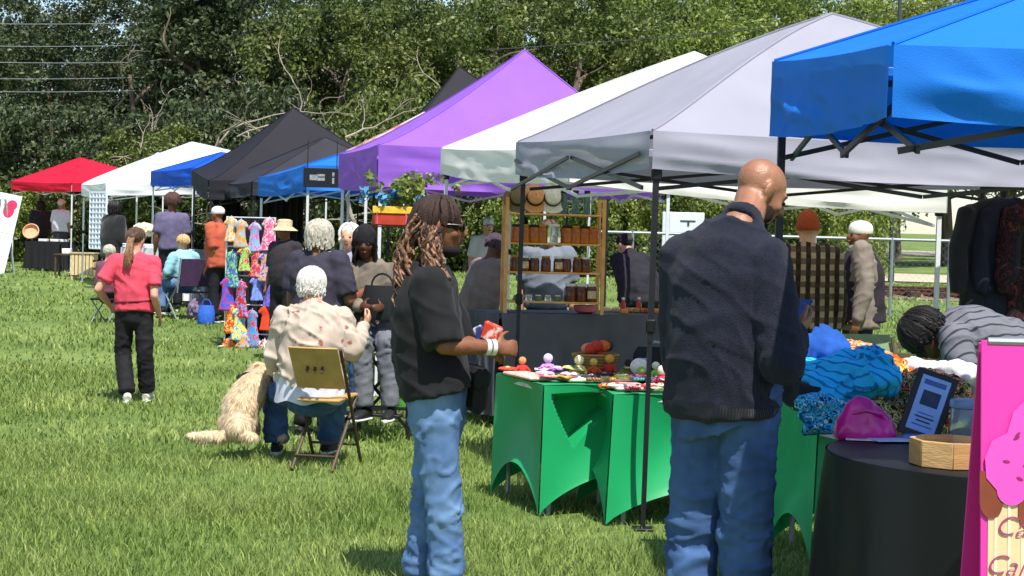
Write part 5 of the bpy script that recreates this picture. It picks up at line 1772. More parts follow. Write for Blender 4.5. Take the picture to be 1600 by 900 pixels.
def ball(label, loc, col, r_=.045):
    mb = MB(); mb.ell((0, 0, r_), (r_, r_, r_ * .95), None, 16, 12)
    for a in range(0, 180, 30):
        mb.tube([(r_ * 1.01 * math.cos(t) * math.cos(R(a)), r_ * 1.01 * math.cos(t) * math.sin(R(a)), r_ + r_ * .96 * math.sin(t)) for t in np.linspace(0, 6.28, 20)], r_ * .06, n=4)
    return one(mb, 'yarn_ball', M('yarn_' + col, col, .95, .1, 60, .5, 150), label, 'yarn ball', loc)
# positions are table fractions (u along the front edge, v towards the back)
folded('white and coral patterned mat along the craft table edge', on_t(t1, .06, .5, z1), '#e0d2c4', .16, .42, 1, R(20), '#d98a72')
folded('cream lace mat in the middle of the craft table', on_t(t1, .42, .3, z1), '#e3ddc9', .42, .3, 1, R(20), '#b7b08a')
folded('pink and white mat on the right of the craft table', on_t(t2, .12, .45, z2), '#e5cfcf', .22, .4, 1, R(10), '#c54a58')
DO = [(t1, .1, .78, z1, '#c43a30', '#e08a5a', 'red'), (t1, .25, .72, z1, '#b58ad0', '#d8c6ea', 'lilac'), (t1, .52, .62, z1, '#d05a28', '#e8c05a', 'orange'), (t1, .64, .66, z1, '#c23a2c', '#e6a03c', 'scarlet'),
      (t1, .74, .58, z1, '#c9a23a', '#3a2a20', 'mustard'), (t1, .4, .55, z1, '#d9c27a', '#efe3b8', 'straw-yellow'), (t1, .82, .3, z1, '#8fbf4a', '#e8e0c8', 'lime'), (t2, .3, .5, z2, '#c23a5a', '#f0d0c0', 'rose'),
      (t2, .24, .78, z2, '#4a3a30', '#8fae4a', 'brown')]
for i, (q, u, v, z_, c1, c2, nm) in enumerate(DO):
    crochet_doll(nm + ' crochet doll standing on the green craft table', on_t(q, u, v, z_), c1, c2, .95 if i % 2 else .78, cr.uniform(-.8, .8))
RO = [(t1, .04, .9, '#d24a36', '#efc05a', 'red'), (t1, .16, .5, '#d9a0c0', '#f0e0c0', 'pale pink'), (t1, .3, .42, '#e8dcc8', '#4a3a3a', 'cream'), (t1, .36, .2, '#3a3a40', '#d0d0c0', 'charcoal'), (t1, .55, .15, '#c9d05a', '#f0f0d0', 'lemon'),
      (t1, .68, .22, '#d05a80', '#f0c0d0', 'magenta'), (t1, .5, .35, '#26262c', '#8a8a90', 'black'), (t2, .05, .25, '#e0d8c8', '#c04040', 'ivory'), (t2, .2, .2, '#c8344a', '#f0c0b0', 'crimson'), (t2, .34, .22, '#5a8a3a', '#e8d060', 'green'), (t1, .22, .22, '#5a4a8a', '#c0b0e0', 'violet'), (t2, .42, .4, '#e8e4dc', '#d0a040', 'white')]
for q, u, v, c1, c2, nm in RO:
    rosette(nm + ' crochet flower lying on the green craft table', on_t(q, u, v, (z1 if q is t1 else z2) + .012), c1, c2, 1.1)
for q, u, v, col, nm in ((t1, .45, .12, '#c9a03a', 'amber'), (t1, .62, .08, '#4a8a8a', 'teal'), (t1, .76, .1, '#d8d0b8', 'bone white'), (t2, .1, .08, '#b03a3a', 'dark red'), (t2, .3, .06, '#d8b040', 'golden'), (t1, .33, .06, '#8a5a3a', 'brown')):
    ring(nm + ' bead bracelet near the craft table edge', on_t(q, u, v, (z1 if q is t1 else z2) + .012), col)
def granny(label, loc, cols, w, rz, tilt):
    T = thing('crochet_square', label, 'crochet', loc, rz)
    rm = rotm(tilt, 0, 0)
    for i, c in enumerate(cols):
        G = np.zeros((8, 8, 3))
        ww = w * (1 - .3 * i)
        for a_ in range(8):
            for b_ in range(8):
                G[a_, b_] = rm @ Vector(((a_ / 7 - .5) * ww, (b_ / 7 - .5) * ww, .004 + .0035 * i + .006 * math.sin(a_ * 1.3 + rz * 9) * math.cos(b_ * 1.1)))
        mb = MB(); mb.grid(G, 0, .004); mb.build('yarn_round', M('yarn_' + c, c, .95, .25, 70, .6, 160), T)
PAL = [('#d8402c', '#f0b040', '#3a2a24'), ('#e8a0b8', '#fff0e0', '#b03060'), ('#8a4ab0', '#d8b0e8', '#f0e0c0'), ('#f0e8d8', '#4a8a6a', '#d0503a'), ('#20242c', '#d8d0c0', '#c03a3a'), ('#e07a2c', '#f0d070', '#5a2a18'), ('#3a8ab0', '#e8e0d0', '#d0a030'), ('#c8c04a', '#f4f0d0', '#6a8a2a'),
       ('#b02a48', '#f0c0c0', '#2a2a30'), ('#d8b890', '#8a4a2a', '#f0e0c8'), ('#e8d8e0', '#c05a8a', '#6a3a5a'), ('#5a6a3a', '#d8c88a', '#b0482c'), ('#f0f0ea', '#b0b0a8', '#303038'), ('#d05a70', '#f0e0b0', '#3a6a8a')]
PNM = ['red and gold', 'pink and white', 'purple and lilac', 'cream and green', 'black and bone', 'orange and yellow', 'blue and cream', 'lemon and white', 'crimson and rose', 'tan and brown', 'blush and plum', 'olive and straw', 'white and grey', 'coral and ivory']
for i in range(14):
    q, z_ = (t1, z1) if i % 3 else (t2, z2)
    u = (.08 + .86 * ((i * .618) % 1)) if q is t1 else (.03 + .36 * ((i * .618) % 1)); v = .12 + .7 * ((i * .755 + .3) % 1)
    granny(PNM[i] + ' crochet square on the green craft table', on_t(q, u, v, z_ + .014 + .012 * (i % 4)), PAL[i], .13, i * 1.1, .12 * math.sin(i * 2))
ball('white wool ball in the middle of the craft table', on_t(t1, .74, .38, z1 + .02), '#e6e2d8', .05)
ball('raspberry pink wool ball next to the white one', on_t(t1, .88, .34, z1), '#b8345c', .034)
ball('dark red wool ball near the black bag', on_t(t1, .95, .42, z1), '#7a2430', .032)
T = thing('craft_basket', 'wicker basket heaped with orange and gold crochet pieces', 'basket', on_t(t1, .6, .82, z1))
mb = MB()
for j in range(7):
    r0 = .1 + .006 * j
    mb.tube([(r0 * math.cos(a), r0 * .8 * math.sin(a), .012 + .017 * j) for a in np.linspace(0, 6.283, 22)], .01, n=5)
mb.build('basket', M('wicker', '#9a7440', .85, .2, 30), T)
for i in range(9):
    a = i * 2.4
    mb = MB(); mb.ell((.06 * math.cos(a) * (i / 9 + .3), .05 * math.sin(a), .13 + .02 * (i % 3)), (.045, .04, .035), rotm(0, 0, a), 9, 7); mb.build('crochet_piece', M('yarn_' + ('#d8642c', '#e0b048', '#c03a30', '#3a3a28', '#e08a60')[i % 5], ('#d8642c', '#e0b048', '#c03a30', '#3a3a28', '#e08a60')[i % 5], .95, .2, 60, .5, 150), T)
T = thing('black_tote', 'black handbag with a grey strap on the craft table', 'bag', on_t(t1, .95, .72, z1), R(15))
mb = MB(); mb.tube([(0, 0, .0), (0, 0, .03), (0, 0, .13), (0, 0, .17)], [(.12, .05), (.13, .06), (.115, .045), (.09, .02)], n=18, lat=(1, 0, 0)); mb.build('pouch', M('bag_black'), T)
mb = MB(); mb.tube([(-.02, 0, .16), (.0, -.03, .2), (.06, -.06, .195), (.12, -.06, .16), (.13, -.06, .11)], .009, n=6); mb.build('strap', M('strap_grey', '#8d95a0', .6), T)
mb = MB(); mb.box((-.05, -.058, .08), (.05, .006, .05), None, 0, bev=.002); mb.build('patch', M('patch', '#9aa6b8', .7, .3, 60), T)

# ------------------------------------------------------------ jar stall
j0 = ground(778, 13.6); j1 = ground(1040, 14.2)
zj = at(900, 492, 13.9).z
dj = Vector((j1.x - j0.x, j1.y - j0.y)); 
tj = quad((j0.x, j0.y), dj, 1.75, .75)
table_frame('folding table under the dark grey draped cloth of the jar stall', tj, zj)
def draped(label, q, z, mat, drop=.72, wave=.03, seed=0, n=46, folds=5.0):
    cx, cy = sum(t[0] for t in q) / 4, sum(t[1] for t in q) / 4
    o = Vector((cx, cy, z - drop))
    T = thing('draped_tablecloth', label, 'tablecloth', o)
    Q_ = [Vector((t[0] - cx, t[1] - cy, drop)) for t in q]
    mb = MB(); mb.grid([[tuple(Q_[0].lerp(Q_[3], i / 6).lerp(Q_[1].lerp(Q_[2], i / 6), j / 6) + Vector((0, 0, .003))) for j in range(7)] for i in range(7)]); mb.build('top_panel', mat, T)
    for i in range(4):
        a, b = Q_[i], Q_[(i + 1) % 4]
        d = b - a; nn = Vector((d.y, -d.x, 0)).normalized()
        if nn.dot((a + b) / 2) < 0: nn = -nn
        uu, vv = np.meshgrid(np.linspace(0, 1, n), np.linspace(0, 1, 12), indexing='ij')
        ph = vnoise(np.stack([uu * folds * 1.1 + i * 7.1, vv * .5, uu * 0 + seed], -1).reshape(-1, 3), seed).reshape(uu.shape)
        off = wave * (np.sin(uu * folds * 6.28 + ph * 3) * .6 + ph) * (vv ** .7) + .012 + .05 * vv
        G = np.stack([a.x + d.x * uu + nn.x * off, a.y + d.y * uu + nn.y * off, drop - vv * drop + .003 + 0 * uu], -1)
        sd = MB(); sd.grid(G); sd.build('drape', mat, T)
    return T
GREYC = M('charcoal_cloth', '#55545e', .8, .12, 6, .15, 300)
draped('dark grey cloth hanging in folds from the jar stall table', tj, zj + .004, GREYC, .84, .085, 3, folds=5.5)
# wooden rack standing on it
dn = dj.normalized(); nn_ = Vector((-dn.y, dn.x))
ra = Vector((at(786, 490, 13.85).x, at(786, 490, 13.85).y)); rb = Vector((at(936, 490, 13.95).x, at(936, 490, 13.95).y))
rl_ = (rb - ra).length; rang = math.atan2(rb.y - ra.y, rb.x - ra.x)
rc = (ra + rb) / 2
RT = thing('wooden_jar_rack', 'light wooden shelf rack with jars and hats on the dark grey table', 'rack', (rc.x, rc.y, zj + .008), rang)
RH = at(860, 312, 13.9).z - zj
RW = M('rack_wood', '#c98a4c', .65, .2, 10, .3, 40, col2='#e0ae72')
for sx in (-1, 1):
    for sy in (-1, 1):
        mb = MB(); mb.bar((sx * rl_ / 2, sy * .12, 0), (sx * rl_ / 2, sy * .12, RH), .028); mb.build('upright', RW, RT, smooth=False)
    mb = MB(); mb.bar((sx * rl_ / 2, -.11, .1), (sx * rl_ / 2, .11, RH * .9), .016); mb.build('side_brace', RW, RT, smooth=False)
shz = [RH * .13, RH * .42, RH * .7 - .06, RH * .87]
shz = [(at(860, y_, 13.8).z - zj) for y_ in (474, 428, 383, 337)]
for z_ in shz:
    for k_ in range(2):
        mb = MB(); mb.box((0, -.065 + .13 * k_, z_), (rl_ - .03, .12, .016), None, 0, bev=.003); mb.build('shelf_board', RW, RT)
AMBER = M('amber_honey', '#b4560e', .15, .3, 14, spec=.6, transl=.4, col2='#e08a24')
DARKJ = M('dark_syrup', '#4a200c', .15, .3, 14, spec=.6, transl=.25, col2='#8a4418')
CLEARJ = M('clear_glass', '#dfe8e6', .05, .02, 10, trans=.9, spec=.6)
rotR = Matrix.Rotation(rang, 3, 'Z')
def jar(label, lx, z_, r_, h, glass, lid, group, lab=None, dy=-.06):
    loc = Vector((rc.x, rc.y, zj + .008)) + rotR @ Vector((lx, dy, z_ + .0085))
    T = thing('jar', label, 'jar', loc, rang, group)
    mb = MB(); mb.lathe([(r_ * .85, 0), (r_, .006), (r_ * 1.02, h * .3), (r_, h * .72), (r_ * .8, h * .84), (r_ * .78, h * .88)], n=14); mb.build('glass', glass, T)
    mb = MB(); mb.lathe([(r_ * .84, h * .86), (r_ * .86, h * .87), (r_ * .86, h * .99), (r_ * .8, h)], n=14); mb.build('lid', lid, T)
    if lab:
        mb = MB()
        G = [[(r_ * 1.035 * math.sin(a), -r_ * 1.035 * math.cos(a), z2) for z2 in (h * .2, h * .62)] for a in np.linspace(-.8, .8, 8)]
        mb.grid(G, 0, .001); mb.build('paper_label', lab, T)
    return T
LIDG, LIDW, LIDB = M('lid_gold', '#b98a3a', .35, .1, 20, metal=.6), M('lid_white', '#e0ddd6', .5), M('lid_black', '#1a1a1a', .4)
PAP = M('paper_label', '#d9c9a8', .8, .2, 60, col2='#b98a5a')
w2 = rl_ / 2
for i, fx in enumerate((-.78, -.62, -.42, -.25, .26, .44, .62, .8)):
    jar('tall amber honey jar on the second shelf of the wooden rack', fx * w2, shz[2], .05, .15, AMBER, LIDG if i % 2 else LIDB, 'amber jars on the second shelf')
for i, fx in enumerate((-.8, -.6, -.4, -.16, .1, .26, .5, .66)):
    jar('dark syrup jar with pale lid on the third shelf of the wooden rack', fx * w2, shz[1], .042, .13, DARKJ, LIDW if i % 3 else LIDG, 'dark jars on the third shelf', PAP if i in (1, 4) else None)
for i, fx in enumerate((.36, .58, .8)):
    jar('brown jar with white lid on the lowest shelf of the wooden rack', fx * w2, shz[0], .05, .15, DARKJ, LIDW, 'brown jars on the lowest shelf', PAP if i == 2 else None)
for i, fx in enumerate((-.75, -.5, -.3, -.1, .1)):
    jar('small round salve jar on the lowest shelf of the wooden rack', fx * w2, shz[0], .028, .05, (M('salve_green', '#5a7048', .3), CLEARJ)[i % 2], LIDW, 'small salve jars')
jar('clear glass jar with a white lid among the honey jars', -.02 * w2, shz[2], .062, .16, CLEARJ, LIDW, None)
for i, fx in enumerate((.18, .42, .66)):
    jar('slim green glass bottle on the top shelf of the rack', fx * w2, shz[3], .03, .2, M('green_glass', '#5a8478', .1, .05, 10, trans=.6), LIDB, 'green bottles on the top shelf')
def sunhat(label, lx, z_, col, r_=.13, tilt=70, band='#3a2a20'):
    loc = Vector((rc.x, rc.y, zj + .008)) + rotR @ Vector((lx, -.05, z_ + .0085 + r_ * math.sin(R(tilt))))
    T = thing('sun_hat', label, 'hat', loc, rang)
    rm = rotm(R(tilt), 0, 0)
    mb = MB(); mb.lathe([(r_, 0), (r_ * .98, .006), (r_ * .62, .012), (r_ * .56, .02), (r_ * .5, .07), (r_ * .3, .09), (.005, .092)], n=22, rot=rm, closed=False); mb.build('straw', M('straw_' + col, col, .9, .15, 30, .4, 120), T)
    mb = MB(); mb.lathe([(r_ * .58, .018), (r_ * .57, .02), (r_ * .54, .045), (r_ * .53, .047)], n=22, rot=rm, closed=False); mb.build('band', M('band_' + band, band, .8), T)
sunhat('peach straw sun hat leaning on the rack\'s top shelf', -.42 * w2, shz[3], '#d99a6c')
sunhat('white sun hat with a dark band on the rack\'s top shelf', -.06 * w2, shz[3], '#dedbd4', .13, 70, '#57504a')
sunhat('brown straw sun hat at the end of the rack\'s top shelf', -.78 * w2, shz[3], '#7a6a4a', .12)
# small goods on the same table
def tabj(u, v, dz=.009): 
    a, b, c, d = [Vector(t) for t in tj]; e = a.lerp(b, u).lerp(d.lerp(c, u), v)
    return Vector((e.x, e.y, zj + dz))
mb = MB(); mb.lathe([(.05, 0), (.09, .02), (.1, .05), (.1, .07), (.085, .072), (.08, .05), (.04, .02)], n=20)
one(mb, 'pink_bowl', M('pink_glaze', '#d8708a', .3), 'pink glazed bowl on the dark grey table under the rack', 'bowl', tabj(.46, .12))
for i in range(16):
    u = .66 + .32 * ((i * .377) % 1); v = .08 + .5 * ((i * .618) % 1)
    c_ = ('#c98a4a', '#d9b07a', '#b04a36', '#e0cfae', '#a8763c')[i % 5]
    mb = MB(); mb.box((0, 0, .022), (.07, .05, .044), rotm(0, 0, i * .7), 0, bev=.012)
    one(mb, 'soap_bar', M('soap_' + c_, c_, .6, .15, 30), 'handmade soap bar on the right end of the dark grey table', 'soap', tabj(u, v), 'soap bars on the dark grey table')
for i, (u, v) in enumerate(((.7, .3), (.82, .45), (.9, .25))):
    T = thing('red_bottle', 'small red bottle among the soap bars', 'bottle', tabj(u, v), 0, 'red bottles among the soap')
    mb = MB(); mb.lathe([(.02, 0), (.024, .01), (.024, .08), (.01, .1), (.01, .115)], n=12); mb.build('glass', M('red_glass', '#b8362c', .2), T)
    mb = MB(); mb.lathe([(.013, .115), (.013, .135)], n=10); mb.build('cap', LIDW, T)

# ------------------------------------------------------------ clothes stall
def prints(name, cols, scale=16, rough=.85):
    if name in _mats: return _mats[name]
    m = bpy.data.materials.new(name); m.use_nodes = True
    t = m.node_tree; N, L = t.nodes, t.links
    p = N['Principled BSDF']; p.inputs['Roughness'].default_value = rough; p.inputs['Specular IOR Level'].default_value = .2
    tc = N.new('ShaderNodeTexCoord')
    nz = N.new('ShaderNodeTexNoise'); nz.inputs['Scale'].default_value = scale; nz.inputs['Detail'].default_value = 2; nz.inputs['Distortion'].default_value = 1.5
    L.new(tc.outputs['Object'], nz.inputs['Vector'])
    r_ = N.new('ShaderNodeValToRGB'); r_.color_ramp.interpolation = 'CONSTANT'
    n = len(cols)
    while len(r_.color_ramp.elements) < n: r_.color_ramp.elements.new(.5)
    for i, c in enumerate(cols):
        r_.color_ramp.elements[i].position = 0 if i == 0 else .32 + .36 * i / n
        r_.color_ramp.elements[i].color = (*lin(c), 1)
    L.new(nz.outputs['Fac'], r_.inputs['Fac']); L.new(r_.outputs['Color'], p.inputs['Base Color'])
    _mats[name] = m
    return m

t3 = quad((1.47, 7.85), (.99, .14), .95, .62)
z3 = .74
table_frame('folding table under the heap of printed clothes', t3, z3)
M('black_cloth', '#17171b', .8, .15, 6, .15, 300)
stretch_cloth('green stretch cloth under the heap of printed clothes', t3, z3 + .001, out(t3, 1.05), [.3, .2, .2, .2], [.05, .05, .05, .05], GREEN, seed=5)
def heap(label, c, size, rz, mat, hang=None, seed=0, amp=.026, name='garment', fold=(6, 15, 9), rx=0):
    """a crumpled garment lying in the pile; hang: (dx, dy, dz) of the part that slides over the edge"""
    mb = MB()
    w, d, h = size
    rm = rotm(R(rx), 0, R(rz))
    mb.ell((0, 0, 0), (w / 2, d / 2, h / 2), rm, 18, 12)
    mb.box((0, 0, -h * .1), (w * .8, d * .75, h * .5), rm)
    if hang:
        a = rm @ Vector((0, -d * .3, 0)); hv = Vector(hang)
        mb.tube([a, a + Vector((hv.x * .4, hv.y, -.02)), a + Vector((hv.x * .8, hv.y, hv.z * .6)), a + hv], [(w * .4, .035), (w * .4, .03), (w * .38, .028), (w * .36, .022)], n=14, lat=rm @ Vector((1, 0, 0)))
    me = remesh(mb, .013, 3)
    im = np.array(rm.inverted())
    displace(me, lambda co, no: amp * (crest((co @ im.T) * np.array(fold) + vnoise(co * 6, seed + 2)[:, None], seed) * 1.5 + vnoise(co * 11, seed + 4) * .9 + .3 * vnoise(co * 30, seed + 5)))
    o = link_mesh(name, me, mat)
    o.location = c
    return tag(o, label, 'garment')
heap('royal blue garment crumpled on top of the clothes heap', at(1287, 548, 8.25), (.24, .2, .16), 15, M('royal_cotton', '#1b4f9e', .85, .2, 14), None, 2)
heap('turquoise striped garment with a pink patterned hem lying across the heap', at(1318, 584, 8.0), (.5, .3, .11), -34, stripes('turquoise_stripe', '#2fb4ee', '#1477b8', 9, .12, 'DIAGONAL'), (.12, -.12, -.1), 5, .034, fold=(4, 13, 8), rx=-14)
heap('pink and orange patterned hem of folded fabric', at(1368, 612, 7.95), (.13, .17, .1), -38, prints('hem_print', ('#d98a6a', '#e8b8a0', '#c05a4a', '#3a6fb0'), 40), None, 6, .01)
heap('black garment spread below the turquoise one', at(1275, 612, 7.95), (.34, .26, .1), -12, M('black_cotton'), None, 7)
heap('blue and white floral garment hanging over the table front', at(1278, 624, 7.93), (.3, .24, .1), 4, prints('blue_floral', ('#123c6a', '#1f7fc0', '#4fb8e0', '#0e2a48', '#a8d8e8'), 26), (-.0, -.12, -.15), 8, .02)
heap('orange batik garment in the middle of the clothes heap', at(1378, 588, 8.2), (.36, .26, .16), 20, prints('orange_batik', ('#d8501c', '#f08a3a', '#9a3414', '#e8b860', '#4a2010'), 15), None, 9)
heap('olive and cream flower-print garment behind the framed notice', at(1362, 630, 8.05), (.3, .24, .16), -10, prints('olive_print', ('#2a2018', '#6f7a3a', '#c8b884', '#3a2a1c', '#a85030'), 22), (.0, -.12, -.24), 10)
heap('dark red and brown printed garment at the right of the heap', at(1450, 618, 8.0), (.4, .26, .2), 8, prints('brown_print', ('#3a1c14', '#9a4a2c', '#d0a07a', '#241410', '#5a6a30'), 20), (.02, -.12, -.22), 11)
heap('white garment tossed on the clothes heap', at(1462, 580, 8.22), (.4, .2, .09), -24, M('white_linen', '#d8d6d8', .85, .08, 10, .2, 200), None, 12, .02, rx=-10)
heap('orange and rust patterned scarf along the back of the heap', at(1330, 556, 8.35), (.42, .14, .1), -20, prints('rust_print', ('#a8603a', '#d09a6a', '#7a3a24', '#e0c8a0'), 26), None, 13)

# round black table with its goods
RC = Vector((1.87, 5.98)); RR = .71
zr = .77
T = thing('round_table', 'round table under a floor-length black cloth', 'table', (RC.x, RC.y, 0))
mb = MB(); mb.lathe([(RR * .97, zr - .04), (RR * .985, zr - .03), (RR * .985, zr - .01), (RR * .97, zr - .004)], n=48); mb.build('tabletop', M('table_white'), T)
mb = MB(); mb.tube([(0, 0, .02), (0, 0, zr - .04)], .03, n=12); mb.build('pedestal', STEEL_G, T)
for i in range(3):
    mb = MB(); a = i * 2.1; mb.bar((0, 0, .05), (.4 * math.cos(a), .4 * math.sin(a), .02), .03); mb.build('leg', STEEL_G, T, smooth=False)
T = thing('round_tablecloth', 'black cloth falling in folds from the round table', 'tablecloth', (RC.x, RC.y, 0))
mb = MB(); n_ = 120
mb.lathe([(.01, zr + .001), (RR * .5, zr + .001), (RR * .96, zr + .001), (RR * .995, zr - .002), (RR * 1.0, zr - .012)], n=n_, closed=False)
BC = M('black_polyester', '#0c0d12', .55, .12, 5, .1, 300, spec=.35)
mb.build('top_panel', BC, T)
th = np.linspace(0, 2 * math.pi, n_ + 1); vv = np.linspace(0, 1, 14)
TH, VV = np.meshgrid(th, vv, indexing='ij')
wob = .05 * np.sin(TH * 9 + .8 * np.sin(TH * 3)) + .025 * np.sin(TH * 17 + 1)
RAD = RR + .003 + VV ** .8 * (wob * .7 + .02)
mb = MB(); mb.grid(np.stack([np.cos(TH) * RAD, np.sin(TH) * RAD, zr - .004 - VV * (zr - .03)], -1)); mb.build('skirt', BC, T)

def tb(px, Y, dz=.003):
    p = at(px, 600, Y); p.z = zr + .002 + dz
    # keep x for a point on the table top
    py = 600
    for _ in range(5):
        q = at(px, py, Y); py += (q.z - zr) * FPX / Y
    q = at(px, py, Y)
    return Vector((q.x, q.y, zr + .002 + dz))
for i, (px_, Y_, rz_, col) in enumerate(((1318, 6.42, 20, '#d8cfc0'), (1352, 6.33, -8, '#e4e2de'), (1392, 6.3, 12, '#cfd6e6'))):
    mb = MB(); mb.box((0, 0, 0), (.15, .105, .0025), rotm(0, 0, R(rz_)))
    o = one(mb, 'flyer', M('paper_' + col, col, .8, .15, 40), ('cream flyer near the table\'s left rim', 'white flyer lying below the magenta bag', 'pale blue flyer at the foot of the framed notice')[i], 'flyer', tb(px_, Y_, .002 + .003 * i), smooth=False)
T = thing('magenta_bag', 'shiny magenta bag on the round black table', 'bag', tb(1350, 6.38, .0), R(10))
mb = MB(); mb.tube([(0, 0, 0), (0, 0, .02), (0, 0, .07), (0, 0, .12), (.01, 0, .15)], [(.115, .05), (.125, .06), (.115, .05), (.085, .035), (.04, .012)], n=20, lat=(1, 0, 0))
me = remesh(mb, .008, 2); displace(me, lambda co, no: .007 * ridged(co * np.array([22, 22, 9]), 3))
link_mesh('pouch', me, M('magenta_satin', '#c81a86', .3, .2, 12, spec=.6), T)
mb = MB(); mb.tube([(-.06, -.03, .1), (-.02, -.05, .115), (.05, -.045, .1), (.08, -.03, .07)], .007, n=6); mb.build('handle', M('magenta_satin'), T)

fl = tb(1432, 6.4, .0)
T = thing('framed_notice', 'black framed notice leaning back on a blue stand', 'sign', fl, R(-14))
rm = rotm(R(-16), R(17), 0)
def fbx(c, s, mat, nm, par):
    mb = MB(); mb.box(rm @ Vector(c), s, rm, 0, bev=.002); return mb.build(nm, mat, par)
fr = fbx((0, 0, .14), (.16, .012, .27), M('frame_black', '#121319', .4), 'frame', T)
pg = fbx((0, -.008, .142), (.112, .004, .222), M('notice_page', '#8fb0e6', .5, .05, 20), 'page', T)
BLU = M('print_blue', '#42639c', .6, .1, 60)
DK = M('print_dark', '#2b3a56', .6, .2, 40)
for z_, w_, h_, m_ in ((.228, .085, .02, BLU), (.165, .07, .06, DK), (.103, .06, .004, BLU), (.088, .075, .006, DK), (.072, .055, .006, DK), (.055, .08, .005, BLU)):
    fbx((0, -.0108, z_), (w_, .0012, h_), m_, 'printed_block', pg)
mb = MB(); mb.box((0, -.035, .012), (.1, .09, .02), None, 0, bev=.004); mb.build('stand', M('stand_blue', '#5f86c8', .4), T)
mb = MB(); mb.bar((0, .02, .01), rm @ Vector((0, .01, .17)), .02); mb.build('rear_prop', M('frame_black'), T, smooth=False)

T = thing('wooden_tray', 'pale octagonal wooden tray near the pink banner', 'tray', tb(1488, 5.66, .0), R(8))
mb = MB()
for i in range(8):
    a = R(45 * i + 22.5); b = R(45 * (i + 1) + 22.5); r_ = .14
    pa, pb = Vector((r_ * math.cos(a), r_ * math.sin(a), 0)), Vector((r_ * math.cos(b), r_ * math.sin(b), 0))
    mb = MB(); c_ = (pa + pb) / 2
    mb.box(c_ + Vector((0, 0, .045)), ((pb - pa).length * 1.02, .012, .088), rotm(0, 0, math.atan2(pb.y - pa.y, pb.x - pa.x)), 0, bev=.002)
    mb.build('side_board', M('tray_wood%d' % (i % 2), ('#c8a06a', '#b88c58')[i % 2], .7, .18, 9, .2, 40, stretch=(1, 1, 5)), T)
mb = MB(); mb.lathe([(.13, .004), (.13, .012)], n=8); mb.build('base', WOOD2, T)
mb = MB(); mb.box((0, 0, .06), (.17, .13, .004), rotm(R(4), 0, .3)); mb.build('paper', M('paper_#e4e2de', '#e4e2de', .8), T, smooth=False)
T = thing('clear_canister', 'clear plastic canister with a blue-tinted lid on the round table', 'canister', tb(1512, 6.2, .0))
mb = MB(); mb.lathe([(.062, 0), (.066, .006), (.066, .14), (.06, .15)], n=24); mb.build('body', M('clear_plastic', '#c6d6e2', .08, .02, 10, trans=.75, spec=.5), T)
mb = MB(); mb.lathe([(.07, .148), (.071, .152), (.071, .172), (.066, .178)], n=24); mb.build('lid', M('lid_blue', '#7f9fc8', .25, .05, 10, trans=.3), T)
mb = MB(); mb.ell((0, 0, .04), (.05, .05, .035), None, 14, 8); mb.build('contents', M('sweets', '#4a3a34', .7, .4, 40, col2='#b08a6a'), T)

# pink cupcake banner, an A-board with a front and a rear leaf
PINK = M('banner_pink', '#e0359a', .45, .05, 3, spec=.4)
bx = at(1543, 600, 4.95).x
T = thing('cupcake_banner', 'pink A-board with a cupcake picture beside the round table', 'sign', (bx + .3, 5.0, 0))
tilt = math.atan2(.13, 1.24)
rm = rotm(-tilt, 0, R(0))
BO = Vector((0, -.13, 0))
def bp(x_, z_, dy): return BO + rm @ Vector((x_, dy, z_))
BHT = at(1548, 528, 5.0).z
mb = MB(); mb.box(bp(0, BHT / 2, 0), (.62, .008, BHT), rm, 0, bev=.002); front = mb.build('front_leaf', PINK, T)
rm2 = rotm(R(9), 0, 0)
mb = MB(); mb.box(Vector((0, .215, 0)) + rm2 @ Vector((0, 0, BHT / 2)), (.62, .008, BHT), rm2, 0, bev=.002); mb.build('rear_leaf', PINK, T)
mb = MB(); mb.tube([(-.29, 0, BHT - .01), (.29, 0, BHT - .01)], .012, n=8); mb.build('hinge', STEEL_G, T)
def plate(nm, pts, dy, mat, par, th=.003):
    mb = MB()
    n = len(pts)
    vs = [bp(x_, z_, -dy) for x_, z_ in pts] + [bp(x_, z_, -dy + th) for x_, z_ in pts]
    fs = [tuple(range(n)), tuple(range(2 * n - 1, n - 1, -1))] + [(i, i + n, (i + 1) % n + n, (i + 1) % n) for i in range(n)]
    mb.add(vs, fs)
    return mb.build(nm, mat, par, smooth=False)
def lz(py): return at(1570, py, 4.92).z
zt_, zd, zb_ = lz(612), lz(800), .12
FROST = M('frosting_pink', '#e84cae', .45, .06, 6, spec=.4)
CHOC = M('chocolate', '#7a3a22', .5, .15, 10)
WRAP = M('wrapper_beige', '#d8b98e', .6, .06, 10)
left = -.30
# wrapper
plate('wrapper', [(left + .012, zd + .05), (left + .008, .08), (.25, .08), (.255, zd + .03)], .008, WRAP, front)
for i in range(14):
    x_ = left + .03 + i * .04
    plate('wrapper_pleat', [(x_, zd + .02), (x_ - .002, .09), (x_ + .006, .09), (x_ + .008, zd + .02)], .0105, M('wrapper_line', '#e8d3ae', .6), front)
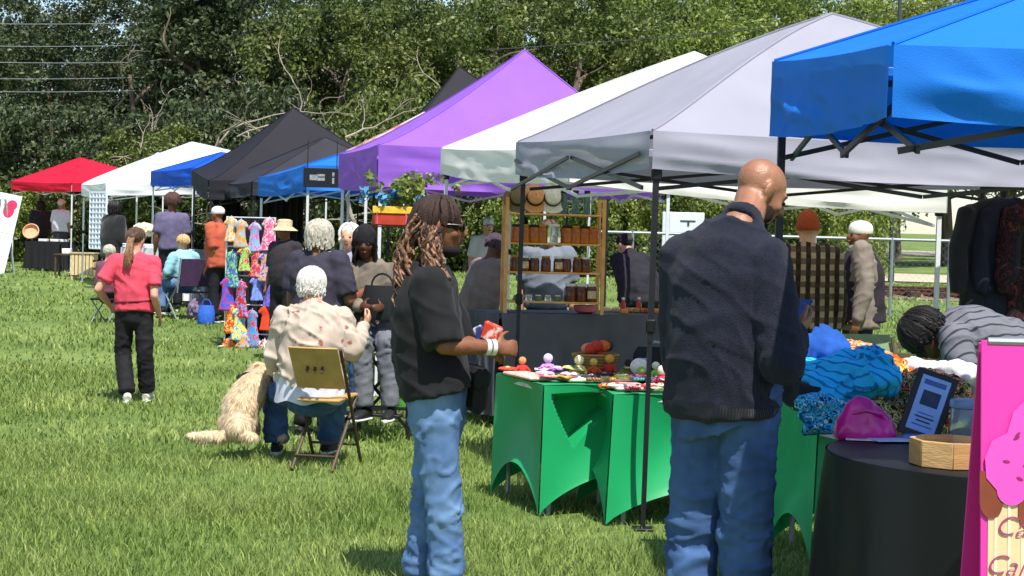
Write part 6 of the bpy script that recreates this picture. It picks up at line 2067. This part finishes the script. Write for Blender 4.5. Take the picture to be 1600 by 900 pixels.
# chocolate drips under the frosting
for i, (x_, w_, dn) in enumerate(((left + .02, .035, .0), (left + .135, .034, -.035), (left + .26, .04, .01), (left + .4, .04, -.03), (left + .52, .035, .0))):
    pts = [(x_ - w_, zd + .12)] + [(x_ + w_ * math.cos(a), zd + dn + .03 + .05 * math.sin(a)) for a in np.linspace(math.pi, 2 * math.pi, 12)] + [(x_ + w_, zd + .12)]
    plate('chocolate_drip', pts, .0125 + .0004 * i, CHOC, front)
pts = []
prof = [(left + .004, zd + .1), (left + .0, zd + .16), (left + .02, zd + .21), (left + .065, zd + .235), (left + .085, zd + .3), (left + .13, zd + .345), (left + .17, zd + .37), (.0, zt_ + .06), (.1, zt_ + .02), (.2, zd + .32), (.27, zd + .22), (.29, zd + .12)]
low = []
for i, (x_, w_, dn) in enumerate(((.22, .06, .02), (.1, .06, -.0), (-.02, .06, .02), (left + .185, .03, .03), (left + .08, .045, .015))):
    low += [(x_ + w_ * math.cos(a), zd + dn + .05 + .045 * math.sin(a)) for a in np.linspace(2 * math.pi, math.pi, 9)]
plate('frosting', (prof + low)[::-1], .0155, FROST, front)
sp = random.Random(5)
SPR = M('sprinkle_plum', '#8a2462', .5)
for i in range(46):
    x_ = left + .04 + sp.random() * .5; z_ = zd + .1 + sp.random() * .28
    if z_ > zd + .12 + (x_ - left) * 1.25: continue
    a = sp.uniform(0, 3.14); l_ = .011; w_ = .0045
    c, s = math.cos(a), math.sin(a)
    plate('sprinkle', [(x_ + c * l_ * math.cos(t) - s * w_ * math.sin(t), z_ + s * l_ * math.cos(t) + c * w_ * math.sin(t)) for t in np.linspace(0, 2 * math.pi, 9)[:-1]], .0175, SPR, front, .0015)
SCR = M('script_plum', '#9a3a6a', .5)
for txt, px_, py_, sz in (('Candies', 1560, 838, .085), ('Cakes', 1543, 898, .085)):
    cu = bpy.data.curves.new('lettering', 'FONT'); cu.body = txt; cu.size = sz; cu.shear = .35; cu.extrude = .0008; cu.offset = -.0012
    ob = bpy.data.objects.new('lettering', cu); COL.objects.link(ob)
    dg = bpy.context.evaluated_depsgraph_get()
    me = bpy.data.meshes.new_from_object(ob.evaluated_get(dg)); bpy.data.objects.remove(ob)
    o = bpy.data.objects.new('lettering', me); COL.objects.link(o); me.materials.clear(); me.materials.append(SCR); o.parent = front
    q = at(px_, py_, 4.88)
    o.matrix_local = Matrix.Translation(bp(q.x - bx - .3, q.z, -.0125)) @ rm.to_4x4() @ Matrix.Rotation(R(90), 4, 'X') @ Matrix.Rotation(R(-4), 4, 'Z')

# ------------------------------------------------------------ garment rail under the blue canopy
gx0, gx1, gy = at(1535, 300, 9.75).x, at(1720, 300, 9.75).x, 9.75
grz = float(gz(gx0, gy)); ztop_ = at(1540, 292, gy).z - grz
T = thing('garment_rail', 'black garment rail under the blue canopy', 'rail', ((gx0 + gx1) / 2, gy, grz))
hw = (gx1 - gx0) / 2
mb = MB(); mb.tube([(-hw, 0, ztop_), (hw, 0, ztop_)], .014, n=8); mb.build('rail_tube', BLKM, T)
for s_ in (-1, 1):
    mb = MB(); mb.tube([(s_ * hw, 0, .03), (s_ * hw, 0, ztop_)], .014, n=8); mb.build('upright', BLKM, T)
    mb = MB(); mb.tube([(s_ * hw, -.25, .02), (s_ * hw, .25, .02)], .014, n=8); mb.build('foot', BLKM, T)
DG = [('long black coat hung at the end of the garment rail', BLACK, 1.0), ('dark navy dress hung beside the black coat', M('navy_dress', '#1a1c2a', .9), .95), ('black and maroon print dress on the garment rail', prints('maroon_print', ('#1a1014', '#3a1a1e', '#141216', '#5a2a24'), 14), .9),
      ('charcoal tunic hung on the garment rail', M('charcoal_tunic', '#26262c', .9), .85), ('black lace blouse hung on the garment rail', M('black_lace', '#121114', .9, .4, 30), .8), ('deep plum coat at the far end of the rail', M('deep_plum', '#251820', .9), 1.0)]
for i, (lab, mt, ln) in enumerate(DG):
    x_ = gx0 + .08 + i * (hw * 2 - .16) / 5
    G_ = thing('hanging_garment', lab, 'garment', (x_, gy, grz + ztop_), R(20 + 8 * (i % 3)))
    mb = MB(); mb.tube([(0, 0, .016), (.02, 0, .0), (0, 0, -.03), (0, 0, -.06)], .004, n=6); mb.tube([(-.19, 0, -.12), (0, 0, -.06), (.19, 0, -.12)], .007, n=6); mb.build('hanger', BLKM, G_)
    mb = MB(); mb.tube([(0, 0, -.07), (0, 0, -.12), (0, 0, -.3), (0, 0, -.55), (0, 0, -ln)], [(.08, .03), (.2, .055), (.19, .075), (.2, .085), (.26, .11)], n=18, lat=(1, 0, 0))
    for s_ in (-1, 1): mb.tube([(s_ * .18, 0, -.14), (s_ * .24, .0, -.35), (s_ * .25, -.01, -.62)], [.055, .05, .042], n=10)
    me = remesh(mb, .014, 3); displace(me, lambda co, no: .014 * ridged(co * np.array([14, 14, 3]), i))
    link_mesh('cloth', me, mt, G_)

# ------------------------------------------------------------ far stalls
# sign board on an easel
p = ground(14, 38.0)
T = thing('easel_sign', 'tall white sign with a red emblem leaning on an easel', 'sign', p + Vector((-.62, 0, 0)))
ry = R(10)
rm = rotm(R(-8), ry, 0)
hb = 1.86
mb = MB(); mb.box(rm @ Vector((0, 0, hb / 2 + .04)), (1.0, .02, hb), rm, 0, bev=.004); bd_ = mb.build('board', M('sign_white', '#eceaf0', .5, .03, 5), T)
REDM = M('emblem_red', '#d0305a', .5, .08, 10)
for c, r_ in (((.27, -.012, 1.52), (.13, .004, .17)), ((.32, -.013, 1.66), (.12, .004, .12))):
    mb = MB(); mb.ell(rm @ Vector(c), r_, rm, 18, 8); mb.build('emblem', REDM, bd_)
for z_, w_ in ((1.22, .8), (1.14, .7), (1.0, .8), (.9, .62)):
    mb = MB(); mb.box(rm @ Vector((0, -.0115, z_)), (w_, .002, .022), rm); mb.build('printed_line', M('print_grey', '#b4b4bc', .6), bd_, smooth=False)
for s_ in (-1, 1):
    mb = MB(); mb.bar((s_ * .28 + .35, .35, 0), (s_ * .06 + .4, .16, 1.7), .04); mb.build('easel_leg', M('easel_grey', '#8f9a94', .6), T, smooth=False)
mb = MB(); mb.bar((.05, .26, .8), (.72, .26, .8), .04); mb.build('easel_crossbar', M('easel_grey'), T, smooth=False)

# table under the red canopy
a, b = ground(40, 40.0), ground(102, 39.6)
q = quad((a.x, a.y), (b.x - a.x, b.y - a.y), .98, .6)
zt_ = float(gz(a.x, a.y)) + .7
table_frame('folding table under the plain black cloth below the red canopy', q, zt_)
draped('plain black cloth on the table below the red canopy', q, zt_ + .004, M('black_cloth'), .66, .02, 4)
mb = MB(); mb.lathe([(.02, 0), (.17, .01), (.19, .05), (.2, .12), (.18, .125), (.16, .05), (.02, .03)], n=20, rot=rotm(R(65), 0, 0))
one(mb, 'round_basket', M('basket_peach', '#d2a27c', .85, .15, 20), 'round peach-coloured basket tipped up on the black table', 'basket', Vector((a.x + .08, a.y + .2, zt_ + .2)))
for i in range(3):
    mb = MB(); mb.box((0, 0, .03), (.22, .16, .06), rotm(0, 0, .3 * i), 0, bev=.006)
    one(mb, 'white_box', M('carton_white', '#dcdad6', .7), 'small white carton on the black table', 'carton', Vector((a.x + .38 + .24 * i, a.y + .15 + .1 * (i % 2), zt_ + .009)), 'white cartons on the black table')
# low table and crate stool
p = ground(104, 37.6)
T = thing('low_table', 'low dark wooden side table next to the slatted crate', 'table', p)
DW = M('dark_wood', '#4a382c', .7, .2, 10)
mb = MB(); mb.box((0, 0, .5), (.5, .4, .03), None, 0, bev=.004); mb.build('tabletop', DW, T)
for sx in (-1, 1):
    for sy in (-1, 1):
        mb = MB(); mb.bar((sx * .21, sy * .16, 0), (sx * .21, sy * .16, .49), .04); mb.build('leg', DW, T, smooth=False)
mb = MB(); mb.box((0, 0, .06), (.2, .16, .12), None, 0, bev=.01)
one(mb, 'white_bag', M('carton_white'), 'white paper bag on the low dark side table', 'bag', p + Vector((0, 0, .518)))
p = ground(131, 36.6)
T = thing('slatted_crate', 'pale wooden slatted crate stool on legs', 'crate', p)
for i in range(6):
    mb = MB(); mb.box((-.2 + i * .08, -.19, .33), (.065, .02, .46), None, 0, bev=.003); mb.build('slat', WOOD2, T)
    mb = MB(); mb.box((-.2 + i * .08, .19, .33), (.065, .02, .46), None, 0, bev=.003); mb.build('slat', WOOD2, T)
for s_ in (-1, 1):
    for z_ in (.15, .33, .5):
        mb = MB(); mb.box((s_ * .245, 0, z_), (.02, .38, .12), None, 0, bev=.003); mb.build('end_board', WOOD2, T)
    for y_ in (-1, 1):
        mb = MB(); mb.bar((s_ * .22, y_ * .165, 0), (s_ * .22, y_ * .165, .12), .04); mb.build('leg', WOOD2, T, smooth=False)
mb = MB(); mb.box((0, 0, .58), (.56, .44, .035), None, 0, bev=.008); mb.build('lid', M('crate_lid', '#b09a78', .8), T)
# white lattice curtain of the far white canopy
pa, pb = ground(139, 32.6), ground(164, 32.3)
zt_ = at(150, 300, 32.4).z - pa.z; zb_ = at(150, 388, 32.4).z - pa.z
T = thing('lattice_panel', 'white lattice side panel hanging from the far white canopy', 'panel', pa)
dv = (pb - pa); dv.z = 0
WL = M('lattice_white', '#dfe4ee', .6, .05, 10)
for i in range(6):
    x_ = dv * (i / 5)
    mb = MB(); mb.bar(x_ + Vector((0, 0, zb_)), x_ + Vector((0, 0, zt_)), .035, .02); mb.build('upright_strip', WL, T, smooth=False)
for i in range(12):
    z_ = zb_ + (zt_ - zb_) * i / 11
    mb = MB(); mb.bar(Vector((0, -.012, z_)), dv + Vector((0, -.012, z_)), .02, .03); mb.build('cross_strip', WL, T, smooth=False)
mb = MB(); mb.grid([[tuple(dv * (i / 8) + Vector((0, .02 + .012 * math.sin(i * 2), zb_ + (zt_ - zb_) * j / 4))) for j in range(5)] for i in range(9)]); mb.build('sheer_cloth', M('sheer', '#ccd6ea', .8, .05, 8, transl=.4), T)
# white-cloth tables with hats and goods
a, b = ground(188, 28.4), ground(268, 27.4)
q = quad((a.x, a.y), (b.x - a.x, b.y - a.y), (b - a).length, .7)
zt_ = float(gz(a.x, a.y)) + .95
table_frame('folding table under the white cloth of the hat stall', q, zt_)
draped('white cloth over the hat stall table', q, zt_ + .004, M('white_cloth', '#d9dbe2', .8, .06, 6), .85, .03, 6)
def hat_stand(label, loc, col, col2, k=1.0):
    T = thing('hat_stand', label, 'hat', loc)
    mb = MB(); mb.lathe([(.07, 0), (.07, .01), (.012, .02), (.012, .16)], n=12); mb.build('stand', BLKM, T)
    mb = MB(); mb.ell((0, 0, .24), (.075, .09, .11), None, 12, 9); mb.build('form', M('form_' + col2, col2, .8), T)
    mb = MB(); mb.ell((0, 0, .31), (.17 * k, .17 * k, .1 * k), None, 18, 12)
    me = remesh(mb, .014, 1); displace(me, lambda co, no: .022 * vnoise(co * 30, 3))
    link_mesh('fluffy_hat', me, M('fluff_' + col, col, .95, .15, 30), T)
def spot(u, v):
    A_, B_, C_, D_ = [Vector(t) for t in q]; e = A_.lerp(B_, u).lerp(D_.lerp(C_, u), v); return Vector((e.x, e.y, zt_ + .009))
hat_stand('fluffy cream hat on a black stand at the hat stall', spot(.24, .3), '#d8c8a8', '#5a5a52', 1.15)
hat_stand('fluffy turquoise hat on a stand at the hat stall', spot(.66, .3), '#6fc4c4', '#1f5a78', 1.15)
hat_stand('white hat on a stand between the cream and turquoise ones', spot(.46, .45), '#e6e6e2', '#8fb0a0', .8)
for i, (u, c_) in enumerate(((.08, '#cfd2da'), (.3, '#d8b8c8'), (.5, '#dfe3ea'), (.72, '#b8c8d0'), (.9, '#4a5a4a'))):
    folded(('grey', 'pale pink', 'white', 'pale blue', 'moss green')[i] + ' folded scarf at the front of the hat stall table', spot(u, .1), c_, .2, .14, 3, .2)
# folding armchair of the seated woman in light blue
p = ground(291, 25.0)
T = thing('camp_chair', 'folding armchair with purple and black fabric under the fair-haired woman', 'chair', p, R(40))
for s_ in (-1, 1):
    for y0, y1 in ((-.24, .24), (.24, -.24)):
        mb = MB(); mb.tube([(s_ * .29, y0, 0), (s_ * .29, y1, .5)], .012, n=6); mb.build('leg', STEEL_G, T)
    mb = MB(); mb.tube([(s_ * .29, -.24, .4), (s_ * .29, -.32, .92)], .012, n=6); mb.build('back_post', STEEL_G, T)
    mb = MB(); mb.box((s_ * .31, 0, .63), (.06, .48, .02), None, 0, bev=.006); mb.build('arm_rest', M('camp_black', '#1d1a22', .9), T)
mb = MB(); mb.box((0, 0, .40), (.56, .46, .02), None, 0, bev=.008); mb.build('seat', M('camp_purple', '#452f50', .9), T)
mb = MB(); mb.box((0, -.3, .7), (.56, .02, .42), rotm(R(8), 0, 0), 0, bev=.008); mb.build('backrest', M('camp_purple'), T)
# blue bag on the grass
p = ground(322, 24.2)
clutter_bag('blue shopping bag on the grass beside the person in rust orange', p, '#2f5fc0', .26, .27, .18)
heap('purple and grey bundle of bags beside the folding armchair', ground(311, 24.9) + Vector((0, 0, .14)), (.34, .3, .3), 20, M('bundle', '#5a3f66', .9, .3, 10, col2='#8d8698'), None, 21, name='bundle')

# black side walls behind the middle stalls
for i, (p0, p1, Ya, Yb, z0, lab) in enumerate(((352, 432, 21.3, 21.0, 1.55, 'black backing cloth behind the bright clothes rack'), (398, 470, 25.6, 26.2, 1.95, 'black cloth side wall under the blue canopy'), (326, 372, 27.6, 28.2, 1.95, 'black cloth side wall under the tall black canopy'))):
    a, b = ground(p0, Ya), ground(p1, Yb)
    uu, vv = np.meshgrid(np.linspace(0, 1, 40), np.linspace(0, 1, 10), indexing='ij')
    d = b - a; nn = Vector((d.y, -d.x, 0)).normalized()
    w = .03 * np.sin(uu * 40) + .02 * np.sin(uu * 17 + 1)
    mb = MB(); mb.grid(np.stack([d.x * uu + nn.x * w, d.y * uu + nn.y * w, .05 + z0 * vv + 0 * uu], -1))
    one(mb, 'side_wall_cloth', M('wall_black', '#1c1b20', .9, .15, 5), lab, 'curtain', a)

# rack of bright little clothes
p = ground(388, 20.6)
RKW, RKH = .62, 1.62
T = thing('display_rack', 'tall white grid rack hung with bright children\'s clothes', 'rack', p, R(-10))
for s_ in (-1, 1):
    mb = MB(); mb.tube([(s_ * RKW / 2, 0, 0), (s_ * RKW / 2, 0, RKH)], .012, n=6); mb.build('upright', STEEL_W, T)
    mb = MB(); mb.tube([(s_ * RKW / 2, -.22, .012), (s_ * RKW / 2, .22, .012)], .012, n=6); mb.build('foot', STEEL_W, T)
for j in range(5):
    mb = MB(); z_ = RKH - .01 - j * .36
    mb.tube([(-RKW / 2, 0, z_), (RKW / 2, 0, z_)], .008, n=6); mb.build('rail', STEEL_W, T)
RK = Matrix.Rotation(R(-10), 3, 'Z')
CC = [['#d8c8b8', '#e09a2a', '#7fb4e0', '#e05a98'], ['#4a6ab0', '#8fd06a', '#c8345a', '#d8a088'], ['#3a5ad0', '#c8302c', '#6a9ae0', '#8a6ac8'], ['#d84a24', '#f0d060', '#38a0e0', '#e0402c'], ['#b03a30', '#e89a4a', '#2a9ad8', '#e8e4e0']]
CN = [['beige', 'golden orange', 'sky blue', 'hot pink'], ['denim blue', 'light green', 'crimson', 'salmon'], ['cobalt blue', 'red', 'periwinkle', 'violet'], ['orange red', 'yellow', 'azure', 'tomato red'], ['brick red', 'peach', 'cyan blue', 'white']]
RNAME = ['top rail', 'second rail', 'third rail', 'fourth rail', 'lowest rail']
for j in range(5):
    for i in range(4):
        z_ = RKH - .012 - j * .36
        if j == 4: z_ += .0
        x_ = (-.36 + .24 * i) * RKW * 1.1
        hgt = .3 if j < 4 else .14
        kk = (1.0, 1.35, 1.15, 1.5, 1.2)[(i * 2 + j * 3) % 5]; z_ -= .03 * ((i * 7 + j * 5) % 3); x_ += .03 * math.sin(i * 5.1 + j * 2.3); hgt *= kk
        T = thing('childs_dress', CN[j][i] + ' little dress on the ' + RNAME[j] + ' of the bright clothes rack', 'dress', p + RK @ Vector((x_, -.03 - .03 * (i % 2), z_)), R(-10 + 22 * math.sin(i * 3 + j * 4)))
        mb = MB(); mb.tube([(0, 0, .0), (0, 0, -.03), (0, 0, -hgt * .45), (0, 0, -hgt)], [(.03, .014), (.055 * kk, .026), (.05 * kk, .024), (.085 * kk, .04)], n=14, lat=(1, 0, 0))
        for s_ in (-1, 1): mb.tube([(s_ * .04, 0, -.03), (s_ * .085, 0, -.09)], [.022, .018], n=8)
        me = remesh(mb, .0125, 2); displace(me, lambda co, no: .006 * ridged(co * np.array([30, 30, 8]), i + j))
        link_mesh('fabric', me, prints('dress_%d_%d' % (i, j), (CC[j][i], CC[j][i], CC[j][(i + 1) % 4], CC[j][i], CC[j][i]), 9), T)
        mb = MB(); mb.tube([(0, .03, .012), (0, .0, .02), (0, 0, -.005)], .004, n=5); mb.build('hook', STEEL_W, T)
# black sign on the blue stall
a = at(474, 292, 20.9); w_ = (at(531, 292, 20.9) - a).x; h_ = at(474, 262, 20.9).z - a.z
T = thing('stall_sign', 'black sign board with pale lettering blocks hung beside the purple canopy', 'sign', a + Vector((w_ / 2, 0, 0)))
mb = MB(); mb.box((0, 0, h_ / 2), (w_, .03, h_), None, 0, bev=.006); s_ = mb.build('board', M('sign_black', '#15171f', .5), T)
for x_, z_, ww, hh in ((-.1, .5, .1, .28), (-.01, .62, .1, .12), (-.01, .42, .1, .16), (.145, .68, .028, .2), (.145, .35, .028, .3)):
    mb = MB(); mb.box((x_, -.0165, z_ * h_), (ww, .003, hh * h_), None, 0, bev=.001); mb.build('pale_print', M('sign_print', '#8f949a', .6, .3, 30), s_)
for s_ in (-1, 1):
    mb = MB(); mb.tube([(s_ * w_ * .4, .02, h_), (s_ * w_ * .4, .02, h_ + .35)], .006, n=5); mb.build('hanging_cord', BLKM, T)

# white cabinet beyond the fence
p = ground(1064, 33.0)
T = thing('utility_cabinet', 'white metal cabinet with dark handles behind the fence', 'cabinet', p, R(-6))
ch = at(1064, 332, 33).z - p.z
WM = M('cabinet_white', '#d6dbe2', .45, .05, 6)
mb = MB(); mb.box((0, 0, ch / 2), (.82, .5, ch), None, 0, bev=.012); mb.build('box', WM, T)
mb = MB(); mb.box((.06, -.256, ch * .53), (.66, .012, ch * .9), None, 0, bev=.004); d_ = mb.build('door', WM, T)
mb = MB(); mb.box((.09, -.266, ch - .17), (.3, .014, .03), None, 0, bev=.004); mb.build('handle', M('handle_dark', '#3c4048', .5), d_)
mb = MB(); mb.box((.1, -.269, ch - .225), (.04, .016, .08), None, 0, bev=.004); mb.build('latch', M('handle_dark'), d_)
mb = MB(); mb.box((-.3, -.256, ch * .53), (.03, .014, ch * .85), None, 0, bev=.003); mb.build('hinge_strip', M('handle_dark'), T)

# lamp post above the grey canopy peak
p = ground(1392, 47)
T = thing('lamp_post', 'slim dark lamp post with a curved head above the pale canopies', 'lamp', p)
DKM = M('lamp_dark', '#3d4446', .5)
zt_ = at(1392, 20, 47).z - p.z
mb = MB(); mb.tube([(0, 0, 0), (0, 0, zt_), (0, 0, zt_ + .5), (-.06, 0, zt_ + .9), (-.3, 0, zt_ + 1.2)], [.09, .06, .05, .045, .04], n=10); mb.build('post', DKM, T)
mb = MB(); mb.ell((-.5, 0, zt_ + 1.2), (.3, .12, .06), None, 12, 8); mb.build('lamp_head', DKM, T)

p = ground(166, 24.0)
T = thing('camp_stool', 'low folding stool under the person in the plum cardigan', 'stool', p, R(-30))
mb = MB(); mb.box((0, 0, .33), (.36, .32, .03), None, 0, bev=.008); mb.build('seat', M('camp_black'), T)
for s_ in (-1, 1):
    for y0 in (-1, 1):
        mb = MB(); mb.tube([(s_ * .16, y0 * .14, 0), (s_ * .16, -y0 * .14, .32)], .011, n=6); mb.build('leg', STEEL_G, T)

clutter_bag('large black bag on the lap of the woman in the black beanie', at(596, 500, 12.55), '#17181c', .34, .26, .14, R(165))
